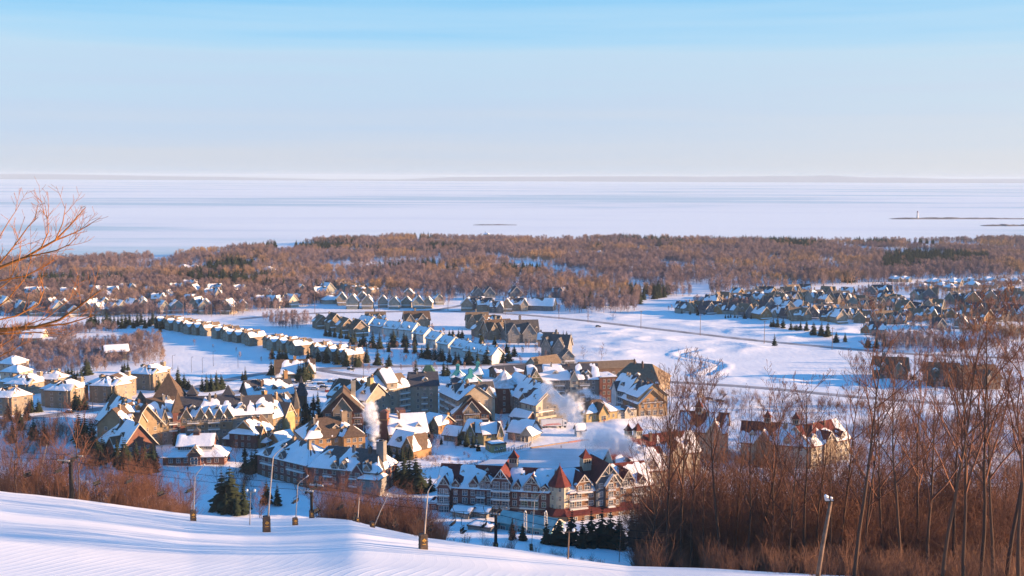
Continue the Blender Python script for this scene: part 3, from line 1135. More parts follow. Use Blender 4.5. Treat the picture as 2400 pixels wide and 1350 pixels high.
# ------------------------------------------------------------------ the red-roofed hotel in front
def red_hotel():
    b = Bld('hotel', 'long red-roofed hotel with brick walls, white balconies and a cream corner turret', 'hotel', G(1300, 1219))
    mar, umb, red = wallm('maroon'), wallm('sunlit_umber'), roofm('red')
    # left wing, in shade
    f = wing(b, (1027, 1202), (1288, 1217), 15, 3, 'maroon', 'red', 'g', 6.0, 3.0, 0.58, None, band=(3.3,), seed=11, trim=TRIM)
    L = f.L
    fx = lambda z: (z - 108) / (1180 - 108) * L
    wn = dict(style=2, trim=WTRIM)
    # end bay
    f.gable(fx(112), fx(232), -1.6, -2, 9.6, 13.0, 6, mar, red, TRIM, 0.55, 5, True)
    for z in (3.9, 6.8):
        f.balcony(fx(112), fx(232), z, -1.6, 1.1)
        for k in (150, 195):
            f.window(fx(k), z + 0.1, 1.6, 2.2, -1.6, **wn)
    for k in (148, 200, 278):
        f.window(fx(k), 0.2, 1.7, 2.9, -1.6 if k < 240 else 0, **wn)
    for x, y, w in ((278, 3.9, 1.5), (278, 6.6, 1.3), (368, 3.9, 1.8), (446, 3.9, 1.5), (600, 3.9, 1.3), (848, 3.9, 1.5), (1125, 3.9, 1.5),
                    (368, 6.6, 1.8), (446, 6.6, 1.5), (600, 6.6, 1.3), (848, 6.6, 1.5), (1125, 6.6, 1.5), (520, 3.7, 2.6), (520, 6.5, 2.6),
                    (940, 3.7, 2.4), (1040, 3.7, 2.4), (940, 6.5, 2.4), (1040, 6.5, 2.4), (425, 0.2, 1.5), (590, 0.2, 1.5), (760, 0.3, 1.5), (900, 0.3, 1.5), (1020, 0.3, 1.5)):
        f.window(fx(x), y, w, 2.0 if w < 2.3 else 2.2, 0, **wn)
    for z in (3.5, 6.4):
        f.balcony(fx(478), fx(568), z, 0, 1.2)
        f.balcony(fx(898), fx(1075), z, 0, 1.2)
    f.dormer(fx(280), 2.4, -0.3, 8.9, 1.7, 1.5, mar, red, TRIM, style=2)
    f.dormer(fx(450), 2.7, -0.2, 9.2, 1.8, 1.7, mar, red, TRIM, style=2)
    f.gable(fx(515), fx(628), -0.4, 8.6, 11.4, 14.2, 8, mar, red, TRIM, 0.4, 8, True)
    f.window(fx(545), 9.6, 1.7, 2.0, -0.4, **wn)
    f.window(fx(598), 9.6, 1.2, 1.6, -0.4, **wn)
    # tall central bay
    f.gable(fx(636), fx(806), -1.3, -2, 12.4, 16.6, 13, mar, red, WTRIM, 0.35, 2, True)
    for z in (3.5, 6.4, 9.3):
        f.balcony(fx(630), fx(812), z, -1.3, 1.3)
        for k in (678, 765):
            f.window(fx(k), z + 0.1, 2.4, 2.2 if z < 9 else 3.0, -1.3, **wn)
    f.dormer(fx(866), 2.3, -0.2, 9.0, 1.8, 1.5, mar, red, TRIM, style=2)
    f.gable(fx(935), fx(1082), -0.4, 8.6, 11.2, 14.4, 8, mar, red, TRIM, 0.6, 12, True)
    f.window(fx(975), 9.5, 2.2, 2.0, -0.4, **wn)
    f.window(fx(1045), 9.5, 1.4, 1.6, -0.4, **wn)
    f.dormer(fx(1130), 2.2, -0.2, 9.0, 1.5, 0.9, mar, red, TRIM, style=1)
    for k, y in ((320, 4.6), (550, 5.6), (890, 4.5), (1140, 4.5), (470, 4.0)):
        f.vent(fx(k), y, 9.3 + y * 0.8 + 0.4)
    f.cupola(fx(795), 8.5, 16.2, 2.9, 2.4, 2.7)
    # low porch at the far end
    p = Frame(b, b.at + Vector(f.P(-3.6, 1.5, 0)), f.ang)
    p.body(0, 3.4, 0, 5, -1.5, 2.8, mar)
    p.roof_hip(0, 3.4, 0, 5, 2.8, 4.6, red, 0.5, 0.6, 4)
    p.window(1.7, 0.4, 1.6, 1.8, 0, style=2, trim=WTRIM)
    # small entrance gables at ground level
    for k in (430, 590):
        f.dormer(fx(k), 2.0, -1.4, -1.0, 2.6, 1.2, mar, red, WTRIM, back=0.3, style=1)
    # right wing, in the sun; its lighter, warmer wall colour imitates that light
    g = wing(b, (1332, 1218), (1528, 1195), 15, 3, 'sunlit_umber', 'red', 'g', 6.2, 3.0, 0.56, None, band=(3.4,), seed=23, trim=TRIM)
    L2 = g.L
    gx = lambda z: (z - 1318) / (2080 - 1318) * L2
    slate = wallm('slate')
    for z in (3.7, 6.6):
        g.balcony(gx(1320), gx(1478), z, 0, 1.6)
        for k in (1350, 1412):
            g.window(gx(k), z + .1, 2.0, 2.2, 0, **wn)
        g.window(gx(1518), z + .3, 1.8, 1.8, 0, **wn)
        g.window(gx(1812), z + .3, 2.0, 1.8, 0, **wn)
        g.balcony(gx(1885), gx(2005), z, 0, 1.7)
        g.window(gx(1915), z + .1, 2.0, 2.2, 0, **wn)
        g.window(gx(1975), z + .1, 2.0, 2.2, 0, **wn)
        g.window(gx(2045), z + .3, 1.5, 1.8, 0, **wn)
    g.balcony(gx(1318), gx(1372), 9.4, 0, 1.2)
    g.gable(gx(1386), gx(1512), -0.4, 9.0, 11.8, 15.0, 8, umb, red, TRIM, 0.35, 3, True)
    g.balcony(gx(1386), gx(1520), 9.1, -0.4, 1.0)
    g.window(gx(1416), 9.6, 1.4, 1.8, -0.4, **wn)
    g.window(gx(1478), 9.6, 2.0, 2.2, -0.4, **wn)
    g.gable(gx(1552), gx(1772), -1.2, -2, 12.6, 18.2, 13, slate, red, TRIM, 0.05, 14, True)
    g.gable(gx(1628), gx(1752), -2.2, 2, 11.0, 14.6, 1, umb, red, TRIM, 0.7, 15, True)
    for z in (3.7, 6.6, 9.5):
        g.window(gx(1592), z + .3, 1.6, 1.9, -1.2, **wn)
        g.balcony(gx(1640), gx(1705), z, -2.2, 1.1)
        g.window(gx(1672), z + .1, 1.9, 2.1, -2.2, **wn)
        g.window(gx(1732), z + .3, 1.1, 1.8, -2.2, **wn)
    g.gable(gx(1796), gx(1902), -0.4, 9.0, 11.6, 15.0, 8, slate, red, TRIM, 0.3, 16, True)
    g.window(gx(1826), 9.6, 1.5, 2.1, -0.4, **wn)
    g.window(gx(1875), 9.6, 1.3, 1.8, -0.4, **wn)
    g.balcony(gx(1796), gx(1902), 9.1, -0.4, 0.9)
    g.dormer(gx(1985), 2.6, -0.2, 9.2, 1.8, 1.6, slate, red, TRIM, style=2)
    for k, y in ((1450, 4.5), (1700, 4.8), (1830, 5.2)):
        g.vent(gx(k), y, 9.3 + y * 0.83 + 0.4)
    g.cupola(gx(1552), 7.5, 16.2, 3.0, 2.6, 3.0)
    # red lean-to roof along the ground floor
    q = MB()
    q.add([(-2.5, -4.2, 2.6), (L2 + 1, -4.2, 2.6), (L2 + 1, -0.05, 4.0), (-2.5, -0.05, 4.0), (-2.5, -4.2, 2.3), (L2 + 1, -4.2, 2.3), (L2 + 1, -0.05, 3.6), (-2.5, -0.05, 3.6)],
          [(0, 1, 2, 3), (7, 6, 5, 4), (4, 5, 1, 0), (5, 6, 2, 1), (7, 4, 0, 3)])
    g.put(q, 'awning_roof', red)
    g.body(-1.5, L2, -3.4, -0.1, -2, 2.35, umb, name='ground_floor')
    for k in range(8):
        g.window(1.0 + k * (L2 - 2) / 7, -0.2, 1.6, 2.0, -3.4, **wn)
    # corner turret
    a = G(1312, 1220)
    t = Frame(b, (a.x, a.y + 3.0), 0)
    t.turret(0, 0, 3.7, 11.6, 6.6, wallm('cream'), red, 3, 8, 3.0, 3.8)
    q = MB()
    q.lathe(0, 0, [(6.8, 2.2), (6.8, 2.5), (3.6, 4.2), (3.5, 4.2)], 8)
    t.put(q, 'skirt_roof', red)
    q = MB()
    q.lathe(0, 0, [(5.9, -2), (5.9, 2.3)], 8)
    t.put(q, 'ground_floor', wallm('tan'))


red_hotel()


def annex():
    # the second red-roofed range, half hidden by the wood
    b = Bld('hotel', 'red-roofed hotel wing behind the bare trees with cream cupolas, steam rising over it', 'hotel', G(1500, 1130))
    f = wing(b, (1446, 1166), (1560, 1158), 15, 3, 'cream', 'red', 'g', 6.5, 3.0, 0.55, (3.4, 1.5, 1.8, 2), seed=31, trim=TRIM, wtrim=WTRIM)
    f.gable(1.5, 8, -0.8, -2, 9.6, 13.5, 9, wallm('cream'), roofm('red'), TRIM, 0.3, 2, True)
    f.dormer(f.L * 0.75, 2.8, -0.2, 9.3, 1.8, 1.6, wallm('cream'), roofm('red'))
    g = wing(b, (1500, 1128), (1640, 1112), 15, 3, 'cream', 'red', 'g', 6.5, 3.0, 0.5, (3.4, 1.5, 1.8, 2), seed=32, trim=TRIM, wtrim=WTRIM)
    g.cupola(3, 7.5, 15.4, 2.6, 2.6, 3.0)
    g.cupola(0.2, 10, 15.2, 2.2, 2.4, 2.8)
    g.gable(g.L * 0.5, g.L * 0.72, -0.8, -2, 9.6, 13.8, 9, wallm('cream'), roofm('red'), TRIM, 0.2, 3, True)
    b = Bld('hotel', 'cream hotel block with red roof and cupola seen through the wood east of the rink', 'hotel', G(1700, 1100))
    f = wing(b, (1590, 1078), (1700, 1085), 16, 4, 'cream', 'red', 'g', 6.5, 3.0, 0.5, (3.4, 1.5, 1.8, 2), seed=33, trim=TRIM)
    f.cupola(f.L * 0.38, 8, 18.2, 2.8, 2.8, 3.2)
    f.gable(f.L * 0.6, f.L * 0.9, -0.8, -2, 12.6, 16.8, 9, wallm('cream'), roofm('red'), TRIM, 0.5, 3, True)
    b = Bld('hotel', 'large red-roofed cream hotel furthest into the wood, with two cupolas', 'hotel', G(1850, 1100))
    f = wing(b, (1735, 1088), (1895, 1100), 16, 3, 'cream', 'red', 'g', 6.8, 3.0, 0.45, (3.4, 1.5, 1.8, 2), seed=34, trim=TRIM, wtrim=WTRIM)
    f.gable(f.L * 0.2, f.L * 0.46, -1.0, -2, 9.4, 14.4, 9, wallm('tan'), roofm('red'), TRIM, 0.55, 3, True)
    f.dormer(f.L * 0.68, 2.6, -0.2, 9.4, 1.7, 1.5, wallm('cream'), roofm('red'))
    f.cupola(f.L * 0.36, 9, 15.6, 2.6, 2.6, 3.0)
    f.cupola(f.L * 0.78, 9, 15.6, 2.6, 2.6, 3.0)
    g = wing(b, (1900, 1100), (1990, 1078), 15, 3, 'cream', 'red', 'g', 6.5, 3.0, 0.5, (3.4, 1.5, 1.8, 2), seed=35, trim=TRIM, wtrim=WTRIM)
    g.gable(g.L * 0.3, g.L * 0.6, -0.8, -2, 9.4, 13.6, 9, wallm('tan'), roofm('red'), TRIM, 0.4, 3, True)
    g.dormer(g.L * 0.8, 2.4, -0.2, 9.4, 1.7, 1.5, wallm('cream'), roofm('red'))


annex()


def brown_lodge_front():
    b = Bld('lodge_hotel', 'grey-brown hotel with broad snowy hip roofs and a smoking chimney behind the brush', 'hotel', G(760, 1150))
    f = wing(b, (604, 1116), (722, 1146), 17, 3, 'maroon', 'greyroof', 'h', 6.2, 2.8, 0.60, (3.6, 1.5, 1.8, 2), seed=41, ground=(2.9, 'umber'), wtrim=TRIM)
    for k in (0.2, 0.5):
        f.dormer(f.L * k, 2.5, -0.4, 8.0, 2.0, 1.6, wallm('tan'), roofm('greyroof'))
    f.balcony(f.L * 0.62, f.L * 0.95, 5.9, 0, 1.3)
    f.balcony(f.L * 0.1, f.L * 0.35, 5.9, 0, 1.3)
    f.dormer(f.L * 0.35, 2.2, 4.6, 11.6, 1.0, 0.9, wallm('tan'), roofm('greyroof'), win=False)
    g = wing(b, (726, 1148), (884, 1164), 17, 3, 'maroon', 'greyroof', 'h', 6.4, 2.8, 0.52, (3.6, 1.5, 1.8, 2), seed=47, ground=(2.9, 'umber'), wtrim=TRIM, inset=3.5)
    for k in (0.38, 0.50, 0.86):
        g.dormer(g.L * k, 2.5, -0.4, 8.0, 2.0, 1.6, wallm('tan'), roofm('greyroof'))
    g.gable(g.L * 0.66, g.L * 0.8, -1.0, -2, 8.8, 11.4, 6, wallm('maroon'), roofm('greyroof'), TRIM, 0.35, 5)
    g.window(g.L * 0.73, 6.5, 1.8, 1.8, -1.0, style=2)
    g.window(g.L * 0.73, 3.5, 1.8, 1.8, -1.0, style=2)
    for k in (0.22, 0.6):
        g.balcony(g.L * k, g.L * (k + 0.13), 5.9, 0, 1.3)
        g.balcony(g.L * k, g.L * (k + 0.13), 3.1, 0, 1.3)
    g.dormer(g.L * 0.2, 2.2, 4.6, 11.7, 1.0, 0.9, wallm('tan'), roofm('greyroof'), win=False)
    g.dormer(g.L * 0.6, 2.2, 4.6, 11.7, 1.0, 0.9, wallm('tan'), roofm('greyroof'), win=False)
    g.chimney(g.L * 0.93, 8.0, 11, 18.6, 2.8, wallm('stone'))
    # corner pavilion
    t = Frame(b, b.at + Vector(g.P(g.L - 6.5, -1.6, 0)), g.ang)
    t.body(0, 7.2, 0, 8, -2, 6.6, wallm('grey'))
    t.roof_hip(0, 7.2, 0, 8, 6.6, 9.4, roofm('greyroof'), 0.7, 0.6, 9)
    for z in (0.9, 3.8):
        for k in (1.8, 5.2):
            t.window(k, z, 1.5, 1.8, 0, style=2)
        t.window(7.2, z, 1.4, 1.8, 4, 'R', 2)


brown_lodge_front()


def village():
    # brown hip-roofed inn, sunlit
    b = Bld('inn', 'brown hip-roofed inn with sunlit orange facade behind the grey-brown hotel', 'inn', G(790, 1075))
    f = wing(b, (716, 1082), (842, 1070), 17, 3, 'orange', 'brown', 'h', 6.5, 3.0, 0.42, (3.2, 1.5, 1.7, 1), seed=53, inset=6)
    f.dormer(f.L * 0.60, 2.4, 3.0, 11.4, 1.1, 1.0, wallm('tan'), roofm('brown'), win=False)
    f.chimney(f.L * 0.80, 7, 13, 18.2, 2.4, wallm('tan'))
    t = Frame(b, b.at + Vector(f.P(f.L - 7.0, -2.2, 0)), f.ang)
    t.body(0, 9, 0, 9, -2, 9.2, wallm('orange'))
    t.roof_hip(0, 9, 0, 9, 9.2, 13.0, roofm('brown'), 0.7, 0.3, 3)
    for z in (0.9, 3.8, 6.7):
        for k in (2, 4.5, 7):
            t.window(k, z, 1.5, 1.8, 0, style=2)
    f.balcony(f.L * 0.45, f.L * 0.7, 3.4, 0, 2.0)
    # community hall and its small gabled annexe
    b = Bld('hall', 'sandstone hall with broad smooth snow roof and sunlit gable end', 'hall', G(960, 1048))
    f = wing(b, (915, 1052), (1003, 1047), 20, 2, 'cream', 'plum', 'g', 6.5, 3.0, 0.93, (3.6, 1.6, 2.0, 2), seed=61, trim=TRIM)
    f.chimney(1.0, 12, 9, 15.0, 1.5, wallm('cream'))
    f.body(f.L * 0.28, f.L * 0.52, 11, 17, 9, 14.2, wallm('redbrown'), name='roof_box')
    b = Bld('shop', 'small shop with orange pointed gable beside the snow-roofed hall', 'shop', G(945, 1067))
    f = wing(b, (912, 1062), (950, 1070), 10, 1, 'ochre', 'brown', 'g', 5.2, 3.6, 0.9, (3.2, 1.4, 1.6, 1), seed=63, trim=TRIM)
    f.gable(f.L - 1, f.L + 5.5, -1, -2, 3.6, 8.6, 10, wallm('orange'), roofm('brown'), TRIM, 0.4, 4)
    f.window(f.L + 2.2, 4.2, 1.6, 1.4, -1, style=1)
    f.dormer(f.L * 0.5, 2.2, 0.8, 5.0, 1.2, 1.0, wallm('cream'), roofm('brown'))
    b = Bld('brick_tower', 'tall sunlit brick clock-tower block standing beside the smoke column', 'tower', G(896, 1046))
    f = Frame(b, G(889, 1047), math.radians(-8))
    f.body(0, 3.6, 0, 4.2, -2, 11.8, wallm('brick'))
    q = MB()
    q.box(0.3, 3.3, 0.3, 3.9, 11.8, 14.6)
    q.lathe(1.8, 2.1, [(2.7, 14.6), (2.5, 15.0), (0.2, 15.9)], 4)
    f.put(q, 'belfry', wallm('redbrown'))
    q = MB()
    q.box(-0.25, 3.85, -0.25, 4.45, 11.5, 11.85)
    f.put(q, 'cornice', wallm('orange'))
    for z in (3, 8.4):
        f.window(3.6, z, 0.8, 1.6, 2.1, 'R', 1)
    b = Bld('tavern', 'low tavern with snowy roof and orange timber gable between the conifers', 'tavern', G(1020, 1010))
    f = wing(b, (988, 1008), (1030, 1016), 10, 1, 'redbrown', 'brown', 'g', 3.6, 3.6, 0.85, (3.0, 1.4, 1.6, 1), seed=66, trim=TRIM)
    f.gable(f.L * 0.62, f.L * 1.05, -1.4, -2, 4.2, 7.4, 6, wallm('orange'), roofm('brown'), TRIM, 0.7, 4)
    f.chimney(f.L * 0.95, 6, 4, 8.5, 1.2, wallm('orange'))
    # yellow houses by the pond
    b = Bld('yellow_house', 'yellow clapboard house with snowy roofs and little gable tower at the pond', 'house', G(1130, 1045))
    f = wing(b, (1088, 1040), (1132, 1045), 9, 2, 'yellow', 'plum', 'g', 4.2, 2.8, 0.7, (2.8, 1.3, 1.6, 2), seed=71, trim=WTRIM, wtrim=WTRIM)
    f.gable(f.L * 0.2, f.L * 0.62, -1.2, -2, 5.6, 9.2, 6, wallm('olive'), roofm('brown'), WTRIM, 0.2, 4)
    f.window(f.L * 0.41, 1.0, 2.0, 2.0, -1.2, style=2)
    f.window(f.L * 0.41, 4.0, 1.3, 1.6, -1.2, style=2)
    g = wing(b, (1134, 1047), (1176, 1044), 8, 2, 'yellow', 'plum', 'g', 3.8, 2.7, 0.95, (2.8, 1.3, 1.5, 2), seed=72, trim=WTRIM, wtrim=WTRIM)
    g.gable(g.L * 0.72, g.L * 1.05, -1.0, -2, 5.6, 9.6, 6, wallm('yellow'), roofm('plum'), WTRIM, 0.2, 4)
    g.window(g.L * 0.88, 4.0, 1.2, 1.6, -1.0, style=2)
    b = Bld('terrace_bar', 'low yellow terrace bar with snow-laden awnings on the pond edge', 'bar', G(1168, 1060))
    f = wing(b, (1152, 1062), (1186, 1058), 6, 1, 'yellow', 'plum', 'f', 0, 3.0, 0.7, (2.4, 1.3, 1.6, 1), seed=73)
    b = Bld('pavilion', 'grey rental pavilion with snow-covered hip roof and sunlit porch gable', 'pavilion', G(1225, 1028))
    f = wing(b, (1190, 1030), (1238, 1036), 12, 1, 'grey', 'greyroof', 'g', 5.0, 3.4, 0.97, (2.6, 1.4, 1.6, 1), seed=74)
    f.gable(f.L * 0.72, f.L * 1.25, -1.5, 3.0, 3.4, 6.6, 8, wallm('cream'), roofm('greyroof'), TRIM, 0.95, 4)
    q = MB()
    for k in range(4):
        x = f.L * 0.72 + k * f.L * 0.53 / 3
        q.box(x - .12, x + .12, -1.45, -1.2, -1.5, 3.2)
    f.put(q, 'porch_posts', TRIM)
    b = Bld('gazebo', 'little white gazebo hut standing on the snow by the rink', 'gazebo', G(1362, 1020))
    f = wing(b, (1352, 1024), (1372, 1023), 4, 1, 'white', 'greyroof', 'g', 2.4, 2.8, 0.9, (1.6, 0.9, 1.3, 1), seed=75, ov=0.5)
    # half-timbered inn in the middle
    b = Bld('inn', 'brown timbered inn with steep overhanging front gable at the left of the courtyard', 'inn', G(805, 1011))
    f = wing(b, (757, 1012), (851, 1010), 16, 3, 'redbrown', 'brown', 'y', 8.5, 3.1, 0.30, None, seed=81, ov=1.0, trim=wallm('tan'))
    f.gable(f.L * 0.26, f.L * 0.72, -1.4, -2, 10.2, 15.6, 8, wallm('tan'), roofm('brown'), TRIM, 0.2, 7)
    for z in (0.6, 3.6, 6.6):
        for k in (0.38, 0.6):
            f.window(f.L * k, z, 2.0, 2.0, -1.4, style=2)
    for z in (3.2, 6.2):
        for a, c in ((0.02, 0.25), (0.74, 0.98)):
            f.window(f.L * (a + c) / 2, z + .2, 2.6, 1.9, 0, style=2)
            f.balcony(f.L * a, f.L * c, z, 0, 1.2, wallm('umber'))
    for z in (0.6, 3.6, 6.6):
        for y in (3, 7, 11):
            f.window(f.L, z, 1.3, 1.7, y, 'R', 1)
    f.chimney(f.L * 0.75, 10, 12, 21.5, 2.0, wallm('cream'))
    # courtyard hotel: four stepped wings
    b = Bld('courtyard_hotel', 'grey-beige courtyard hotel in a curve of stepped wings with balconies', 'hotel', G(960, 985))
    f = wing(b, (770, 985), (858, 1000), 16, 4, 'beige', 'brown', 'g', 6.5, 3.0, 0.55, (3.4, 1.4, 1.7, 1), seed=91, trim=TRIM)
    f.chimney(f.L * 0.85, 7, 15, 21.5, 2.2, wallm('yellow'))
    f = wing(b, (862, 992), (906, 984), 17, 5, 'beige', 'brown', 'g', 5.2, 2.9, 0.9, (3.2, 1.4, 1.7, 1), seed=92)
    for z in range(1, 5):
        f.balcony(f.L * 0.1, f.L * 0.9, z * 2.9 + 0.2, 0, 1.3)
    f = wing(b, (908, 984), (932, 981), 17, 6, 'beige', 'brown', 'g', 5.6, 2.9, 0.7, (3.0, 1.4, 1.7, 1), seed=93)
    f.balcony(f.L * 0.1, f.L * 0.9, 14.6, 0, 1.3)
    f = wing(b, (933, 981), (962, 976), 16, 5, 'beige', 'tanroof', 'g', 5.2, 2.9, 0.6, (3.0, 1.4, 1.7, 1), seed=94)
    for z in range(1, 5):
        f.balcony(f.L * 0.1, f.L * 0.9, z * 2.9 + 0.2, 0, 1.3)
    f = wing(b, (963, 976), (1027, 974), 16, 5, 'beige', 'char', 'g', 5.0, 2.95, 0.12, (3.1, 1.3, 1.7, 1), seed=95)
    for z in range(1, 4):
        f.balcony(f.L * 0.38, f.L * 0.62, z * 2.95 + 0.2, 0, 1.3)
    f = wing(b, (1030, 976), (1075, 1000), 17, 4, 'beige', 'char', 'g', 6.2, 3.0, 0.62, (3.0, 1.4, 1.7, 1), seed=96)
    for z in range(1, 4):
        f.balcony(f.L * 0.06, f.L * 0.3, z * 3 + 0.2, 0, 1.3)
        f.balcony(f.L * 0.4, f.L * 0.62, z * 3 + 0.2, 0, 1.3)
        f.balcony(f.L * 0.7, f.L * 0.95, z * 3 + 0.2, 0, 1.3)
    b = Bld('apartment_house', 'beige apartment house with bare shingle roof behind the clock inn', 'apartment house', G(1120, 985))
    f = wing(b, (1072, 993), (1160, 988), 13, 4, 'cream', 'greyroof', 'g', 5.6, 3.0, 0.25, (3.2, 1.3, 1.7, 1), seed=98, trim=TRIM)
    f.gable(f.L * 0.66, f.L * 0.98, -0.8, 6, 12.4, 17.0, 9, wallm('cream'), roofm('greyroof'), TRIM, 0.35, 6)
    b = Bld('inn', 'brown timbered inn with stone arch and twin chimneys at the right of the courtyard', 'inn', G(1105, 1001))
    f = wing(b, (1064, 1003), (1146, 1000), 15, 2, 'redbrown', 'brown', 'y', 7.6, 3.2, 0.30, None, seed=101, ov=1.0, ground=(3.6, 'beige'), trim=wallm('tan'))
    f.gable(f.L * 0.26, f.L * 0.72, -1.4, -2, 7.6, 12.4, 8, wallm('tan'), roofm('brown'), TRIM, 0.5, 7)
    for z in (4.0, 6.9):
        for k in (0.38, 0.6):
            f.window(f.L * k, z - .3, 1.8, 1.8, -1.4, style=2)
    f.balcony(f.L * 0.26, f.L * 0.72, 6.4, -1.4, 1.0, wallm('umber'))
    for a, c in ((0.02, 0.25), (0.74, 0.98)):
        f.window(f.L * (a + c) / 2, 4.0, 2.6, 1.9, 0, style=2)
        f.balcony(f.L * a, f.L * c, 3.7, 0, 1.2, wallm('umber'))
    f.window(f.L * 0.13, 0.0, 2.6, 2.6, -0.06, style=1)
    f.window(f.L * 0.5, 0.0, 2.4, 2.4, -1.4, style=1)
    for y in (3, 7, 11):
        f.window(f.L, 4.0, 1.3, 1.7, y, 'R', 1)
    f.chimney(f.L * 0.42, 9, 10, 18.4, 1.5, wallm('redbrown'))
    f.chimney(f.L * 0.56, 9, 10, 18.4, 1.5, wallm('orange'))
    # teal-roofed spa buildings behind
    for (p0, p1, sd_, lab) in (((1056, 900), (1088, 900), 1, 'teal hip-roofed spa house nearest the parked road'), ((1086, 912), (1128, 910), 2, 'larger teal hip-roofed spa house in front'),
                               ((1108, 893), (1130, 893), 3, 'small teal-roofed spa kiosk half hidden behind the others')):
        b = Bld('spa_house', lab, 'spa', G(*p0))
        f = wing(b, p0, p1, 9, 1, 'grey', 'teal', 'h', 4.5, 3.4, 0.35, (3, 1.3, 1.6, 1), seed=sd_ * 5)
        q = MB()
        q.box(f.L / 2 - 1, f.L / 2 + 1, 3.5, 5.5, 7.4, 9.6)
        q.lathe(f.L / 2, 4.5, [(1.8, 9.6), (1.7, 9.8), (0.1, 10.8)], 4)
        f.put(q, 'cupola', roofm('teal'))
    b = Bld('green_mansard', 'small block with green mansard roof behind the dark courtyard roof', 'house', G(1005, 905))
    f = wing(b, (988, 905), (1018, 905), 9, 2, 'beige', 'greenroof', 'h', 4.6, 3.0, 0.15, None, seed=3, inset=2.0, flat=2.2)
    # gabled range with cream end, right of the courtyard
    b = Bld('apartment_house', 'long snow-roofed apartment house with cream end gable and ground-floor arcade', 'apartment house', G(1248, 998))
    f = wing(b, (1172, 955), (1252, 997), 17, 3, 'stone', 'plum', 'g', 8.0, 3.1, 0.72, (3.2, 1.3, 1.7, 1), seed=111, trim=TRIM)
    f.gable(f.L * 0.62, f.L * 0.86, -0.6, 4, 9.2, 13.0, 8, wallm('tan'), roofm('plum'), TRIM, 0.8, 6)
    f.gable(f.L * 0.2, f.L * 0.42, -0.6, 4, 9.2, 13.6, 8, wallm('stone'), roofm('plum'), TRIM, 0.8, 6)
    g = wing(b, (1256, 998), (1316, 988), 11, 3, 'cream', 'plum', 'y', 5.6, 3.1, 0.5, (2.8, 1.4, 1.7, 2), seed=112, trim=TRIM, skip=(0,))
    g.balcony(0.5, g.L - 0.5, 6.4, 0, 1.6)
    q = MB()
    q.box(-0.6, g.L + 0.6, -2.0, -0.02, 3.3, 4.3)
    for k in range(5):
        x = k * g.L / 4
        q.box(x - .3, x + .3, -1.9, -1.3, -1.5, 3.3)
    g.put(q, 'arcade', wallm('cream'))
    b = Bld('round_house', 'octagonal brick corner house under a snowy pointed roof', 'house', G(1180, 960))
    f = Frame(b, G(1182, 962), 0)
    f.turret(0, 0, 8.0, 12.5, 8.0, wallm('brick'), mat('snowy_shingle', (0.45, 0.40, 0.38), 0.9, 0.45, 0.5, (0.85, 0.87, 0.9)), 4, 8, 3.0, 0.9)
    # long gabled hotel further back
    b = Bld('gabled_hotel', 'long grey and cream hotel with dark snowy roof and big glazed front gable', 'hotel', G(1320, 945))
    f = wing(b, (1240, 946), (1404, 943), 17, 4, 'grey', 'char', 'g', 6.6, 2.95, 0.55, (3.0, 1.3, 1.7, 1), seed=121, wtrim=WTRIM)
    f.gable(f.L * 0.0, f.L * 0.18, -2.4, -2, 12.4, 17.6, 10, wallm('olive'), roofm('char'), TRIM, 0.1, 6, True)
    for z in (1, 4, 7, 10):
        for k in (0.05, 0.13):
            f.window(f.L * k, z, 2.2, 2.3, -2.4, style=2)
    f.gable(f.L * 0.58, f.L * 0.69, -0.8, -2, 12.4, 16.2, 8, wallm('cream'), roofm('char'), TRIM, 0.6, 6)
    for z in range(1, 4):
        f.balcony(f.L * 0.36, f.L * 0.5, z * 2.95 + .2, 0, 1.3)
        f.balcony(f.L * 0.72, f.L * 0.86, z * 2.95 + .2, 0, 1.3)
        f.window(f.L * 0.635, z * 2.95 + .9, 2.0, 1.7, -0.8, style=2)
    for k in (0.4, 0.78):
        f.dormer(f.L * k, 2.0, 3.0, 14.2, 0.9, 0.9, wallm('grey'), roofm('char'), win=False)
    f.cupola(f.L * 0.13, 9, 18.4, 2.0, 2.4, 1.8, wallm('ochre'), roofm('brown'))
    f.cupola(f.L * 0.52, 9, 18.4, 1.5, 2.2, 0.8, wallm('white'), roofm('greyroof'))
    b = Bld('brick_block', 'flat-roofed red brick block with arched cream windows', 'block', G(1425, 945))
    f = wing(b, (1405, 944), (1448, 942), 15, 4, 'brick', 'brown', 'f', 0, 3.1, 0.75, (2.5, 1.3, 1.9, 1), seed=123, wtrim=TRIM)
    b = Bld('apartment_house', 'grey-blue apartment house with steep snow roof beside the red brick block', 'apartment house', G(1455, 955))
    f = wing(b, (1432, 952), (1468, 962), 14, 3, 'bluegrey', 'char', 'g', 7.0, 3.0, 0.72, (3.0, 1.4, 1.7, 1), seed=125, wtrim=WTRIM)
    f.gable(f.L * 0.1, f.L * 0.42, -0.8, -2, 9.4, 13.0, 7, wallm('white'), roofm('char'), TRIM, 0.5, 6)
    for z in (3.2, 6.2):
        f.balcony(f.L * 0.45, f.L * 0.9, z, 0, 1.2)
    b = Bld('timber_inn', 'sunlit orange timber inn with broad front gable over a stone arcade', 'inn', G(1525, 977))
    f = wing(b, (1468, 966), (1496, 977), 16, 3, 'ochre', 'char', 'g', 6.0, 3.1, 0.55, (3.0, 1.4, 1.7, 1), seed=127)
    g = wing(b, (1497, 977), (1558, 972), 17, 2, 'orange', 'char', 'y', 6.4, 3.2, 0.55, None, seed=128, ov=1.0, ground=(3.6, 'tan'), trim=wallm('tan'), z0=0)
    g.balcony(g.L * 0.1, g.L * 0.9, 6.6, 0, 1.4, wallm('umber'))
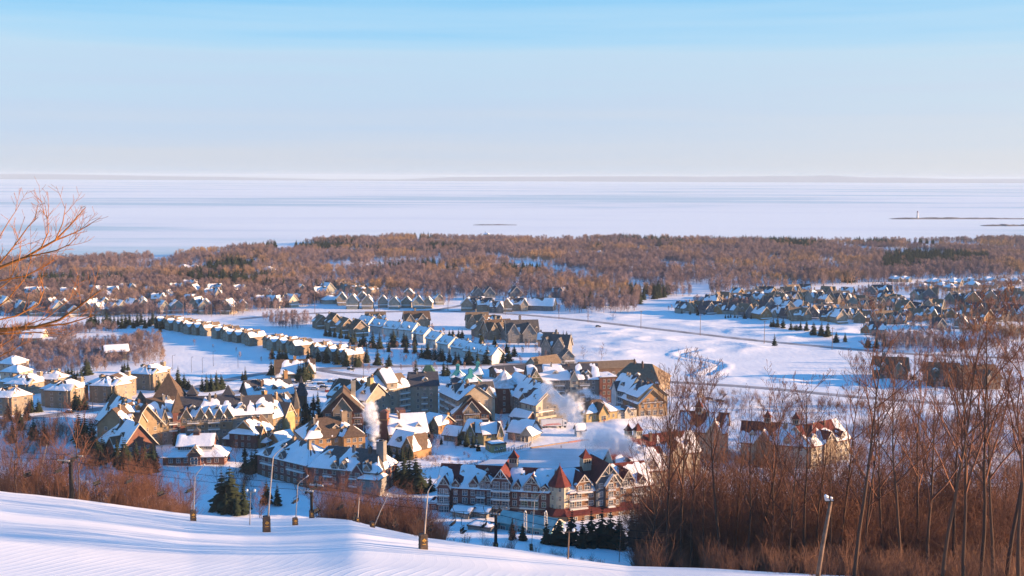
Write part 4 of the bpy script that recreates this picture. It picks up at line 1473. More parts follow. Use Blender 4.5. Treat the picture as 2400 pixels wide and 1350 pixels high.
    for k in (0.15, 0.38, 0.62, 0.85):
        g.window(g.L * k, 4.0, 1.6, 1.9, 0, style=2)
        g.window(g.L * k, 0.1, 2.0, 2.6, -0.06, style=2)
    for k in (0.35, 0.65):
        g.window(g.L * k, 6.7, 1.6, 2.0, 0, style=2)
    b = Bld('yellow_shop', 'single-storey yellow shop with brown hip roof and pointed entrance gable', 'shop', G(1410, 985))
    f = wing(b, (1374, 989), (1446, 982), 12, 1, 'yellow', 'brown', 'h', 5.0, 3.8, 0.3, (2.6, 1.0, 1.9, 1), seed=131)
    f.gable(f.L * 0.36, f.L * 0.66, -1.6, -2, 3.8, 8.0, 7, wallm('yellow'), roofm('brown'), wallm('orange'), 0.35, 6)
    f.window(f.L * 0.51, 0.2, 2.4, 2.4, -1.6, style=2)
    b = Bld('link_block', 'low cream glazed link between the yellow shop and timber inn', 'pavilion', G(1465, 980))
    f = wing(b, (1447, 982), (1492, 978), 9, 1, 'cream', 'greyroof', 'f', 0, 3.4, 0.9, (2.6, 1.9, 1.9, 2), seed=133, wtrim=WTRIM)
    f.gable(f.L * 0.35, f.L * 0.62, -0.8, -2, 3.6, 5.6, 5, wallm('cream'), roofm('greyroof'), WTRIM, 0.3, 6)
    # big tan roofs behind
    b = Bld('conference_hall', 'conference hall with huge bare tan shingle roof behind the brick block', 'hall', G(1490, 915))
    f = wing(b, (1432, 922), (1545, 930), 26, 2, 'tan', 'tanroof', 'h', 8.0, 3.4, 0.06, (4, 1.6, 1.8, 1), seed=135, inset=7)
    b = Bld('long_shed', 'long low shed roof standing behind the gabled hotel', 'shed', G(1430, 880))
    f = wing(b, (1366, 884), (1494, 878), 12, 1, 'umber', 'tanroof', 'g', 2.8, 4.6, 0.05, (4, 1.6, 1.6, 1), seed=136)
    b = Bld('barn', 'tan-roofed barn with pale gable end left of the long shed', 'barn', G(1290, 880))
    f = wing(b, (1262, 880), (1318, 872), 12, 1, 'cream', 'tanroof', 'g', 5.0, 4.4, 0.04, (4, 1.4, 1.6, 1), seed=137, trim=TRIM)
    b = Bld('dark_shed', 'long dark flat shed north of the courtyard with patchy snow', 'shed', G(1230, 880))
    f = wing(b, (1165, 893), (1250, 888), 14, 1, 'umber', 'char', 'g', 2.6, 4.4, 0.35, (4, 1.4, 1.4, 1), seed=138)
    # lodge with red walls at the ski run
    b = Bld('ski_lodge', 'red-walled ski lodge with deep snow eaves, dormers and roof lantern', 'lodge', G(455, 1090))
    f = wing(b, (382, 1091), (526, 1089), 13, 1, 'redbrown', 'greyroof', 'h', 3.4, 3.2, 0.97, (3.0, 1.6, 1.8, 2), seed=141, ov=1.2, wtrim=WTRIM)
    u = Frame(b, b.at + Vector(f.P(f.L * 0.22, 3.0, 0)), f.ang)
    Lu = f.L * 0.56
    u.body(0, Lu, 0, 9, 3, 7.4, wallm('redbrown'), 11.0, 'x')
    u.roof_gable(0, Lu, 0, 9, 7.4, 11.0, roofm('greyroof'), 0.9, 'x', 0.74, 9)
    for k in (0.14, 0.26, 0.7, 0.82, 0.94):
        u.window(Lu * k, 4.9, 1.7, 1.9, 0, style=2, trim=WTRIM)
    u.balcony(0.4, Lu * 0.4, 4.3, 0, 1.4)
    u.balcony(Lu * 0.6, Lu - .4, 4.3, 0, 1.4)
    f.gable(f.L * 0.42, f.L * 0.62, -1.4, -2, 4.6, 7.6, 6, wallm('redbrown'), roofm('greyroof'), wallm('tan'), 0.8, 6, True)
    f.window(f.L * 0.52, 0.4, 2.8, 3.0, -1.4, style=2, trim=WTRIM)
    u.cupola(Lu * 0.5, 4.5, 10.6, 2.4, 1.6, 1.6, wallm('redbrown'), roofm('greyroof'))
    for i, (p0, p1, wm, lab) in enumerate((((656, 1052), (690, 1044), 'orange', 'sunlit little chalet kiosk on the lane below the turret'), ((740, 1032), (762, 1034), 'umber', 'small dark hut with snow roof beside the timbered inn'),
                                           ((1040, 1034), (1072, 1038), 'tan', 'low snow-roofed cabin between the tavern and the yellow house'), ((1196, 990), (1232, 1000), 'redbrown', 'low brick arcade shop in the shade of the long apartment house'), ((862, 1030), (884, 1036), 'tan', 'tiny cabin with thick snow left of the brick tower'))):
        b = Bld('kiosk', lab, 'kiosk', G(*p0))
        f = wing(b, p0, p1, 7, 1, wm, 'brown', 'g', 3.2, 3.0, 0.85, (2.4, 1.2, 1.5, 1), seed=210 + i, ov=0.8, trim=TRIM)
    # chalet-style shops with lit facade
    b = Bld('chalet_shop', 'red and ochre chalet shop with white hip roofs on the village lane', 'shop', G(570, 1050))
    f = wing(b, (538, 1049), (600, 1054), 13, 2, 'brick', 'brown', 'h', 4.2, 3.0, 0.85, (3.0, 1.3, 1.7, 2), seed=145)
    t = Frame(b, b.at + Vector(f.P(-4, 2, 0)), f.ang)
    t.body(0, 4, 0, 7, -2, 3.2, wallm('brick'))
    t.roof_hip(0, 4, 0, 7, 3.2, 5.0, roofm('brown'), 0.6, 0.98, 3)
    g = wing(b, (602, 1052), (640, 1037), 12, 2, 'orange', 'brown', 'g', 5.2, 3.0, 0.55, (2.8, 1.3, 1.7, 2), seed=146, trim=TRIM)
    g.gable(g.L * 0.02, g.L * 0.4, -1.4, -2, 5.4, 9.0, 7, wallm('orange'), roofm('brown'), TRIM, 0.2, 6)
    q = MB()
    q.box(g.L * 0.05, g.L * 0.45, -4.0, -1.5, 2.6, 2.9)
    q.lathe(g.L * 0.25, -2.75, [(2.6, 2.9), (2.4, 3.1), (0.1, 4.6)], 4)
    g.put(q, 'porch_roof', RSNOW)
    # big curved resort on the left: stepped wings + turrets
    b = Bld('resort_hotel', 'long curved resort hotel with many gables, brick turret and pyramid tower', 'hotel', G(450, 1035))
    f = wing(b, (220, 1054), (288, 1084), 14, 2, 'redbrown', 'brown', 'g', 8.6, 3.0, 0.66, (3.2, 1.3, 1.7, 2), seed=151, ov=1.2, trim=TRIM)
    f.gable(f.L * 0.6, f.L * 0.98, -2.2, -2, 4.5, 9.6, 7, wallm('redbrown'), roofm('brown'), TRIM, 0.75, 6)
    f.dormer(f.L * 0.3, 2.2, 2.0, 8.0, 1.2, 1.2, wallm('redbrown'), roofm('brown'))
    f = wing(b, (232, 1026), (306, 1056), 15, 3, 'ochre', 'brown', 'g', 9.0, 3.0, 0.6, (3.2, 1.3, 1.7, 2), seed=150, ov=1.2, trim=TRIM)
    f.chimney(f.L * 0.9, 5, 12, 18, 1.6, wallm('orange'))
    f = wing(b, (306, 1066), (352, 1046), 15, 4, 'ochre', 'brown', 'g', 7.0, 2.9, 0.62, (3.0, 1.3, 1.7, 1), seed=152, ground=(5.8, 'stone'))
    f.gable(f.L * 0.25, f.L * 0.75, -0.8, 8, 11.6, 16.0, 9, wallm('ochre'), roofm('brown'), TRIM, 0.4, 6)
    f = wing(b, (352, 1046), (424, 1040), 16, 4, 'ochre', 'brown', 'g', 7.2, 2.9, 0.55, (3.0, 1.3, 1.7, 1), seed=153, ground=(5.8, 'stone'))
    for k in (0.22, 0.5):
        f.gable(f.L * (k - .1), f.L * (k + .1), -0.8, 8, 11.6, 15.4, 9, wallm('ochre'), roofm('brown'), TRIM, 0.45, 6)
        f.window(f.L * k, 9.2, 1.9, 1.8, -0.8, style=2)
    for z in (6.0, 8.9):
        f.balcony(f.L * 0.62, f.L * 0.9, z, 0, 1.2)
    t = Frame(b, b.at + Vector(f.P(f.L * 0.94, -0.8, 0)), f.ang)
    t.turret(0, 2.4, 3.4, 14.0, 8.6, wallm('brick'), roofm('brown'), 4, 4, 2.9, 2.0)
    f2 = wing(b, (424, 1040), (545, 1036), 16, 4, 'ochre', 'char', 'g', 7.0, 2.9, 0.42, (3.0, 1.3, 1.7, 1), seed=154, ground=(5.8, 'stone'))
    for k in (0.12, 0.40, 0.55, 0.76, 0.92):
        f2.gable(f2.L * k - 2.2, f2.L * k + 2.2, -0.8, 8, 11.6, 15.4, 9, wallm('ochre'), roofm('brown'), TRIM, 0.7, int(k * 50))
        f2.window(f2.L * k - .9, 9.2, 1.4, 1.8, -0.8, style=2)
        f2.window(f2.L * k + .9, 9.2, 1.4, 1.8, -0.8, style=2)
    for z in (6.0, 8.9):
        for k in (0.25, 0.65):
            f2.balcony(f2.L * k - 2.5, f2.L * k + 2.5, z, 0, 1.2)
    f3 = wing(b, (546, 1036), (640, 1030), 16, 4, 'beige', 'char', 'g', 6.5, 2.9, 0.5, (3.0, 1.3, 1.7, 1), seed=155, ground=(5.8, 'stone'))
    f4 = wing(b, (641, 1028), (706, 1008), 16, 3, 'ochre', 'greyroof', 'g', 7.4, 3.0, 0.45, (3.0, 1.3, 1.7, 2), seed=156, trim=TRIM)
    f4.gable(f4.L * 0.35, f4.L * 0.7, -1.2, -2, 9.0, 14.2, 9, wallm('yellow'), roofm('greyroof'), TRIM, 0.2, 6, True)
    f4.turret(f4.L * 0.84, 0.5, 2.5, 11.0, 8.6, wallm('orange'), roofm('greyroof'), 3, 8, 3.0, 1.0)
    f4.chimney(f4.L * 0.2, 8, 14, 20, 1.8, wallm('orange'))
    # towers on the far side of the resort
    for px, py, w, h, rh in ((398, 990, 13.0, 12.0, 11.5), (331, 990, 5.0, 9.5, 5.5), (279, 1000, 5.0, 8.5, 6.0), (452, 985, 4.6, 12.5, 4.6), (536, 990, 4.8, 13.0, 5.0), (707, 968, 5.0, 9.0, 9.5)):
        p = G(px, py)
        t = Frame(b, (p.x, p.y), 0.1)
        q = MB()
        q.box(-w / 2, w / 2, -w / 2, w / 2, -2, h)
        t.put(q, 'tower', wallm('umber'))
        q = MB()
        q.lathe(0, 0, [((w / 2 + .5) * 1.414, h - .1), ((w / 2 + .45) * 1.414, h + .1), (w * 0.33, h + rh * 0.55), (0.06, h + rh)], 4)
        t.put(q, 'tower_roof', roofm('brown') if px in (398, 331) else roofm('char'))
    b = Bld('back_range', 'dark-roofed hotel range behind the resort with smoking chimney', 'hotel', G(640, 960))
    f = wing(b, (585, 975), (690, 965), 16, 3, 'umber', 'char', 'g', 6.5, 3.0, 0.5, (3.2, 1.3, 1.7, 1), seed=158)
    f.chimney(f.L * 0.92, 8, 12, 19.4, 1.8, wallm('orange'))
    f.chimney(f.L * 0.35, 5, 12, 16.0, 1.4, wallm('umber'))
    for k in (0.2, 0.6):
        f.dormer(f.L * k, 2.4, 2.0, 10.6, 1.6, 1.2, wallm('umber'), roofm('char'))
    b = Bld('mansard_house', 'house with tall dark mansard roof facing the parking lot', 'house', G(795, 975))
    f = wing(b, (772, 972), (824, 970), 14, 2, 'tan', 'char', 'h', 9.0, 3.2, 0.08, (3, 1.3, 1.6, 1), seed=159, inset=3.5, flat=3)
    b = Bld('information_house', 'dark-shingled house with yellow gable ends between conifers by the road fork', 'house', G(690, 888))
    f = wing(b, (650, 889), (735, 886), 13, 1, 'olive', 'brown', 'g', 6.0, 3.6, 0.5, (3.2, 1.4, 1.7, 1), seed=160, ov=1.4, trim=wallm('yellow'))
    f.gable(f.L * 0.72, f.L * 1.02, -2, -2, 3.6, 8.6, 8, wallm('yellow'), roofm('brown'), wallm('yellow'), 0.2, 6)
    f.chimney(f.L * 0.5, 6.5, 8, 12.0, 1.6, wallm('orange'))
    b = Bld('chalet', 'lone snow-roofed chalet at the edge of the grey thicket', 'chalet', G(275, 845))
    f = wing(b, (250, 846), (299, 843), 11, 2, 'beige', 'greyroof', 'g', 3.2, 2.8, 0.97, (3.2, 1.4, 1.6, 1), seed=161, ov=1.4)
    b = Bld('farmhouse', 'old cream farmhouse with snowy lean-to in the thicket behind the branches', 'house', G(80, 812))
    f = wing(b, (48, 812), (98, 812), 12, 2, 'cream', 'brown', 'g', 5.0, 2.8, 0.55, (3.2, 1.4, 1.6, 1), seed=162, trim=TRIM)
    g = wing(b, (99, 813), (132, 812), 9, 1, 'cream', 'greyroof', 'g', 2.4, 2.8, 0.95, (3.2, 1.4, 1.4, 1), seed=163)
    # beige three-storey apartment blocks on the left
    for i, (p0, p1, q1, lab) in enumerate((((97, 952), (158, 958), (208, 940), 'beige three-storey apartment block with conifers at its door'), ((210, 936), (262, 946), (320, 924), 'sunlit apartment block with paired chimneys, middle one of three along the road'),
                                           ((312, 910), (352, 916), (400, 900), 'apartment block with snowy roof, furthest along the road by the clearing'), ((0, 968), (20, 975), (52, 962), 'apartment block cut by the picture edge behind orange twigs'),
                                           ((0, 920), (60, 928), (112, 912), 'low apartment block with broad snow roof behind the twigs'), ((100, 912), (128, 915), (150, 906), 'small pale apartment block squeezed between two larger ones'))):
        b = Bld('apartment_block', lab, 'apartment block', G(*p1), 'beige apartment blocks by the west road')
        h = 3 if i not in (4, 5) else 2
        f = wing(b, p0, p1, 12, h, 'beige', 'brown', 'h', 3.6, 2.9, 0.6, (4.2, 1.3, 1.6, 1), seed=170 + i * 3)
        g = wing(b, p1, q1, 12, h, 'tan', 'brown', 'h', 3.6, 2.9, 0.55, (4.0, 1.3, 1.6, 1), seed=171 + i * 3)
        g.gable(g.L * 0.02, g.L * 0.36, -1.6, -2, h * 2.9 + .3, h * 2.9 + 2.8, 7, wallm('tan'), roofm('brown'), TRIM, 0.8, i)
        for z in range(h):
            g.window(g.L * 0.19, z * 2.9 + .9, 2.0, 1.6, -1.6, style=1)
            if z:
                g.balcony(g.L * 0.42, g.L * 0.6, z * 2.9, 0, 1.3)
        g.chimney(g.L * 0.85, 2.5, h * 2.9, h * 2.9 + 4.2, 2.2, wallm('tan'))
        f.chimney(f.L * 0.3, 4.0, h * 2.9, h * 2.9 + 4.0, 2.2, wallm('tan'))
    for i, (p0, p1, lab) in enumerate((((0, 872), (40, 874), 'snow-roofed house above the apartment blocks at the picture edge'), ((32, 878), (62, 872), 'second snow-roofed house above the apartment blocks'), ((2, 895), (46, 898), 'wide house with sunlit yellow wall behind the twigs'))):
        b = Bld('house', lab, 'house', G(*p0))
        f = wing(b, p0, p1, 11, 2, 'cream', 'brown', 'h', 3.4, 2.8, 0.85, (3.4, 1.3, 1.5, 1), seed=190 + i)
    for i, (p0, p1, d, lab) in enumerate((((2050, 890), (2128, 893), 15, 'dark brown chalet half hidden behind the leaning tree'), ((2172, 905), (2250, 908), 15, 'brown chalet with wide roof behind the tall trees'),
                                          ((2262, 915), (2345, 912), 16, 'broad dark-roofed chalet behind the tallest trees'))):
        b = Bld('chalet', lab, 'chalet', G(*p0))
        f = wing(b, p0, p1, d, 2, 'umber', 'brown', 'g', 6.0, 3.0, 0.12, (3.4, 1.4, 1.6, 1), seed=195 + i, ov=1.0)
        f.gable(f.L * 0.55, f.L * 0.85, -1, -2, 6.4, 10.6, 8, wallm('tan'), roofm('brown'), TRIM, 0.1, 6)
        f.chimney(f.L * 0.3, 7, 8, 14.5, 1.5, wallm('stone'))


village()

# ------------------------------------------------------------------ houses of the estates
def px_at(pts):
    return [G(x, y) for x, y in pts]


HPROTO = {}
HR = random.Random(77)


def house_proto(kind, wm, rm, cov, first_label, first_at, rz, name='house'):
    """small houses: a few kinds, each with walls, roof, gable, chimney, windows; built at the origin, turned by the root"""
    b = Bld(name, first_label, 'house', (0, 0))
    rng = random.Random(sum(map(ord, kind + wm + rm)))
    sd_ = rng.randint(0, 90)
    if kind == 'gable':            # steep front gable with porch
        f = wing(b, (-4.5, -5.5, 0), (4.5, -5.5, 0), 11, 2, wm, rm, 'y', 5.0, 2.7, cov, (3.2, 1.3, 1.5, 1), seed=sd_, trim=TRIM, res=1.6, pane=False, ends=False)
        f.window(4.5, 6.0, 1.4, 1.3, 0, pane=False)
        f.window(9.0, 1.0, 1.4, 1.5, 4, 'R', pane=False)
        f.window(9.0, 3.8, 1.4, 1.5, 7, 'R', pane=False)
        f.chimney(2.0, 7, 6, 11.4, 0.9, wallm('stone'), snow=False)
        f.body(0.6, 8.4, -1.8, -0.05, -1.5, 2.3, wallm(wm), name='porch')
        q = MB()
        q.box(0.2, 8.8, -2.2, -0.02, 2.3, 2.7)
        f.put(q, 'porch_roof', RSNOW)
    elif kind == 'long':           # long ridge, two little gables
        f = wing(b, (-7.5, -5, 0), (7.5, -5, 0), 10, 2, wm, rm, 'g', 5.0, 2.6, cov, (3.4, 1.3, 1.4, 1), seed=sd_, trim=TRIM, res=1.6, pane=False)
        for k in (3.6, 11.2):
            f.gable(k - 2.2, k + 2.2, -1.0, -2, 5.2, 9.0, 5, wallm(wm), roofm(rm), TRIM, cov, 4)
            f.window(k, 3.6, 1.4, 1.4, -1.0, pane=False)
        f.chimney(7.5, 6, 7, 12.4, 1.0, wallm('stone'), snow=False)
    elif kind == 'hip':
        f = wing(b, (-6.5, -5.5, 0), (6.5, -5.5, 0), 11, 1, wm, rm, 'h', 3.6, 3.2, cov, (3.2, 1.4, 1.4, 1), seed=sd_, res=1.6, pane=False)
        f.gable(7.5, 12.0, -1.6, -2, 3.3, 6.0, 6, wallm(wm), roofm(rm), TRIM, cov, 5)
        f.chimney(4, 7, 4, 8.4, 1.0, wallm('stone'), snow=False)
    elif kind == 'cross':          # L shape
        f = wing(b, (-6, -3, 0), (6, -3, 0), 9, 2, wm, rm, 'g', 4.4, 2.6, cov, (3.4, 1.3, 1.4, 1), seed=sd_, trim=TRIM, res=1.6, pane=False)
        f.gable(6.4, 12.2, -3.6, -2, 5.3, 10.0, 4.5, wallm(wm), roofm(rm), TRIM, cov, 5)
        f.window(9.3, 1.0, 1.8, 1.5, -3.6, pane=False)
        f.window(9.3, 3.7, 1.8, 1.5, -3.6, pane=False)
        f.dormer(3.0, 2.2, 0.4, 5.8, 1.2, 1.1, wallm(wm), roofm(rm), cov=cov, win=False)
        f.chimney(1.5, 5, 6, 11.2, 1.0, wallm('stone'), snow=False)
    elif kind == 'town':           # narrow townhouse unit, ridge front to back
        f = wing(b, (-3.5, -6.5, 0), (3.5, -6.5, 0), 13, 2, wm, rm, 'y', 2.9, 2.8, cov, (3.0, 1.4, 1.5, 1), seed=sd_, res=1.6, pane=False, ends=False, ov=0.5)
        f.chimney(5.2, 7, 6, 9.6, 0.9, wallm('tan'), snow=False)
        f.window(7.0, 1.0, 1.3, 1.4, 4, 'R', pane=False)
    elif kind == 'white':          # three-storey white unit, ridge along the row
        f = wing(b, (-6, -5.5, 0), (6, -5.5, 0), 11, 2, wm, rm, 'g', 4.6, 2.9, cov, (2.6, 1.2, 1.5, 1), seed=sd_, trim=WTRIM, res=1.6, pane=False, wtrim=WTRIM)
        for k in (2.4, 8.6):
            f.dormer(k, 2.0, 0.4, 6.4, 1.2, 1.1, wallm(wm), roofm(rm), WTRIM, cov=cov, win=False)
        f.chimney(10.6, 5.5, 8, 12.0, 1.0, wallm('tan'), snow=False)
    elif kind == 'chalet':         # big double-gabled chalet
        f = wing(b, (-9, -6, 0), (9, -6, 0), 12, 2, wm, rm, 'g', 6.4, 2.9, cov, (3.6, 1.4, 1.5, 1), seed=sd_, trim=TRIM, res=1.8, pane=False)
        for k, w in ((3.6, 3.2), (12.6, 3.8)):
            f.gable(k - w, k + w, -1.6, -2, 5.9, 11.2, 6, wallm(wm), roofm(rm), TRIM, cov * 0.8, 4)
            f.window(k, 3.6, 2.2, 1.6, -1.6, pane=False)
            f.window(k, 0.8, 2.2, 1.6, -1.6, pane=False)
            f.window(k, 6.8, 1.2, 1.6, -1.6, pane=False)
        f.chimney(8.2, 7, 9, 15.0, 1.3, wallm('stone'), snow=False)
    b.root.location = first_at
    b.root.rotation_euler = (0, 0, rz)
    return b.root


def place_house(kind, wm, rm, cov, p, rz, label, group, cat='house', name='house'):
    k = (kind, wm, rm, cov)
    if k in HPROTO:
        r = copy_tree(HPROTO[k])
        r.location = p
        r.rotation_euler = (0, 0, rz)
        r.name = name
    else:
        r = house_proto(kind, wm, rm, cov, label, p, rz, name)
        HPROTO[k] = r
    tag(r, label, cat, group)
    v = HR.uniform(0.86, 1.16)
    r.scale = (v * HR.uniform(0.9, 1.15), v, v * HR.uniform(0.92, 1.1)) if kind not in ('town', 'white') else (1, HR.uniform(.95, 1.1), HR.uniform(0.94, 1.08))
    return r


def estates():
    hue = {'sage': 'grey-green', 'bluegrey': 'blue-grey', 'orange': 'ochre-brown', 'tan': 'tan', 'beige': 'beige', 'cream': 'cream'}
    rng = random.Random(12)
    # west estate: small gabled houses among bare trees
    west = [(12, 726), (33, 722), (58, 721), (96, 726), (121, 726), (151, 731), (174, 741), (83, 739), (50, 737), (136, 739), (217, 731), (247, 728), (262, 737), (234, 739), (206, 739),
            (285, 734), (310, 731), (338, 732), (267, 722), (302, 720), (383, 734), (413, 732), (463, 732), (482, 734), (509, 718), (536, 734), (569, 728), (541, 717), (448, 713),
            (78, 702), (108, 701), (161, 698), (148, 708), (247, 702), (300, 688), (317, 667), (307, 676), (353, 701), (373, 713), (393, 701), (413, 684), (446, 680), (456, 692),
            (504, 692), (350, 687), (500, 706), (574, 701), (592, 713), (80, 670), (264, 696), (335, 718), (625, 698), (706, 693), (663, 708), (696, 708), (680, 719), (645, 721),
            (620, 718), (751, 701), (766, 693), (774, 711), (718, 711), (192, 712), (420, 704), (225, 690), (560, 690), (10, 690)]
    west.sort()
    for i, (x, y) in enumerate(west):
        kind = 'gable' if y > 725 else rng.choice(['gable', 'hip', 'cross', 'hip'])
        wm = rng.choice(['beige', 'cream', 'sage'])
        rm = rng.choice(['greyroof', 'brown'])
        place_house(kind, wm, rm, 0.8, G(x, y), rng.choice([0.5, 0.35, 0.7, -0.2]) + rng.uniform(-.1, .1),
                    f'snow-roofed {hue[wm]} house, {ordinal(i)} from the left in the wooded west estate', 'houses of the west estate')
    row = [(801, 714), (827, 722), (849, 707), (862, 722), (897, 719), (925, 722), (953, 719), (958, 702), (980, 722), (1003, 722), (1028, 712)]
    for i, (x, y) in enumerate(row):
        place_house('gable', 'sage' if i % 3 else 'beige', 'char', 0.6, G(x, y), rng.uniform(-0.15, 0.25),
                    f'grey gabled house, {ordinal(i)} from the left along the upper field road', 'gabled houses along the upper field road')
    for i, (x, y) in enumerate([(796, 677), (812, 682), (829, 685), (849, 689), (872, 693)]):
        place_house('town', 'beige', 'tanroof', 0.45, G(x, y), -0.5, f'tan-roofed terrace unit, {ordinal(i)} down the short terrace at the wood edge', 'short terrace at the wood edge')
    mid = [(1094, 727), (1116, 727), (1119, 702), (1139, 729), (1146, 703), (1164, 732), (1187, 729), (1205, 718), (1215, 727), (1208, 702), (1286, 719), (1308, 697)]
    for i, (x, y) in enumerate(sorted(mid)):
        place_house('cross' if i % 2 else 'gable', 'bluegrey' if i % 3 else 'beige', 'char', 0.6, G(x, y), rng.uniform(-0.2, 0.3),
                    f'grey-blue snow-dusted chalet, {ordinal(i)} from the left above the road bend', 'snow-dusted chalets above the road bend')
    b = Bld('barn', 'long barn with half-bare brown roof right of the road-bend chalets', 'barn', G(1262, 727))
    f = wing(b, (1236, 727), (1296, 729), 14, 1, 'bluegrey', 'brown', 'g', 6.0, 4.0, 0.6, (4, 1.6, 1.6, 1), seed=301)
    # long townhouse row running away from the village road
    a, c = G(380, 766), G(842, 853)
    d = (c - a)
    ang = math.atan2(d.y, d.x)
    n = 27
    for i in range(n):
        if i in (8, 15, 21):
            continue
        t = (i + 0.5) / n
        p = a + d * t
        off = Vector((-math.sin(ang), math.cos(ang), 0)) * (1.6 * math.sin(i * 2.1))
        place_house('town', ['tan', 'beige'][i % 2], ['tanroof', 'greyroof'][i % 5 == 0], [0.62, 0.5, 0.72][i % 3], p + off, ang,
                    f'tan townhouse, {ordinal(i)} unit from the far end of the long diagonal row', 'long diagonal townhouse row', 'townhouse', 'townhouse')
    # white row
    wr = [(862, 774), (893, 781), (925, 787), (962, 792), (995, 800), (1024, 812), (1054, 824), (1085, 834), (1117, 842), (1150, 850)]
    for i, (x, y) in enumerate(wr):
        q = Vector(G(*wr[min(i + 1, len(wr) - 1)])) - Vector(G(*wr[max(i - 1, 0)]))
        place_house('white', 'white' if i < 9 else 'white', 'tanroof', 0.88, G(x, y), math.atan2(q.y, q.x) + 0.25,
                    f'white snow-roofed row house, {ordinal(i)} from the far end of the white row', 'white row houses', 'row house', 'row_house')
    # brown chalets above the white row
    ch = [('gable', 752, 768, 0.5), ('gable', 783, 773, 0.5), ('gable', 811, 779, 0.5), ('gable', 840, 786, 0.5), ('chalet', 880, 763, 0.1), ('chalet', 976, 765, 0.25), ('chalet', 1118, 768, 0.2),
          ('cross', 1150, 772, 0.9), ('gable', 1128, 788, 0.5), ('chalet', 1165, 792, 0.45), ('cross', 1192, 794, 0.7), ('chalet', 1222, 800, 0.15), ('gable', 1250, 799, 0.4), ('cross', 1284, 812, -0.1), ('chalet', 1305, 832, -0.3), ('gable', 1328, 850, 0.2)]
    for i, (k, x, y, r) in enumerate(ch):
        place_house(k, 'tan' if i < 10 else 'grey', ['tanroof', 'brown'][i % 2] if i < 11 else 'greyroof', [0.15, 0.42, 0.3][i % 3], G(x, y), r,
                    f'tall brown chalet with bare shingle roof, {ordinal(i)} from the left above the white row', 'brown chalets above the white row', 'chalet', 'chalet')
    # east estate: crowd of steep gables
    east1 = [(1599, 736), (1627, 736), (1656, 739), (1673, 738), (1692, 740), (1710, 741), (1731, 744), (1750, 746), (1766, 743), (1785, 751), (1810, 749), (1828, 749), (1846, 751), (1871, 754)]
    east2 = [(1668, 719), (1688, 715), (1716, 711), (1727, 706), (1740, 708), (1756, 713), (1778, 714), (1766, 704), (1780, 700), (1804, 718), (1820, 720), (1836, 720), (1848, 715), (1774, 729),
             (1797, 731), (1819, 731), (1844, 734), (1863, 733), (1875, 731), (1789, 698), (1803, 700), (1817, 700), (1834, 703), (1842, 697), (1857, 695), (1871, 705)]
    east3 = [(1893, 707), (1886, 690), (1910, 709), (1934, 713), (1940, 700), (1969, 711), (1986, 698), (2006, 722), (2032, 724), (2053, 722), (2042, 698), (2067, 696), (2076, 711), (2089, 717), (2101, 719)]
    east4 = [(1886, 742), (1906, 750), (1926, 737), (1940, 757), (1953, 744), (1962, 760), (1986, 750), (2019, 757), (2069, 762), (2088, 762), (2108, 762), (2120, 737), (2139, 737), (2126, 750), (2146, 752),
             (2163, 750), (2177, 750), (2195, 747), (2214, 747), (2234, 747), (2261, 744), (2285, 742), (2253, 772), (2277, 772), (2304, 760), (2326, 757), (2343, 754), (2198, 774), (2187, 732), (2030, 786), (2056, 788)]
    east5 = [(2153, 701), (2179, 701), (2280, 718), (2321, 713), (2366, 705), (2391, 708), (2318, 737), (2352, 737), (2378, 739), (2390, 752), (2240, 712)]
    for lst, lab, kinds in ((east1, 'east estate front line', ['gable', 'cross', 'gable']), (east2, 'east estate packed middle', ['gable', 'cross', 'long', 'gable']),
                            (east3, 'east estate back rows', ['gable', 'cross', 'long']), (east4, 'east estate lower rows', ['gable', 'gable', 'long', 'cross']),
                            (east5, 'east estate far corner', ['long', 'chalet'])):
        for i, (x, y) in enumerate(sorted(lst)):
            k = kinds[i % len(kinds)]
            wm = ['tan', 'beige', 'orange', 'bluegrey', 'sage'][(i * 7 + len(lst)) % 5]
            rm = ['char', 'tanroof', 'char'][i % 3]
            place_house(k, wm, rm, 0.5 if rm == 'char' else 0.34, G(x, y), rng.choice([0.9, 0.55, 0.3, -0.4, 1.2]) + rng.uniform(-.1, .1),
                        f'steep gabled {hue[wm]} house, {ordinal(i)} from the left in the {lab}', lab)
    ne = [(2097, 660), (2165, 677), (2188, 669), (2208, 675), (2228, 681), (2235, 669), (2271, 665), (2279, 675), (2314, 665), (2318, 675), (2349, 665), (2379, 665), (2354, 688), (2382, 685)]
    for i, (x, y) in enumerate(sorted(ne)):
        place_house('hip', 'beige', 'greyroof', 0.97, G(x, y), rng.uniform(-.5, .8), f'white-roofed bungalow, {ordinal(i)} from the left on the snowy bank', 'white-roofed bungalows on the snowy bank', 'bungalow', 'bungalow')
    wood = [(430, 634), (457, 632), (392, 628), (630, 640), (975, 583), (1140, 553), (2308, 624), (2280, 600), (2120, 660), (1405, 600)]
    for i, (x, y) in enumerate(sorted(wood)):
        place_house('hip', 'cream', 'greyroof', 0.97, G(x, y), rng.uniform(-.4, .6), f'tiny white-roofed cottage, {ordinal(i)} from the left buried in the far wood', 'cottages in the far wood', 'cottage', 'cottage')


estates()

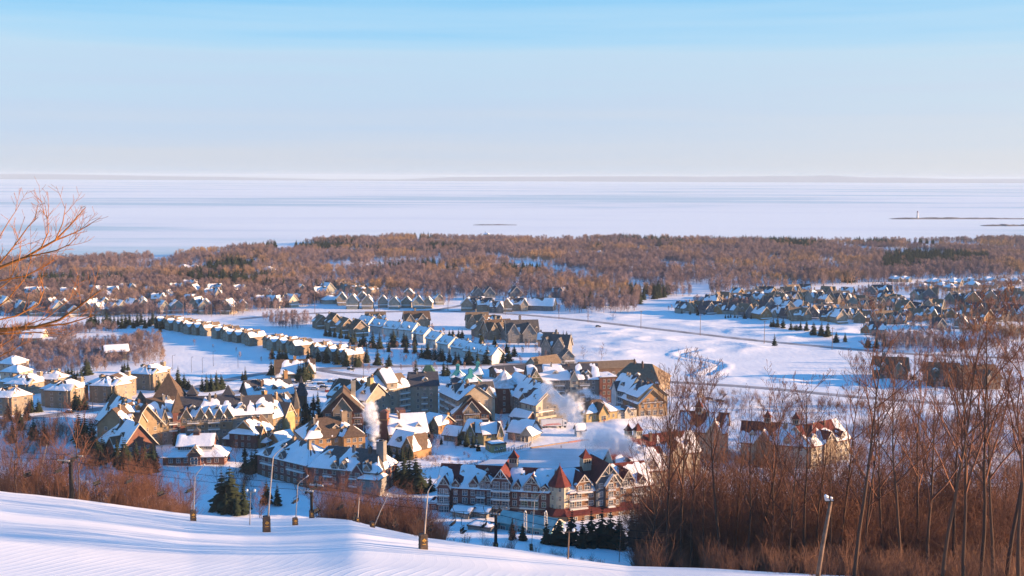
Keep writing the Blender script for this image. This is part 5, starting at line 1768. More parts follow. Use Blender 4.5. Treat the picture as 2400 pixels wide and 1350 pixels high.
# ------------------------------------------------------------------ trees
def bark_mat(name, c1, c2, clump=0.0, c3=None):
    m = bpy.data.materials.new(name)
    m.use_nodes = True
    t = m.node_tree
    L = t.links.new
    b = t.nodes['Principled BSDF']
    b.inputs['Roughness'].default_value = 0.9
    b.inputs['Specular IOR Level'].default_value = 0.1
    oi = N(t, 'ShaderNodeObjectInfo')
    mx = N(t, 'ShaderNodeMix', data_type='RGBA')
    mx.inputs[6].default_value = (*c1, 1)
    mx.inputs[7].default_value = (*c2, 1)
    L(oi.outputs['Random'], mx.inputs['Factor'])
    out = mx.outputs[2]
    if clump > 0:      # orange-tan patches by location; they also paint lit and dark stretches into the wood
        mp = N(t, 'ShaderNodeMapping')
        mp.inputs['Scale'].default_value = (clump, clump * 0.55, 0)
        L(oi.outputs['Location'], mp.inputs[0])
        nz = N(t, 'ShaderNodeTexNoise')
        nz.inputs['Scale'].default_value = 1.0
        nz.inputs['Detail'].default_value = 4
        nz.inputs['Roughness'].default_value = 0.6
        L(mp.outputs[0], nz.inputs['Vector'])
        mr = N(t, 'ShaderNodeMapRange')
        mr.inputs['From Min'].default_value = 0.50
        mr.inputs['From Max'].default_value = 0.63
        L(nz.outputs[0], mr.inputs['Value'])
        m2 = N(t, 'ShaderNodeMix', data_type='RGBA')
        L(mr.outputs[0], m2.inputs['Factor'])
        L(out, m2.inputs[6])
        m2.inputs[7].default_value = (*c3, 1)
        out = m2.outputs[2]
    L(out, b.inputs['Base Color'])
    MATS[name] = m
    return m


BARK = bark_mat('bark', (0.05, 0.033, 0.027), (0.10, 0.06, 0.042))
TWIG = bark_mat('twigs', (0.09, 0.045, 0.034), (0.18, 0.085, 0.055))
WILLOW = bark_mat('willow_twigs', (0.30, 0.12, 0.035), (0.34, 0.14, 0.04))
BRUSHM = bark_mat('red_brush', (0.11, 0.06, 0.048), (0.20, 0.105, 0.065))
FARB = bark_mat('far_twigs', (0.105, 0.082, 0.105), (0.25, 0.185, 0.195), 0.009, (0.29, 0.19, 0.115))  # pale mauve range has some distance haze mixed into the colour
NEEDLE = bark_mat('needles', (0.018, 0.030, 0.020), (0.035, 0.046, 0.026))


class Twigs:
    """fast collector of tapered 3-sided sticks"""

    def __init__(s):
        s.A = []
        s.B = []
        s.ra = []
        s.rb = []

    def stick(s, a, b, ra, rb):
        s.A.append(tuple(a))
        s.B.append(tuple(b))
        s.ra.append(ra)
        s.rb.append(rb)

    def arrays(s, n=3):
        A = np.array(s.A)
        B = np.array(s.B)
        d = B - A
        d /= np.linalg.norm(d, axis=1)[:, None] + 1e-9
        ref = np.where((np.abs(d[:, 2]) > 0.9)[:, None], np.array([1.0, 0, 0]), np.array([0, 0, 1.0]))
        u = np.cross(d, ref)
        u /= np.linalg.norm(u, axis=1)[:, None] + 1e-9
        v = np.cross(d, u)
        m = len(A)
        V = np.zeros((m, 2 * n, 3))
        for k in range(n):
            t = 2 * math.pi * k / n
            o = math.cos(t) * u + math.sin(t) * v
            V[:, k] = A + o * np.array(s.ra)[:, None]
            V[:, n + k] = B + o * np.array(s.rb)[:, None]
        base = np.arange(m)[:, None] * 2 * n
        Fq = np.concatenate([np.stack([base[:, 0] + k, base[:, 0] + (k + 1) % n, base[:, 0] + n + (k + 1) % n, base[:, 0] + n + k], 1) for k in range(n)])
        return V.reshape(-1, 3), Fq

    def mesh(s, name, m, n=3):
        V, Fq = s.arrays(n)
        return np_mesh(name, V, Fq, m)


def rvec(rng):
    while True:
        v = Vector((rng.uniform(-1, 1), rng.uniform(-1, 1), rng.uniform(-1, 1)))
        if 0.05 < v.length < 1:
            return v.normalized()


def limb(tw, rng, p, d, ln, r, depth, up=0.25, nseg=4, subs=6, wob=0.22, maxd=3, taper=0.35, fork=0.75):
    """grow a curved limb with side branches; depth counts down"""
    pts = [Vector(p)]
    d = Vector(d).normalized()
    for i in range(nseg):
        d = (d + rvec(rng) * wob + Vector((0, 0, up / nseg))).normalized()
        pts.append(pts[-1] + d * (ln / nseg))
    for i in range(nseg):
        r0 = r * (1 - (1 - taper) * i / nseg)
        r1 = r * (1 - (1 - taper) * (i + 1) / nseg) if i < nseg - 1 or depth > 0 else r * 0.15
        tw.stick(pts[i], pts[i + 1], r0, r1)
    if depth <= 0:
        return pts
    for k in range(subs):
        t = 0.22 + 0.78 * (k + rng.random() * 0.8) / subs
        q = min(int(t * nseg), nseg - 1)
        f = t * nseg - q
        b = pts[q].lerp(pts[q + 1], min(f, 1))
        ax = (pts[q + 1] - pts[q]).normalized()
        side = (rvec(rng) - ax * 0.2)
        side = (side - ax * side.dot(ax)).normalized()
        nd = ax * fork + side * 0.8 + Vector((0, 0, 0.15))
        limb(tw, rng, b, nd, ln * (0.62 - 0.28 * t) * rng.uniform(0.7, 1.15), r * (1 - (1 - taper) * t) * 0.56, depth - 1, up, max(2, nseg - 1), max(2, subs - 1), wob, maxd, taper, fork)
    return pts


def bare_tree(seed, H=18.0, r=0.2, crown0=0.3, spread=0.42, nl=15, depth=2, subs=5, fork=False, lean=0.05, rt=0.010):
    """returns trunk mesh, crown mesh"""
    rng = random.Random(seed)
    tr = Twigs()
    cw = Twigs()
    pts = [Vector((0, 0, -0.6))]
    n = 9
    d = Vector((rng.uniform(-lean, lean), rng.uniform(-lean, lean), 1))
    for i in range(n):
        d = (d + rvec(rng) * 0.07 + Vector((0, 0, 0.10))).normalized()
        pts.append(pts[-1] + d * (H * 0.97 / n))
    rad = [r * (1 - 0.92 * (i / n) ** 0.9) + 0.008 for i in range(n + 1)]
    for i in range(n):
        tr.stick(pts[i], pts[i + 1], rad[i], rad[i + 1])
    az = rng.uniform(0, 6.28)
    for k in range(nl):
        t = crown0 + (1 - crown0) * (k + rng.random() * 0.7) / nl
        q = min(int(t * n), n - 1)
        b = pts[q].lerp(pts[q + 1], t * n - q)
        az += 2.4 + rng.uniform(-.5, .5)
        el = math.radians(rng.uniform(28, 58) + 14 * t) if not fork else math.radians(rng.uniform(42, 66))
        nd = Vector((math.cos(az) * math.cos(el), math.sin(az) * math.cos(el), math.sin(el)))
        ln = H * spread * (1.05 - 0.75 * t) * rng.uniform(0.7, 1.2)
        limb(cw, rng, b, nd, ln, max(rad[q] * (0.9 if fork else 0.72), 0.03), depth, 0.5, 4, subs, 0.2)
    cw.ra = [max(x, rt) for x in cw.ra]
    cw.rb = [max(x, rt * 0.55) for x in cw.rb]
    return tr.mesh('trunk', BARK, 6), cw.mesh('crown', TWIG, 3)


def brush_mesh(seed, H=4.0, stems=14, m=None, tw=0.014, name='brush'):
    rng = random.Random(seed)
    cw = Twigs()
    for k in range(stems):
        a = rng.uniform(0, 6.28)
        e = rng.uniform(0.05, 0.55)
        d = Vector((math.cos(a) * e, math.sin(a) * e, 1))
        b = Vector((rng.uniform(-1, 1) * H * 0.22, rng.uniform(-1, 1) * H * 0.22, -0.3))
        limb(cw, rng, b, d, H * rng.uniform(0.6, 1.05), 0.03, 1, 0.2, 4, 7, 0.16, fork=0.9)
    cw.ra = [max(x, tw) for x in cw.ra]
    cw.rb = [max(x, tw * 0.5) for x in cw.rb]
    return cw.mesh(name, m or BRUSHM, 3)


def far_tree_mesh(seed, H=13.0, m=None, nb=80, w=0.16, sx=0.27):
    """a distant leafless tree: a haze of upward twigs round a stem"""
    rng = random.Random(seed)
    cw = Twigs()
    cw.stick((0, 0, -0.5), (rng.uniform(-.4, .4), rng.uniform(-.4, .4), H * 0.8), 0.2, 0.07)
    for k in range(nb):
        t = rng.random() ** 0.75
        z = H * (0.22 + 0.6 * t)
        rr = H * sx * math.sqrt(max(0.02, 1 - (2 * t - 0.85) ** 2)) * rng.random() ** 0.5 * 0.9
        a = rng.uniform(0, 6.28)
        p = Vector((math.cos(a) * rr * 0.6, math.sin(a) * rr * 0.6, z - H * 0.06))
        d = Vector((math.cos(a) * 0.75, math.sin(a) * 0.75, 1.0)) + rvec(rng) * 0.45
        q = p + d.normalized() * H * rng.uniform(0.10, 0.22)
        cw.stick(p, q, w * 0.5, w * 0.22)
    return cw.mesh('far_tree', m or FARB, 3)


def conifer(seed, H=9.0, R=2.2, whorls=15, per=10, loose=0.25):
    rng = random.Random(seed)
    tr = MB()
    tr.tube([(0, 0, -0.5), (0, 0, H * 0.55), (0, 0, H * 0.98)], [0.02 * H, 0.012 * H, 0.02], 6)
    V = []
    Fq = []
    for i in range(whorls):
        t = i / (whorls - 1)
        z = H * (0.07 + 0.90 * t)
        rr = R * (1 - t) ** 0.85 * rng.uniform(0.8, 1.1) + 0.10
        n = max(5, int(per * (1 - 0.5 * t)))
        for k in range(n):
            a = 2 * math.pi * (k + rng.random() * 0.8) / n
            r = rr * rng.uniform(1 - loose * 1.6, 1.08)
            c, s_ = math.cos(a), math.sin(a)
            w = r * 0.34 + 0.12
            dz = -r * rng.uniform(0.15, 0.45) + 0.1
            o = len(V)
            V += [(0.02 * c, 0.02 * s_, z + 0.18 * R * (1 - t) + .1), (0.55 * r * c - w * s_, 0.55 * r * s_ + w * c, z + dz * 0.55), (r * c, r * s_, z + dz),
                  (0.55 * r * c + w * s_, 0.55 * r * s_ - w * c, z + dz * 0.55), (0.5 * r * c, 0.5 * r * s_, z + dz * 0.2 + 0.16), (0.8 * r * c - w * .55 * s_, 0.8 * r * s_ + w * .55 * c, z + dz * 1.15 - 0.05),
                  (0.8 * r * c + w * .55 * s_, 0.8 * r * s_ - w * .55 * c, z + dz * 1.15 - 0.05)]
            Fq += [(o, o + 1, o + 4), (o, o + 4, o + 3), (o + 4, o + 1, o + 5), (o + 4, o + 5, o + 2), (o + 4, o + 2, o + 6), (o + 4, o + 6, o + 3)]
    return tr.mesh('trunk', BARK), np_mesh('crown', np.array(V), np.array(Fq), NEEDLE)


def make_tree(name, tm, cm, loc, rz, sc, label, cat, group):
    r = empty(name, loc, rz, label, cat, group)
    r.scale = (sc, sc, sc) if isinstance(sc, (int, float)) else sc
    link('trunk', tm, r)
    link('crown', cm, r)
    return r


def scatter(name, label, P, S, A, protos, kind='stuff'):
    """one object that carries many copies of a few meshes on points"""
    me = bpy.data.meshes.new(name)
    n = len(P)
    me.vertices.add(n)
    me.vertices.foreach_set('co', np.asarray(P, np.float32).ravel())
    at = me.attributes.new('sc', 'FLOAT_VECTOR', 'POINT')
    S = np.asarray(S, np.float32)
    if S.ndim == 1:
        S = np.stack([S, S, S], 1)
    at.data.foreach_set('vector', S.ravel())
    ar = me.attributes.new('ro', 'FLOAT_VECTOR', 'POINT')
    R = np.zeros((n, 3), np.float32)
    R[:, 2] = A
    ar.data.foreach_set('vector', R.ravel())
    ai = me.attributes.new('ix', 'INT', 'POINT')
    ai.data.foreach_set('value', np.random.RandomState(n).randint(0, len(protos), n).astype(np.int32))
    o = link(name, me)
    tag(o, label, None, None, kind)
    ng = bpy.data.node_groups.new(name, 'GeometryNodeTree')
    ng.interface.new_socket('Geometry', in_out='INPUT', socket_type='NodeSocketGeometry')
    ng.interface.new_socket('Geometry', in_out='OUTPUT', socket_type='NodeSocketGeometry')
    L = ng.links.new
    gi = N(ng, 'NodeGroupInput')
    go = N(ng, 'NodeGroupOutput')
    ip = N(ng, 'GeometryNodeInstanceOnPoints')
    jn = N(ng, 'GeometryNodeJoinGeometry')
    for p in protos:
        inf = N(ng, 'GeometryNodeObjectInfo', transform_space='ORIGINAL')
        inf.inputs['Object'].default_value = p
        inf.inputs['As Instance'].default_value = True
        L(inf.outputs['Geometry'], jn.inputs[0])
    L(gi.outputs[0], ip.inputs['Points'])
    L(jn.outputs[0], ip.inputs['Instance'])
    ip.inputs['Pick Instance'].default_value = True

    def attr(nm, ty):
        a = N(ng, 'GeometryNodeInputNamedAttribute', data_type=ty)
        a.inputs['Name'].default_value = nm
        return a.outputs['Attribute']
    L(attr('ix', 'INT'), ip.inputs['Instance Index'])
    er = N(ng, 'FunctionNodeEulerToRotation')
    L(attr('ro', 'FLOAT_VECTOR'), er.inputs[0])
    L(er.outputs[0], ip.inputs['Rotation'])
    L(attr('sc', 'FLOAT_VECTOR'), ip.inputs['Scale'])
    L(ip.outputs[0], go.inputs[0])
    md = o.modifiers.new('scatter', 'NODES')
    md.node_group = ng
    return o


def in_poly(x, y, poly):
    c = np.zeros(x.shape, bool)
    n = len(poly)
    j = n - 1
    for i in range(n):
        xi, yi = poly[i]
        xj, yj = poly[j]
        c ^= ((yi > y) != (yj > y)) & (x < (xj - xi) * (y - yi) / (yj - yi + 1e-12) + xi)
        j = i
    return c


def sample_px(poly, n, rs, jitter=None):
    """n ground points spread evenly over the ground seen inside a picture polygon"""
    W = np.array([[*G(x, y)[:2]] for x, y in poly])
    lo, hi = W.min(0), W.max(0)
    out = []
    tot = 0
    while tot < n:
        q = lo + (hi - lo) * rs.rand(4000, 2)
        q = q[in_poly(q[:, 0], q[:, 1], W)]
        out.append(q)
        tot += len(q)
    return np.concatenate(out)[:n]


EDGE_AT = lambda px: float(np.interp(px, EDGED[:, 0], EDGED[:, 1]))


def tree_spot(px, Y, top):
    x = atY(px, 1300, Y).x
    z = gz(x, Y)
    h = atY(px, top, Y).z - z
    return Vector((x, Y, z)), h


def woods():
    rs = np.random.RandomState(3)
    rng = random.Random(5)
    # ---- tall leafless trees: a few shapes, copied
    BT = [bare_tree(s, 20, 0.15, c0, sp, nl, 3, 4, rt=0.014) for s, c0, sp, nl in ((1, .34, .46, 13), (2, .26, .52, 13), (3, .40, .42, 12), (4, .30, .58, 12), (5, .34, .40, 13), (6, .22, .48, 14))]
    BIG = [bare_tree(s, 24, 0.21, c0, sp, nl, 3, 5, rt=0.019, fork=True) for s, c0, sp, nl in ((31, .42, .50, 9), (32, .36, .56, 9), (33, .48, .46, 8))]
    SL = [bare_tree(s, 14, 0.07, c0, sp, nl, 2, 5, rt=0.014) for s, c0, sp, nl in ((11, .16, .36, 18), (12, .22, .32, 17), (13, .12, .42, 18))]
    right = [(1525, 8, 940), (1545, 14, 965), (1563, 10, 868), (1593, 16, 848), (1622, 22, 855), (1655, 12, 985), (1691, 8, 888), (1720, 20, 960), (1754, 10, 930), (1777, 18, 893), (1810, 12, 960), (1850, 8, 930),
             (1885, 14, 885), (1915, 18, 930), (1940, 8, 985), (1962, 22, 860), (2003, 3, 745), (2035, 12, 905), (2070, 20, 865), (2112, 5, 855), (2150, 22, 830), (2178, 10, 875), (2210, 2, 712), (2235, 16, 810),
             (2262, 3, 775), (2300, 8, 700), (2330, 18, 800), (2360, 4, 750), (2392, 2, 700), (2425, 8, 770)]
    right = [(a, b, c, 0) for a, b, c in right]
    for i in range(96):
        px = 1530 + 920 * ((i + rng.random()) / 96) ** 1.25
        right.append((px, rng.uniform(25, 110), rng.uniform(970, 1160) - max(0, px - 1750) * 0.10, 1))
    right.sort()
    cnt = [0, 0]
    for px, dy, top, fill in right:
        i = cnt[fill]
        cnt[fill] += 1
        Y = EDGE_AT(px) + dy + (24 if top > 800 else 5)
        if fill:
            Y = min(190 + dy * 1.1, 345)
        p, h = tree_spot(px, Y, top)
        big = h > 19
        tm, cm = rng.choice(BIG if (not fill and top < 900) else BT if big else BT + SL)
        base = 24 if (tm, cm) in BIG else 20 if (tm, cm) in BT else 14
        sc = h / base
        wx = min(sc, 1.35)
        make_tree('bare_tree', tm, cm, p, rng.uniform(0, 6.28), (wx, wx, sc), f'slender bare tree, {ordinal(i)} from the left deeper in the wood' if fill else f'tall bare tree, {ordinal(i)} from the left rising above the wood right of the piste', 'tree', 'slender bare trees deeper in the wood' if fill else 'tall bare trees right of the piste')
    left = [(-20, 20, 1010), (6, 10, 985), (24, 30, 1010), (45, 12, 950), (66, 40, 1035), (96, 22, 1055), (118, 12, 975), (133, 30, 1000), (158, 40, 1040), (188, 9, 935), (205, 36, 1060), (232, 18, 1080), (262, 6, 1052),
            (285, 24, 1095), (312, 40, 1110), (60, 60, 1000), (148, 66, 1020), (345, 20, 1120), (372, 34, 1130), (20, 70, 965), (90, 80, 1000)]
    for i, (px, dy, top) in enumerate(sorted(left)):
        Y = EDGE_AT(px) + dy
        p, h = tree_spot(px, Y, top)
        tm, cm = rng.choice(BT if h > 18 else SL)
        base = 20 if (tm, cm) in BT else 14
        sc = h / base
        make_tree('bare_tree', tm, cm, p, rng.uniform(0, 6.28), (min(sc, 1.3), min(sc, 1.3), sc), f'bare tree, {ordinal(i)} trunk from the left behind the snow crest at left', 'tree', 'bare trees behind the snow crest')
    mid = [(752, 14, 1118), (790, 10, 1125), (808, 24, 1105), (850, 12, 1130), (876, 26, 1115), (905, 12, 1140), (938, 24, 1130), (965, 14, 1155), (990, 30, 1150), (1015, 12, 1175), (610, 40, 1130), (1205, 14, 1215), (1130, 20, 1225)]
    for i, (px, dy, top) in enumerate(sorted(mid)):
        Y = EDGE_AT(px) + dy
        p, h = tree_spot(px, Y, top)
        tm, cm = rng.choice(SL)
        sc = h / 14
        make_tree('bare_tree', tm, cm, p, rng.uniform(0, 6.28), (min(sc, 1.2) * 1.2, min(sc, 1.2) * 1.2, sc), f'slim bare tree, {ordinal(i)} from the left in the thicket below the lift', 'tree', 'slim trees below the lift')
    # ---- brush: stems nobody could count
    BR = []
    for i in range(5):
        o = link('brush_clump', brush_mesh(40 + i, 4.2, 9 + i))
        p, h = tree_spot(770 + i * 52, EDGE_AT(770 + i * 52) + 6, 1200)
        o.location = p
        tag(o, f'red-brown brush clump, {ordinal(i)} from the left on the crest above the lift thicket', 'brush', 'brush clumps on the crest')
        BR.append(o)

    SP = []
    for i in range(3):
        rr = random.Random(60 + i)
        tw = Twigs()
        for k in range(2 + i):
            limb(tw, rr, (rr.uniform(-1, 1), rr.uniform(-1, 1), -.5), (rr.uniform(-.2, .2), rr.uniform(-.2, .2), 1), rr.uniform(6, 9), 0.05, 3, 0.25, 6, 6, 0.16, fork=0.8)
        tw.ra = [max(x, 0.012) for x in tw.ra]
        tw.rb = [max(x, 0.007) for x in tw.rb]
        o = link('sapling', tw.mesh('sapling', TWIG, 3))
        p, h = tree_spot(1580 + i * 210, EDGE_AT(1580 + i * 210) + 26, 1200)
        o.location = p
        tag(o, f'young many-stemmed bare sapling, {ordinal(i)} from the left at the foot of the wood', 'sapling', 'saplings at the foot of the wood')
        SP.append(o)

    def crest_brush(name, label, x0, x1, d0, d1, n, h0, h1, seed, dens=None, pro=None, ref=4.2):
        r = np.random.RandomState(seed)
        px = x0 + (x1 - x0) * r.rand(n)
        de = np.interp(px, EDGED[:, 0], EDGED[:, 1])
        Y = de + d0 + (d1 - d0) * r.rand(n)
        X = (px - CX) / F * Y / math.cos(PITCH) * 0.995
        keep = fbm(X / 9, Y / 9, seed, 3) > (0.36 if dens is None else dens)
        keep &= ~((Y > 345) & (X > 30))
        X, Y = X[keep], Y[keep]
        Z = ground(X, Y)
        s = (h0 + (h1 - h0) * r.rand(len(X)) * (0.25 + 1.1 * fbm(X / 16, Y / 16, seed + 5, 2))) / ref
        scatter(name, label, np.stack([X, Y, Z], 1), np.stack([s * 1.1, s * 1.1, s], 1), r.rand(len(X)) * 6.28, pro or BR)
    crest_brush('undergrowth', 'tangled brown undergrowth filling the wood at the right edge', 1500, 2460, 8, 150, 1000, 1.5, 7.5, 51, 0.36)
    crest_brush('sapling_growth', 'dense tangle of young bare stems in the wood at the right edge', 1510, 2470, 40, 190, 900, 6.0, 18.0, 55, 0.32, SP, 8.0)
    crest_brush('sapling_growth', 'grey screen of young trees in front of the red-roofed annexes', 1535, 2010, 60, 200, 170, 14.0, 24.0, 58, 0.34, SP, 8.0)
    crest_brush('sapling_growth', 'grey-brown screen of young trees between the tallest trunks', 1990, 2480, 70, 210, 220, 14.0, 26.0, 59, 0.32, SP, 8.0)
    crest_brush('thicket', 'orange-brown thicket behind the snow crest at the left', -60, 432, 22, 90, 420, 2.0, 7.5, 52, 0.40)
    crest_brush('sapling_growth', 'bare saplings standing in the thicket behind the left snow crest', -60, 425, 22, 95, 190, 5.0, 13.0, 56, 0.36, SP, 8.0)
    crest_brush('thicket', 'red-brown thicket on the bank below the chairlift', 742, 1040, 20, 80, 300, 2.0, 6.5, 53, 0.40)
    crest_brush('sapling_growth', 'bare saplings in the thicket below the chairlift', 742, 1040, 20, 80, 130, 4.0, 10.0, 57, 0.36, SP, 8.0)
    crest_brush('thicket', 'thin scrub on the snow bank in front of the red hotel', 1010, 1420, 20, 130, 90, 1.5, 4.0, 54, 0.5)

    def field_brush(name, label, poly, n, h0, h1, seed, dens=0.4):
        r = np.random.RandomState(seed)
        q = sample_px(poly, n, r)
        q = q[fbm(q[:, 0] / 14, q[:, 1] / 14, seed, 3) > dens]
        q = q[~((q[:, 1] > 370) & (q[:, 1] < 416) & (q[:, 0] > 40))]
        q = q[outside(q, 0.5)]
        s = (h0 + (h1 - h0) * r.rand(len(q))) / 4.2
        Z = ground(q[:, 0], q[:, 1])
        scatter(name, label, np.stack([q[:, 0], q[:, 1], Z], 1), np.stack([s, s, s], 1), r.rand(len(q)) * 6.28, BR)
    field_brush('thicket', 'bare grey-brown thicket along the east road beyond the rink', [(1560, 905), (1700, 918), (1980, 938), (2090, 960), (1960, 1000), (1800, 985), (1660, 960), (1570, 940)], 420, 1.5, 4.5, 61)
    field_brush('thicket', 'thin winter scrub on the mound beside the hall', [(965, 1075), (1040, 1058), (1150, 1066), (1140, 1090), (1020, 1110), (960, 1105)], 130, 1.0, 2.4, 62, 0.45)
    field_brush('thicket', 'frosty scrub beside the ski run', [(498, 1090), (560, 1085), (600, 1120), (590, 1200), (520, 1190)], 60, 2.0, 6.0, 63, 0.4)
    field_brush('thicket', 'purple-grey thicket at the foot of the tall right-hand trees', [(1560, 1010), (1740, 1000), (2000, 1010), (2450, 960), (2450, 1200), (1560, 1240)], 900, 3.0, 8.0, 64, 0.36)
    field_brush('thicket', 'scrub and young trees below the left apartments', [(0, 985), (150, 985), (240, 1000), (225, 1090), (340, 1130), (380, 1160), (0, 1160)], 300, 3, 8, 65, 0.4)

    # ---- far wood
    FT = []
    for i in range(7):
        o = link('far_tree', far_tree_mesh(70 + i, 13.0, None, 84, 0.20, 0.22 + 0.03 * (i % 3)))
        p = G(1330 + i * 26, 728 - 3 * (i % 3))
        o.location = p
        o.scale = (1.2, 1.2, 0.9)
        tag(o, f'round orange-brown tree, {ordinal(i)} from the left on the near fringe of the far wood', 'tree', 'trees on the near fringe of the far wood')
        FT.append(o)
    far_poly = [(-200, 694), (0, 690), (180, 680), (330, 660), (520, 672), (640, 685), (740, 686), (900, 690), (1060, 698), (1160, 694), (1300, 700), (1330, 735), (1480, 738), (1505, 705), (1580, 695), (1700, 690),
                (1900, 672), (2060, 664), (2200, 655), (2400, 650), (2650, 648), (2700, 560), (2400, 562), (2200, 566), (2000, 570), (1700, 568), (1500, 565), (1200, 561), (1000, 561), (880, 561), (800, 565), (720, 571), (600, 582),
                (400, 602), (200, 612), (0, 616), (-200, 620)]
    q = sample_px(far_poly, 25000, rs)
    px, py = proj(np.concatenate([q, np.zeros((len(q), 1))], 1))
    # clearings
    for cx, cy, rx, ry in ((1220, 660, 75, 4), (1180, 672, 40, 4), (1000, 569, 60, 4), (2030, 678, 110, 8), (1620, 700, 60, 5), (520, 631, 45, 3), (1400, 655, 40, 2.5), (430, 634, 26, 3), (640, 642, 30, 2)):
        k = ((px - cx) / rx) ** 2 + ((py - cy) / ry) ** 2 > 1
        q, px, py = q[k], px[k], py[k]
    gap = fbm(q[:, 0] / 70, q[:, 1] / 150, 35, 3)
    shore = np.interp(px, SHORE[:, 0], SHORE[:, 1])
    k = (gap > 0.295) & (py > shore + 3 + 9 * (fbm(q[:, 0] / 120, q[:, 1] * 0, 36, 3) - 0.45))
    q, px, py = q[k], px[k], py[k]
    hgt = 0.50 + 0.85 * fbm(q[:, 0] / 90, q[:, 1] / 140, 33, 4) + 0.45 * rs.rand(len(q)) ** 2
    con = fbm(q[:, 0] / 120, q[:, 1] / 200, 44, 3) + 0.12 * rs.rand(len(q))
    dark = (con > 0.765) | (in_poly(px, py, [(2060, 640), (2080, 590), (2300, 585), (2330, 640)]) & (con > 0.60)) | in_poly(px, py, [(1668, 571), (1672, 560), (1880, 562), (1880, 572)]) | \
        in_poly(px, py, [(1000, 563), (860, 560), (1050, 557)]) | (in_poly(px, py, [(1400, 735), (1395, 700), (1500, 695), (1510, 735)]) & (con > 0.84)) | (in_poly(px, py, [(330, 700), (340, 668), (420, 665), (425, 700)]) & (con > 0.62))
    dark &= ~(in_poly(px, py, [(1380, 738), (1390, 690), (1530, 690), (1530, 738)]) & (rs.rand(len(q)) < 0.8))
    z = ground(q[:, 0], q[:, 1])
    P = np.stack([q[:, 0], q[:, 1], z], 1)
    A = rs.rand(len(q)) * 6.28
    scatter('far_wood', 'wide leafless brown wood reaching to the bay shore', P[~dark], np.stack([hgt, hgt, hgt * 0.88], 1)[~dark], A[~dark], FT)
    # conifers
    CF = [conifer(s, 9, R, 15, 10, lo) for s, R, lo in ((81, 2.5, .35), (82, 2.2, .3), (83, 3.0, .5), (84, 2.1, .4), (85, 3.4, .5))]
    FC = []
    for i in range(3):
        p = G(1412 + i * 34, 716)
        t = make_tree('conifer', *CF[i], p, 0, 1.35, f'dark pointed conifer, {ordinal(i)} from the left on the fringe of the far wood', 'conifer', 'conifers on the fringe of the far wood')
        FC.append(KIDS[t.name][1])
    hc = hgt * 1.25
    scatter('conifer_stands', 'dark evergreen stands scattered through the far wood', P[dark], np.stack([hc * 1.3, hc * 1.3, hc], 1)[dark], A[dark], FC)
    # trees between the houses
    for nm, lab, poly, n, s0, s1, sd_ in (
            ('estate_trees', 'bare garden trees between the houses of the west estate', [(-60, 742), (300, 744), (560, 738), (760, 712), (780, 690), (600, 678), (330, 660), (0, 680), (-60, 690)], 4600, 0.45, 1.05, 91),
            ('estate_trees', 'bare garden trees between the houses of the east estate', [(1560, 735), (1640, 728), (1900, 720), (2000, 740), (2080, 775), (2300, 785), (2450, 760), (2450, 655), (2150, 660), (2000, 690), (1850, 690), (1650, 700)], 2300, 0.3, 0.75, 92),
            ('estate_trees', 'purple-brown saplings on the snowy bank in the north-east', [(1980, 690), (2040, 670), (2200, 678), (2400, 690), (2400, 712), (2200, 712), (2100, 690)], 260, 0.3, 0.55, 93),
            ('thicket', 'brown thicket of young trees below the field at left', [(-60, 780), (130, 775), (260, 772), (380, 800), (385, 850), (240, 868), (100, 880), (-60, 880)], 1500, 0.35, 0.75, 94),
            ('thicket', 'small grove of bare saplings in the snowy field', [(612, 752), (640, 742), (722, 742), (732, 760), (700, 772), (640, 768)], 120, 0.45, 0.62, 95),
            ('thicket', 'thicket of bare young trees behind the chalets at the right', [(2040, 800), (2180, 790), (2330, 780), (2450, 775), (2450, 815), (2200, 830), (2060, 822)], 800, 0.3, 0.7, 96),
            ('garden_trees', 'bare garden trees behind the gabled houses of the field road', [(760, 712), (860, 715), (1040, 716), (1080, 700), (1250, 705), (1310, 735), (1340, 700), (1100, 690), (900, 690), (770, 692)], 300, 0.4, 0.9, 98),
            ('garden_trees', 'bare trees around the chalets right of the east road', [(2000, 850), (2100, 835), (2450, 830), (2450, 930), (2200, 925), (2020, 905)], 160, 0.3, 0.7, 99),
            ('garden_trees', 'small bare trees in the lanes of the village', [(420, 1060), (600, 1070), (900, 1070), (1100, 1050), (1250, 1040), (1160, 1000), (1000, 985), (860, 1005), (720, 985), (560, 960), (420, 950)], 650, 0.18, 0.46, 100),
            ('garden_trees', 'sparse bare trees around the white row and townhouses', [(400, 800), (600, 850), (850, 885), (1180, 862), (1330, 850), (1250, 810), (1000, 770), (860, 800), (640, 840)], 200, 0.25, 0.55, 97)):
        r = np.random.RandomState(sd_)
        q = sample_px(poly, n, r)
        q = q[fbm(q[:, 0] / 40, q[:, 1] / 40, sd_, 3) > 0.36]
        q = q[outside(q)]
        for P_ in ROADW:
            q = q[seg_dist(q[:, 0], q[:, 1], P_) > 6]
        s = s0 + (s1 - s0) * r.rand(len(q))
        scatter(nm, lab, np.stack([q[:, 0], q[:, 1], ground(q[:, 0], q[:, 1])], 1), s, r.rand(len(q)) * 6.28, FT)
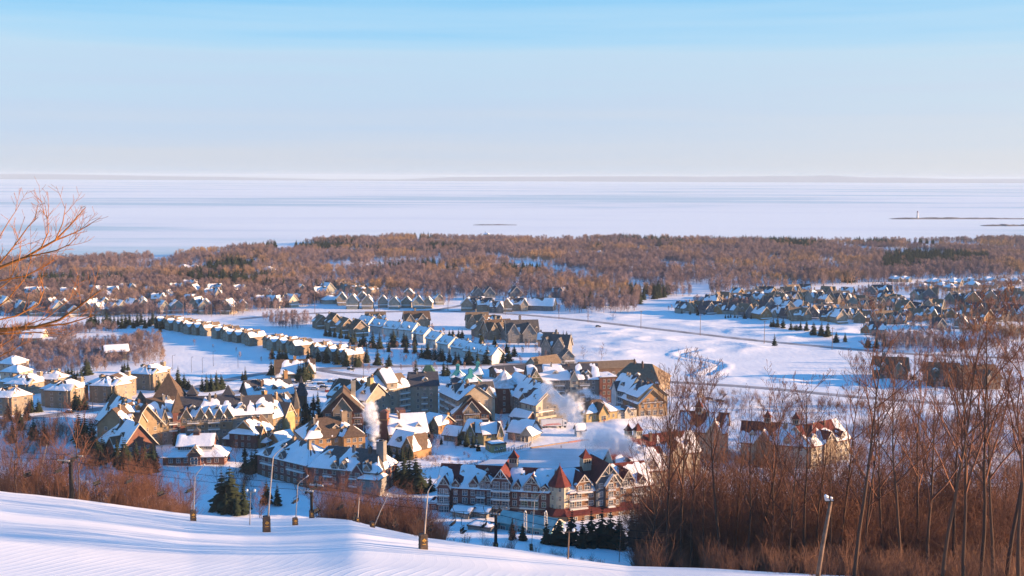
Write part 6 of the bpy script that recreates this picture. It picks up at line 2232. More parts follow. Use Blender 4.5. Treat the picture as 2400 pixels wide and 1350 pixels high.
    # ---- individual conifers
    groups = [
        ('white row', 'conifers in front of the white row', [(763, 787, 8), (773, 788, 8), (785, 790, 7), (799, 793, 9), (816, 795, 6), (832, 806, 11), (852, 811, 11), (874, 814, 12), (890, 817, 12), (922, 812, 13), (947, 812, 12), (911, 825, 7),
                                                                    (952, 827, 8), (973, 810, 11), (972, 828, 10), (988, 837, 8), (1003, 840, 12), (1017, 843, 9), (1033, 846, 10), (1053, 850, 9), (1068, 854, 8), (1075, 855, 8), (1100, 855, 12), (1119, 856, 11),
                                                                    (1142, 853, 12), (1174, 850, 9), (1192, 847, 11), (1053, 790, 6), (1083, 792, 7), (1129, 805, 8), (1187, 827, 9), (1160, 808, 7), (1205, 835, 8)]),
        ('village road', 'conifers along the village road', [(636, 880, 9), (644, 874, 8), (700, 893, 11), (712, 895, 13), (722, 892, 10), (905, 893, 13), (975, 892, 13), (1040, 880, 9), (638, 838, 8), (655, 842, 9), (670, 845, 9), (722, 850, 10), (745, 848, 9),
                                                               (765, 851, 12), (790, 855, 12), (812, 858, 10), (835, 860, 9), (860, 850, 12), (885, 855, 11), (912, 858, 9), (418, 908, 12), (432, 910, 9), (474, 918, 9), (484, 918, 10), (495, 917, 10), (508, 915, 11),
                                                               (518, 913, 9), (575, 892, 8), (443, 912, 6)]),
        ('apartments', 'conifers around the beige apartments', [(154, 893, 9), (160, 890, 8), (168, 892, 9), (175, 893, 8), (182, 893, 8), (190, 891, 8), (203, 882, 12), (209, 880, 9), (178, 960, 11), (187, 962, 9), (200, 960, 8), (263, 948, 8), (272, 949, 9), (372, 920, 9),
                                                                   (292, 875, 7), (300, 873, 7), (20, 985, 9), (75, 968, 8), (90, 968, 7), (65, 985, 8), (40, 990, 9), (50, 1010, 10), (80, 1030, 10), (105, 1045, 11), (30, 1040, 11)]),
        ('resort', 'conifers below the curved resort', [(185, 1040, 14), (200, 1050, 15), (215, 1062, 15), (240, 1082, 12), (275, 1092, 11), (295, 1100, 12), (320, 1105, 13), (340, 1108, 13), (360, 1105, 12), (305, 1110, 9), (228, 1090, 12), (420, 1045, 8), (368, 1040, 9)]),
        ('ski run', 'frosted conifers beside the ski run', [(520, 1195, 14), (540, 1198, 16), (572, 1205, 12), (530, 1205, 9), (555, 1210, 8), (575, 1105, 8), (590, 1110, 9), (600, 1105, 10), (625, 1180, 9), (650, 1185, 8)]),
        ('courtyard', 'small conifers in the courtyard and lane', [(905, 982, 5), (925, 990, 6), (948, 996, 6), (965, 998, 5), (1025, 1003, 7), (1042, 1005, 7), (1058, 1008, 6), (820, 1020, 6), (715, 975, 10), (722, 985, 10), (718, 1000, 10), (728, 1012, 9), (735, 960, 8), (745, 950, 7),
                                                                      (912, 1072, 6), (930, 1080, 6), (942, 1082, 6), (952, 1080, 6), (962, 1080, 7), (1075, 1045, 7), (1092, 1050, 6), (1108, 1052, 6), (1150, 995, 5)]),
        ('red hotel', 'conifers around the red-roofed hotel', [(948, 1142, 14), (960, 1148, 15), (975, 1150, 14), (985, 1152, 11), (930, 1138, 10), (1008, 1150, 6), (1200, 1290, 7), (1280, 1298, 8), (1310, 1300, 9), (1340, 1295, 11), (1365, 1305, 10), (1385, 1300, 12),
                                                                  (1410, 1298, 13), (1430, 1300, 12), (1450, 1303, 11), (1300, 1290, 6), (1480, 1290, 12), (1500, 1295, 11), (1225, 1292, 6)]),
        ('golf course', 'conifers on the golf course edge', [(1320, 800, 8), (1328, 805, 9), (1338, 802, 7), (1260, 775, 6), (1815, 812, 9), (1812, 770, 7), (1822, 772, 9), (1835, 774, 9), (1853, 778, 7), (1865, 777, 5), (1876, 780, 8), (1890, 782, 9), (1905, 788, 10), (1925, 790, 11),
                                                               (1940, 790, 11), (1960, 805, 8), (1980, 806, 7), (2035, 816, 8), (2055, 818, 8), (2072, 815, 9), (1700, 750, 4), (1712, 750, 4), (1722, 750, 4), (1745, 751, 5), (1760, 752, 5), (1598, 740, 4), (1617, 742, 4), (1636, 744, 5), (1650, 743, 4),
                                                               (2135, 890, 5), (2155, 905, 5), (2185, 912, 6)]),
        ('west field', 'dark conifer belt above the snowy field', [(205 + 9 * i, 770 - (i % 3) * 4, 9 + (i * 7) % 4) for i in range(19)] + [(380, 772, 9), (375, 778, 8), (60, 770, 8), (178, 775, 7)]),
        ('east gardens', 'small garden conifers of the east estate', [(1893, 722, 5), (1916, 722, 5), (1950, 725, 5), (1958, 724, 5), (1990, 730, 5), (2000, 732, 6), (2018, 735, 5), (2065, 733, 7), (2075, 733, 6), (2085, 734, 6), (2095, 734, 6), (2120, 712, 6), (2138, 712, 6), (2150, 735, 8), (2165, 735, 9)])]
    vq = sample_px([(230, 1095), (420, 1110), (600, 1090), (900, 1085), (1130, 1060), (1260, 1030), (1340, 990), (1180, 985), (1040, 990), (860, 1005), (700, 960), (560, 960), (440, 960), (260, 980)], 260, np.random.RandomState(8))
    vq = vq[outside(vq, 2.2)]
    vx, vy = proj(np.concatenate([vq, np.zeros((len(vq), 1))], 1))
    groups.append(('village lanes', 'conifers in the village lanes', [(float(a_), float(b_), 4 + 5 * rng.random()) for a_, b_ in list(zip(vx, vy))[:58]]))
    for nm, grp, lst in groups:
        if nm in ('white row', 'village road', 'apartments', 'resort', 'golf course'):
            lst = lst + [(x + rng.uniform(-9, 9), y + rng.uniform(-2, 2), h * rng.uniform(0.55, 0.95)) for x, y, h in lst if rng.random() < 0.7]
        for i, (x, y, h) in enumerate(sorted(lst)):
            p = onground(x, y)
            tm, cm = CF[(i * 7 + len(lst)) % 5]
            s = h / 9.0
            wv = rng.uniform(1.0, 1.5)
            make_tree('conifer', tm, cm, p, rng.uniform(0, 6.28), (s * wv, s * wv, s), f'dark conifer, {ordinal(i)} from the left of those by the {nm}', 'conifer', grp)
    # lone bare trees on the snow
    for i, (x, y, h, lab) in enumerate(((1436, 752, 12, 'wide bare tree standing alone at the golf road'), (1378, 752, 8, 'low spreading bare tree beside the golf road'), (1409, 848, 11, 'slim reddish bare tree on the groomed snow'), (1368, 845, 9, 'thin bare sapling beside the slim reddish tree'),
                                        (940, 850, 9, 'pink-lit bare tree by the white row'), (968, 850, 8, 'second pink-lit bare tree by the white row'), (1010, 1062, 8, 'bare tree in front of the snow-roofed hall'), (1048, 1045, 8, 'bare reddish tree behind the hall'),
                                        (1170, 1012, 10, 'bare birch between the yellow house and the arcade'), (380, 1060, 9, 'bare tree before the curved resort'), (552, 1085, 10, 'bare tree at the chalet shop'), (510, 1140, 13, 'frosted bare tree at the ski run edge'),
                                        (612, 1222, 13, 'pinkish bare tree beside the tall lamp'))):
        tm, cm = SL[i % 3]
        s = h / 14
        make_tree('bare_tree', tm, cm, onground(x, y), i, (s * 1.5, s * 1.5, s), lab, 'tree', None)


woods()


def near_willow():
    """the orange-twigged willow just left of the camera whose branches reach into the picture"""
    rng = random.Random(9)
    Y0 = 27.0
    base = Vector((atY(-150, 700, Y0).x, Y0, 0))
    base.z = gz(base.x, base.y)
    r = empty('willow', base, 0, 'orange-twigged willow reaching into the picture from the left edge', 'tree')
    tr = MB()
    tips = []
    for k, (px, py) in enumerate(((-150, 690), (-165, 800), (-140, 600))):
        q = atY(px, py, Y0) - base
        tr.tube([(0.1 * k, 0, -0.5), (q.x * 0.3, 0.1 * k, q.z * 0.45), (q.x, q.y, q.z)], [0.2, 0.14, 0.09], 7)
    tr.build('trunk', WILLOW, r)
    br = [([(-165, 800), (-60, 782), (0, 773), (83, 767), (140, 750), (187, 717), (235, 681)], 0.055), ([(-165, 800), (-60, 788), (0, 777), (100, 764), (153, 760), (187, 750), (222, 739)], 0.04),
          ([(-165, 800), (0, 783), (83, 779), (133, 783)], 0.025), ([(-165, 800), (-40, 822), (0, 812), (40, 788)], 0.022), ([(-165, 800), (-50, 760), (40, 740), (90, 713), (103, 680), (90, 637)], 0.022),
          ([(-150, 690), (-60, 655), (0, 627), (60, 603), (130, 563), (160, 533), (201, 486)], 0.045), ([(130, 563), (147, 557), (187, 540), (230, 513)], 0.018), ([(60, 603), (133, 587), (165, 572), (178, 557)], 0.016),
          ([(-150, 690), (-50, 650), (0, 617), (33, 577), (67, 530), (90, 508)], 0.026), ([(96, 582), (113, 545), (112, 512), (93, 488)], 0.014), ([(130, 563), (147, 523), (155, 476)], 0.014),
          ([(-150, 690), (0, 658), (60, 647), (100, 627), (126, 609)], 0.020), ([(-150, 690), (-20, 690), (20, 660), (45, 610), (50, 560)], 0.018), ([(-165, 800), (-30, 740), (20, 700), (60, 650), (75, 600)], 0.018),
          ([(-165, 800), (-60, 830), (0, 835), (30, 820), (60, 800)], 0.018), ([(-150, 690), (-60, 640), (-10, 570), (20, 520), (40, 490)], 0.018), ([(-165, 800), (-30, 770), (40, 770), (110, 745), (165, 700)], 0.018)]
    for pts, rad in br:
        tw = Twigs()
        dy = rng.uniform(-1.5, 1.5)
        P = [atY(x, y, Y0 + dy * max(0, (x + 150) / 350)) - base for x, y in pts]
        n = len(P) - 1
        for i in range(n):
            r0 = rad * (1 - 0.85 * i / n) + 0.004
            r1 = rad * (1 - 0.85 * (i + 1) / n) + 0.003
            tw.stick(P[i], P[i + 1], r0, r1)
            ax = (P[i + 1] - P[i])
            if pts[i + 1][0] > -30:
                for k in range(2):
                    t = rng.random()
                    d = ax.normalized() * 0.8 + rvec(rng) * 0.6 + Vector((0.0, 0, 0.25))
                    limb(tw, rng, P[i].lerp(P[i + 1], t), d, rng.uniform(0.25, 0.8), 0.007, 1, 0.2, 4, 4, 0.13)
        tw.ra = [max(x, 0.0045) for x in tw.ra]
        tw.rb = [max(x, 0.003) for x in tw.rb]
        link('branch', tw.mesh('branch', WILLOW, 4), r)


near_willow()

# ------------------------------------------------------------------ piste furniture, lift, vehicles, people
GOLD = mat('gold_print', (0.55, 0.30, 0.05), 0.6, 0.1)
PAD = mat('brown_pad', (0.075, 0.055, 0.045), 0.85, 0.25, 1.5)
LAMP = mat('lamp_glass', (0.75, 0.75, 0.72), 0.3, 0.05, spec=0.5)
GALV = mat('weathered_pole', (0.36, 0.31, 0.27), 0.6, 0.15, spec=0.3)
LIFTM = mat('black_lift_steel', (0.010, 0.010, 0.012), 0.7, 0.1)
WOODP = mat('wooden_pole', (0.16, 0.105, 0.075), 0.85, 0.25, 2.0)


def piste_hit(px, py, y0=84.0, y1=420.0):
    Ys = np.arange(y0, y1, 0.5)
    d = ray(px, py)
    X = d.x / d.y * Ys
    Z = HC + d.z / d.y * Ys
    g = ground(X, Ys)
    k = np.nonzero(Z <= g)[0]
    i = k[0] if len(k) else len(Ys) - 1
    return Vector((X[i], Ys[i], g[i]))


def emblem(mb, c, size, ux, uz, nrm):
    """abstract gold diamond made of four smaller diamonds and a short bar under it"""
    for (a, b) in ((0, 1), (1, 0), (0, -1), (-1, 0)):
        o = c + ux * (a * size * 0.42) + uz * (b * size * 0.42) + nrm * 0.012
        h = size * 0.34
        mb.add([o + uz * h, o - ux * h, o - uz * h, o + ux * h], [(0, 1, 2, 3)])
    o = c - uz * size * 1.35 + nrm * 0.012
    mb.add([o - ux * size * 0.6 - uz * size * .1, o + ux * size * 0.6 - uz * size * .1, o + ux * size * 0.6 + uz * size * .1, o - ux * size * 0.6 + uz * size * .1], [(0, 1, 2, 3)])


def pad_on(root, w, h, rz):
    b = MB()
    b.hexa([(-w / 2, -w / 2, -.3), (w / 2, -w / 2, -.3), (w / 2, w / 2, -.3), (-w / 2, w / 2, -.3)],
           [(-w / 2 + .05, -w / 2 + .05, h), (w / 2 - .05, -w / 2 + .05, h - .06), (w / 2 - .05, w / 2 - .05, h), (-w / 2 + .05, w / 2 - .05, h - .04)])
    for z in (0.25, 0.55, 0.8):
        b.tube([(-w / 2 - .01, -w / 2 - .01, h * z), (w / 2 + .01, -w / 2 - .01, h * z - .03), (w / 2 + .01, w / 2 + .01, h * z), (-w / 2 - .01, w / 2 + .01, h * z), (-w / 2 - .01, -w / 2, h * z)], 0.03, 4)
    p = b.build('safety_pad', PAD, root, rz=rz)
    e = MB()
    emblem(e, Vector((0, -w / 2, h * 0.62)), w * 0.36, Vector((1, 0, 0)), Vector((0, 0, 1)), Vector((0, -1, 0)))
    e.build('emblem', GOLD, p)
    return p


def lamp_post(base, bend, tip, label, pad=None, r=0.11, two=False, mtl=None, far=None):
    """base, bend, tip in picture pixels"""
    p = piste_hit(*base) if far is None else atY(base[0], base[1], far)
    if far is not None:
        p.z = gz(p.x, p.y)
    root = empty('lamp_post', p, 0, label, 'lamp post', 'lamp posts along the piste')
    a = atY(bend[0], bend[1], p.y) - p
    b = MB()
    b.tube([(0, 0, -0.5), a * 0.5, a], [r, r * 0.8, r * 0.6], 8)
    b.build('pole', mtl or GALV, root)
    if tip is not None:
        t = atY(tip[0], tip[1], p.y) - p
        b = MB()
        b.tube([a, a.lerp(t, 0.3) + Vector((-.05, 0, .1)), t], [r * 0.6, r * 0.5, r * 0.45], 6)
        b.build('arm', mtl or GALV, root)
        h = MB()
        d = (t - a).normalized()
        h.tube([t, t + d * 0.55], [0.10, 0.17], 6)
        h.build('lamp_head', STEEL, root)
    if two:
        for sx in (-1, 1):
            h = MB()
            h.lathe(a.x + sx * 0.65, a.y, [(0.05, a.z - .2), (0.2, a.z - .12), (0.23, a.z + .1), (0.13, a.z + .26), (0.02, a.z + .3)], 10)
            h.build('lamp_head', LAMP, root, smooth=True)
        h = MB()
        h.box(a.x - 0.8, a.x + 0.8, a.y - .05, a.y + .05, a.z - .32, a.z - .2)
        h.build('arm', mtl or GALV, root)
    if pad:
        pad_on(root, pad[0], pad[1], 0.35)
    return root


def posts():
    lamp_post((625, 1247), (640, 1072), (666, 1046), 'tallest lamp post on the piste, brown pad with gold diamond at its foot', (1.15, 2.6), 0.15)
    lamp_post((453, 1221), (457, 1118), (475, 1094), 'lamp post at the head of the shaded ski run with gold-marked pad', (1.0, 1.9), 0.12)
    lamp_post((992, 1287), (1003, 1152), (1025, 1123), 'lamp post nearest the red hotel with large wrinkled pad', (1.05, 2.1), 0.12)
    lamp_post((692, 1231), (698, 1136), (717, 1119), 'slim lamp post left of the lift tower with padded foot', (0.9, 1.3), 0.10)
    lamp_post((585, 1230), (588, 1150), None, 'grey post with two round lamps by the frosted conifers', None, 0.10, True)
    lamp_post((1245, 1290), (1253, 1173), (1273, 1152), 'lamp post on the crest in front of the turret', (0.8, 1.9), 0.11)
    lamp_post((1451, 1318), (1456, 1212), (1462, 1200), 'thin wooden lamp pole right of the young conifers', None, 0.11, mtl=WOODP)
    lamp_post((1331, 1310), (1334, 1243), None, 'dark post with round white lamps among the young conifers', None, 0.13, True, WOODP)
    lamp_post((838, 1224), (842, 1166), None, 'short grey post behind the crest in the thicket', (0.7, 0.9), 0.10)
    lamp_post((873, 1236), (914, 1152), None, 'leaning pole rising out of the thicket with gold-marked pad', (0.8, 1.0), 0.09)
    lamp_post((448, 1215), (450, 1178), None, 'stubby post beside the padded lamp of the ski run', None, 0.10)
    lamp_post((78, 1150), (110, 1042), None, 'pale leaning pole among the bare trees at far left', None, 0.10, far=265)
    # the big floodlight pole at the wood
    Y = 96.0
    p = atY(1908, 1346, Y)
    p.z = gz(p.x, p.y)
    root = empty('floodlight_pole', p, 0, 'thick leaning wooden floodlight pole with snow on its lamp at the wood edge', 'lamp post')
    a = atY(1947, 1176, Y) - p
    b = MB()
    b.tube([(0, 0, -1.0), a * 0.5, a], [0.21, 0.18, 0.15], 10)
    b.build('pole', WOODP, root, smooth=True)
    b = MB()
    b.box(a.x - 0.5, a.x + 0.2, a.y - .06, a.y + .06, a.z + .02, a.z + .12)
    b.build('arm', DARK, root)
    for dx, sc in ((-0.30, 0.75), (0.10, 0.45)):
        h = MB()
        w = 0.24 * sc
        h.hexa([(a.x + dx - w, a.y - w, a.z + .12), (a.x + dx + w, a.y - w, a.z + .12), (a.x + dx + w, a.y + w, a.z + .12), (a.x + dx - w, a.y + w, a.z + .12)],
               [(a.x + dx - w * 1.3, a.y - w, a.z + .12 + .5 * sc), (a.x + dx + w * .4, a.y - w, a.z + .12 + .3 * sc), (a.x + dx + w * .4, a.y + w, a.z + .12 + .3 * sc), (a.x + dx - w * 1.3, a.y + w, a.z + .12 + .5 * sc)])
        o = h.build('floodlight', STEEL, root)
        h = MB()
        h.tube([(a.x + dx - w * 1.2, a.y, a.z + .18 + .5 * sc), (a.x + dx + w * .4, a.y, a.z + .18 + .3 * sc)], [w * .7, w * .5], 7)
        h.build('snow_cap', RSNOW, o, smooth=True)


posts()


def chairlift():
    rope_h = {}
    spec = [(-420, 248, 1018, None), (165, 232, 1076, None), (730, 217, 1146, (730, 1240)), (1162, 205, 1199, None), (1560, 192, 1262, None)]
    tops = [atY(px, row, Y) for px, Y, row, _ in spec]
    dirv = (tops[3] - tops[1])
    dirv.z = 0
    dirv.normalize()
    side = Vector((-dirv.y, dirv.x, 0))
    HW = 2.1
    labs = {1: 'dark lift tower with wide crossarm among the bare trees at left', 2: 'padded lift tower on the crest below the grey-brown hotel', 3: 'lift tower standing in front of the red hotel'}
    for i in (1, 2, 3):
        t = tops[i]
        zg = gz(t.x, t.y)
        root = empty('lift_tower', (t.x, t.y, zg), 0, labs[i], 'lift tower', 'chairlift towers')
        h = t.z - zg
        b = MB()
        b.tube([(0, 0, -0.8), (0, 0, h - 0.2)], [0.46 if i == 1 else 0.32, 0.36 if i == 1 else 0.27], 10)
        b.build('column', LIFTM, root, smooth=True)
        b = MB()
        e0 = side * -HW
        e1 = side * HW
        b.tube([(e0.x * 1.15, e0.y * 1.15, h - .15), (e1.x * 1.15, e1.y * 1.15, h - .15)], 0.24, 6)
        for s_ in (-1, 1):
            q = side * (HW * 0.62 * s_)
            b.tube([(0, 0, h - 1.5), (q.x, q.y, h - .15)], 0.10, 6)
        b.build('crossarm', LIFTM, root)
        b = MB()
        for s_ in (-1, 1):
            q = side * (HW * s_)
            b.tube([(q.x, q.y, h - .1), (q.x * .92, q.y * .92, h + 1.25)], 0.06, 5)
        b.tube([(e0.x * .92, e0.y * .92, h + 1.25), (e1.x * .92, e1.y * .92, h + 1.25)], 0.06, 5)
        b.build('lifting_frame', LIFTM, root)
        for s_ in (-1, 1):
            q = side * (HW * s_)
            b = MB()
            a = q - dirv * 1.5
            c = q + dirv * 1.5
            b.tube([(a.x, a.y, h + .12), (c.x, c.y, h + .12)], 0.08, 5)
            for k in range(6):
                w = a.lerp(c, (k + .5) / 6)
                b.lathe(w.x, w.y, [(0.03, h + .16), (0.22, h + .2), (0.22, h + .34), (0.03, h + .38)], 8)
            b.build('sheave_train', STEEL if i == 2 else GALV, root)
        if i == 2:
            pad_on(root, 0.95, 1.6, 0.3)
        if i == 3:
            pad_on(root, 0.8, 0.9, 0.3)
    # ropes
    ropes = []
    for s_, lab in ((-1, 'near haul rope of the chairlift crossing the thicket'), (1, 'far haul rope of the chairlift crossing the thicket')):
        pts = []
        for a, c in zip(tops[:-1], tops[1:]):
            for k in range(12):
                t = k / 12
                p = a.lerp(c, t) + side * (HW * s_)
                p.z += 0.36 - 4 * 0.9 * t * (1 - t)
                pts.append(p)
        pts.append(tops[-1] + side * HW * s_ + Vector((0, 0, .36)))
        b = MB()
        b.tube(pts, 0.045, 5)
        o = b.build('haul_rope', LIFTM)
        tag(o, lab, 'rope', 'haul ropes of the chairlift')
        ropes.append(pts)
    # chair
    root0 = None
    chairs = [(65, 0), (133, 1), (228, 0), (299, 1), (378, 0), (441, 1), (690, 1), (745, 0), (795, 1), (835, 0), (888, 1), (927, 0), (977, 1), (1011, 0), (1060, 1), (1087, 0), (1133, 1), (1202, 0)]
    for i, (px, s_) in enumerate(chairs):
        pts = ropes[s_]
        xs = [proj(p)[0][0] for p in pts]
        k = max(0, min(len(xs) - 2, int(np.searchsorted(xs, px)) - 1))
        t = (px - xs[k]) / (xs[k + 1] - xs[k])
        p = pts[k].lerp(pts[k + 1], t)
        lab = f'empty dark lift chair, {ordinal(i)} from the left hanging on the haul ropes'
        ang = math.atan2(dirv.y, dirv.x) + math.pi / 2 + (0 if s_ == 0 else math.pi)
        if root0 is None:
            root0 = empty('lift_chair', p, ang, lab, 'lift chair', 'chairs of the lift')
            b = MB()      # local: x across the chair, -y is the way it faces, origin at the rope
            b.tube([(0, 0, 0.05), (0, 0.02, -0.5), (0, 0.45, -1.5), (0, 0.5, -2.3), (0, 0.28, -2.75)], 0.055, 6)
            b.tube([(-1.0, 0.28, -2.75), (1.0, 0.28, -2.75)], 0.05, 6)
            b.build('hanger', LIFTM, root0)
            b = MB()
            for sx in (-1, 1):
                b.tube([(sx, 0.28, -2.75), (sx, 0.32, -3.35), (sx, 0.3, -3.75), (sx, -0.28, -3.8)], 0.045, 6)
                b.tube([(sx, 0.3, -3.3), (sx, -0.2, -3.3)], 0.035, 5)
            b.build('side_frame', LIFTM, root0)
            b = MB()
            b.hexa([(-1.0, -0.28, -3.8), (1.0, -0.28, -3.8), (1.0, 0.28, -3.86), (-1.0, 0.28, -3.86)], [(-1.0, -0.28, -3.70), (1.0, -0.28, -3.70), (1.0, 0.28, -3.76), (-1.0, 0.28, -3.76)])
            b.build('seat', LIFTM, root0)
            b = MB()
            b.hexa([(-1.0, 0.27, -3.70), (1.0, 0.27, -3.70), (1.0, 0.34, -3.70), (-1.0, 0.34, -3.70)], [(-1.0, 0.36, -3.15), (1.0, 0.36, -3.15), (1.0, 0.43, -3.15), (-1.0, 0.43, -3.15)])
            b.build('backrest', LIFTM, root0)
        else:
            r = copy_tree(root0)
            r.location = p
            r.rotation_euler = (0, 0, ang)
            tag(r, lab)
    # valley station
    TEAL = mat('teal_panel', (0.10, 0.25, 0.27), 0.5, 0.15, spec=0.4)
    TROOF = mat('pale_green_roof', (0.30, 0.44, 0.42), 0.6, 0.12, 0.4)
    b = Bld('lift_station', 'pale green-roofed lift valley station with glazed teal end wall', 'lift station', G(1230, 1250))
    f = wing(b, (1166, 1247), (1292, 1268), 9, 1, TEAL, TROOF, 'g', 2.3, 3.3, 0.14, None, seed=401, ov=0.5, trim=TRIM)
    f.body(f.L - 0.02, f.L + 0.05, 1.0, 8.0, 0.3, 2.7, GLASS, 4.3, 'x', 'glazing')
    q = MB()
    for y in (1, 3.3, 5.7, 8):
        q.box(f.L + .05, f.L + .12, y - .07, y + .07, 0, 3.3)
    q.box(f.L + .05, f.L + .12, .5, 8.5, 2.5, 2.7)
    f.put(q, 'mullion', TRIM)
    for k in range(6):
        f.window(2 + k * (f.L - 4) / 5, 0.9, 1.8, 1.5, 0, style=1)
    for px, lab in ((1231, 'lattice mast left of the arched lamp, white with frost'), (1279, 'lattice mast at the glazed end of the lift station')):
        p = G(px, 1264)
        r = empty('lattice_mast', (p.x, p.y, 0), 0.2, lab, 'mast', 'lattice masts at the lift station')
        b = MB()
        H, w = 8.8, 0.45
        for sx in (-1, 1):
            for sy in (-1, 1):
                b.tube([(sx * w, sy * w, -.5), (sx * w * .8, sy * w * .8, H)], 0.06, 4)
        for k in range(10):
            z0, z1 = H * k / 10, H * (k + 1) / 10
            s0 = 1 if k % 2 else -1
            for sy in (-1, 1):
                b.tube([(-s0 * w, sy * w, z0), (s0 * w, sy * w, z1)], 0.045, 4)
                b.tube([(sy * w, -s0 * w, z0), (sy * w, s0 * w, z1)], 0.045, 4)
        b.build('lattice', WTRIM, r)
        b = MB()
        b.lathe(0, 0, [(0.05, H), (0.28, H + .1), (0.3, H + .45), (0.05, H + .6)], 8)
        b.build('lamp_head', LAMP, r)
    for i, (p0, p1, lab) in enumerate((((1060, 1216), (1098, 1222), 'flat snow-roofed pump shed left of the lift station'), ((1105, 1216), (1140, 1222), 'small snow-roofed shed at the hotel wall'), ((1096, 1252), (1150, 1260), 'low concrete shelter under smooth snow before the lift station'))):
        b = Bld('shed', lab, 'shed', G(*p0))
        f = wing(b, p0, p1, 6, 1, 'stone', 'greyroof', 'g' if i < 2 else 'f', 1.4, 2.4, 0.99, (2.4, 1.0, 1.0, 1), seed=410 + i)


chairlift()


def small_things():
    rng = random.Random(21)
    # ---- cars
    cars = [(617, 904, 'dark car parked beside the smoking chimney'), (640, 898, 'snow-dusted grey car in the lot behind the resort'), (752, 903, 'black car in the middle of the parking lot'), (737, 913, 'white car parked left of the red one'),
            (759, 909, 'dark car with snowy windscreen by the tower roof'), (771, 919, 'red car at the end of the parking row'), (842, 904, 'dark car near the pale snow roof'), (776, 896, 'dark car at the back of the parking lot'), (572, 915, 'dark car on the sunlit road at the snow bank'),
            (165, 968, 'dark car parked on the west road by the apartments'), (822, 868, 'dark car by the road fork beyond the conifers'), (1402, 768, 'dark car stopped on the snow near the golf road')]
    lots = [(700, 914), (712, 905), (726, 899), (690, 899), (798, 907), (815, 900), (868, 896), (886, 903), (905, 898), (925, 905), (945, 901), (965, 906), (600, 897), (585, 903), (1640, 930), (1662, 936), (1688, 940)]
    for k, (x, y) in enumerate(lots):
        cars.append((x, y, f'snow-dusted {["dark", "grey", "white", "dark"][k % 4]} car, {ordinal(k)} of the cars scattered over the village lots'))
    paints = {'dark': mat('car_dark', (0.03, 0.035, 0.045), 0.35, 0.1, spec=0.5), 'grey': mat('car_grey', (0.22, 0.23, 0.25), 0.35, 0.1, spec=0.5), 'white': mat('car_white', (0.6, 0.6, 0.6), 0.4, 0.05, spec=0.5), 'red': mat('car_red', (0.3, 0.03, 0.02), 0.35, 0.1, spec=0.5)}
    protos = {}

    def car(loc, rz, lab, col):
        if col in protos:
            r = copy_tree(protos[col])
            r.location = loc
            r.rotation_euler = (0, 0, rz)
            return tag(r, lab)
        r = empty('parked_car', loc, rz, lab, 'car', 'parked cars')
        pm = paints[col]
        b = MB()
        prof = [(-2.2, 0.35), (2.2, 0.35), (2.25, 0.75), (1.2, 0.95), (-1.6, 1.0), (-2.2, 0.92)]
        v = [(x, y, z) for y in (-.88, .88) for x, z in prof]
        b.add(v, [tuple(range(6)), tuple(range(11, 5, -1))] + [(i, i + 6, (i + 1) % 6 + 6, (i + 1) % 6) for i in range(6)])
        b.build('body', pm, r)
        b = MB()
        b.hexa([(-1.9, -.84, .97), (1.15, -.84, .93), (1.15, .84, .93), (-1.9, .84, .97)], [(-1.5, -.66, 1.52), (0.35, -.66, 1.52), (0.35, .66, 1.52), (-1.5, .66, 1.52)])
        b.build('window_glass', GLASS, r)
        b = MB()
        b.hexa([(-1.55, -.7, 1.50), (0.4, -.7, 1.50), (0.4, .7, 1.50), (-1.55, .7, 1.50)], [(-1.4, -.58, 1.72), (0.25, -.58, 1.68), (0.25, .58, 1.70), (-1.4, .58, 1.74)])
        b.build('roof_snow', RSNOW, r)
        for sx in (-1.35, 1.4):
            for sy in (-.9, .9):
                b = MB()
                b.tube([(sx, sy - .1, .34), (sx, sy + .1, .34)], 0.34, 10)
                b.build('wheel', DARK, r)
        protos[col] = r
        return r
    for x, y, lab in cars:
        col = 'red' if 'red car at' in lab else 'white' if 'white car' in lab else 'grey' if 'grey car' in lab else 'dark'
        car(onground(x, y) + Vector((0, 0, .1)), rng.uniform(-.4, .4), lab, col)
    # ---- delivery lorry by the arcade
    p = onground(1296, 1002)
    r = empty('delivery_lorry', p, math.radians(8), 'white delivery lorry with red and orange swoosh parked before the arcade', 'lorry')
    WH = mat('lorry_white', (0.62, 0.62, 0.62), 0.5, 0.05)
    b = MB()
    b.box(-5.6, 4.2, -1.25, 1.25, 0.95, 3.9)
    t = b.build('trailer', WH, r)
    b = MB()
    for (x0, x1, z0, z1, dz) in ((-4.8, 3.6, 1.25, 1.55, 0.35), (-3.4, 2.8, 1.7, 1.9, 0.45)):
        b.add([(x0, -1.256, z0), (x1, -1.256, z0 + dz), (x1, -1.256, z1 + dz), (x0, -1.256, z1)], [(0, 1, 2, 3)])
    b.build('red_swoosh', mat('lorry_red', (0.5, 0.05, 0.03), 0.5, 0.05), t)
    b = MB()
    b.box(4.5, 6.4, -1.15, 1.15, 0.6, 2.9)
    b.hexa([(4.5, -1.1, 2.9), (6.2, -1.1, 2.9), (6.2, 1.1, 2.9), (4.5, 1.1, 2.9)], [(4.5, -1, 3.6), (5.3, -1, 3.5), (5.3, 1, 3.5), (4.5, 1, 3.6)])
    c = b.build('cab', WH, r)
    b = MB()
    b.box(6.4, 6.43, -1.0, 1.0, 1.8, 2.7)
    b.box(5.2, 6.1, -1.18, -1.15, 1.8, 2.6)
    b.build('cab_window', GLASS, c)
    for x in (-4.4, -3.2, 3.2, 5.4):
        for y in (-1.05, 1.05):
            b = MB()
            b.tube([(x, y - .18, .5), (x, y + .18, .5)], 0.5, 12)
            b.build('wheel', DARK, r)
    b = MB()
    b.box(-5.4, 5.0, -.5, .5, .6, .95)
    b.build('chassis', DARK, r)
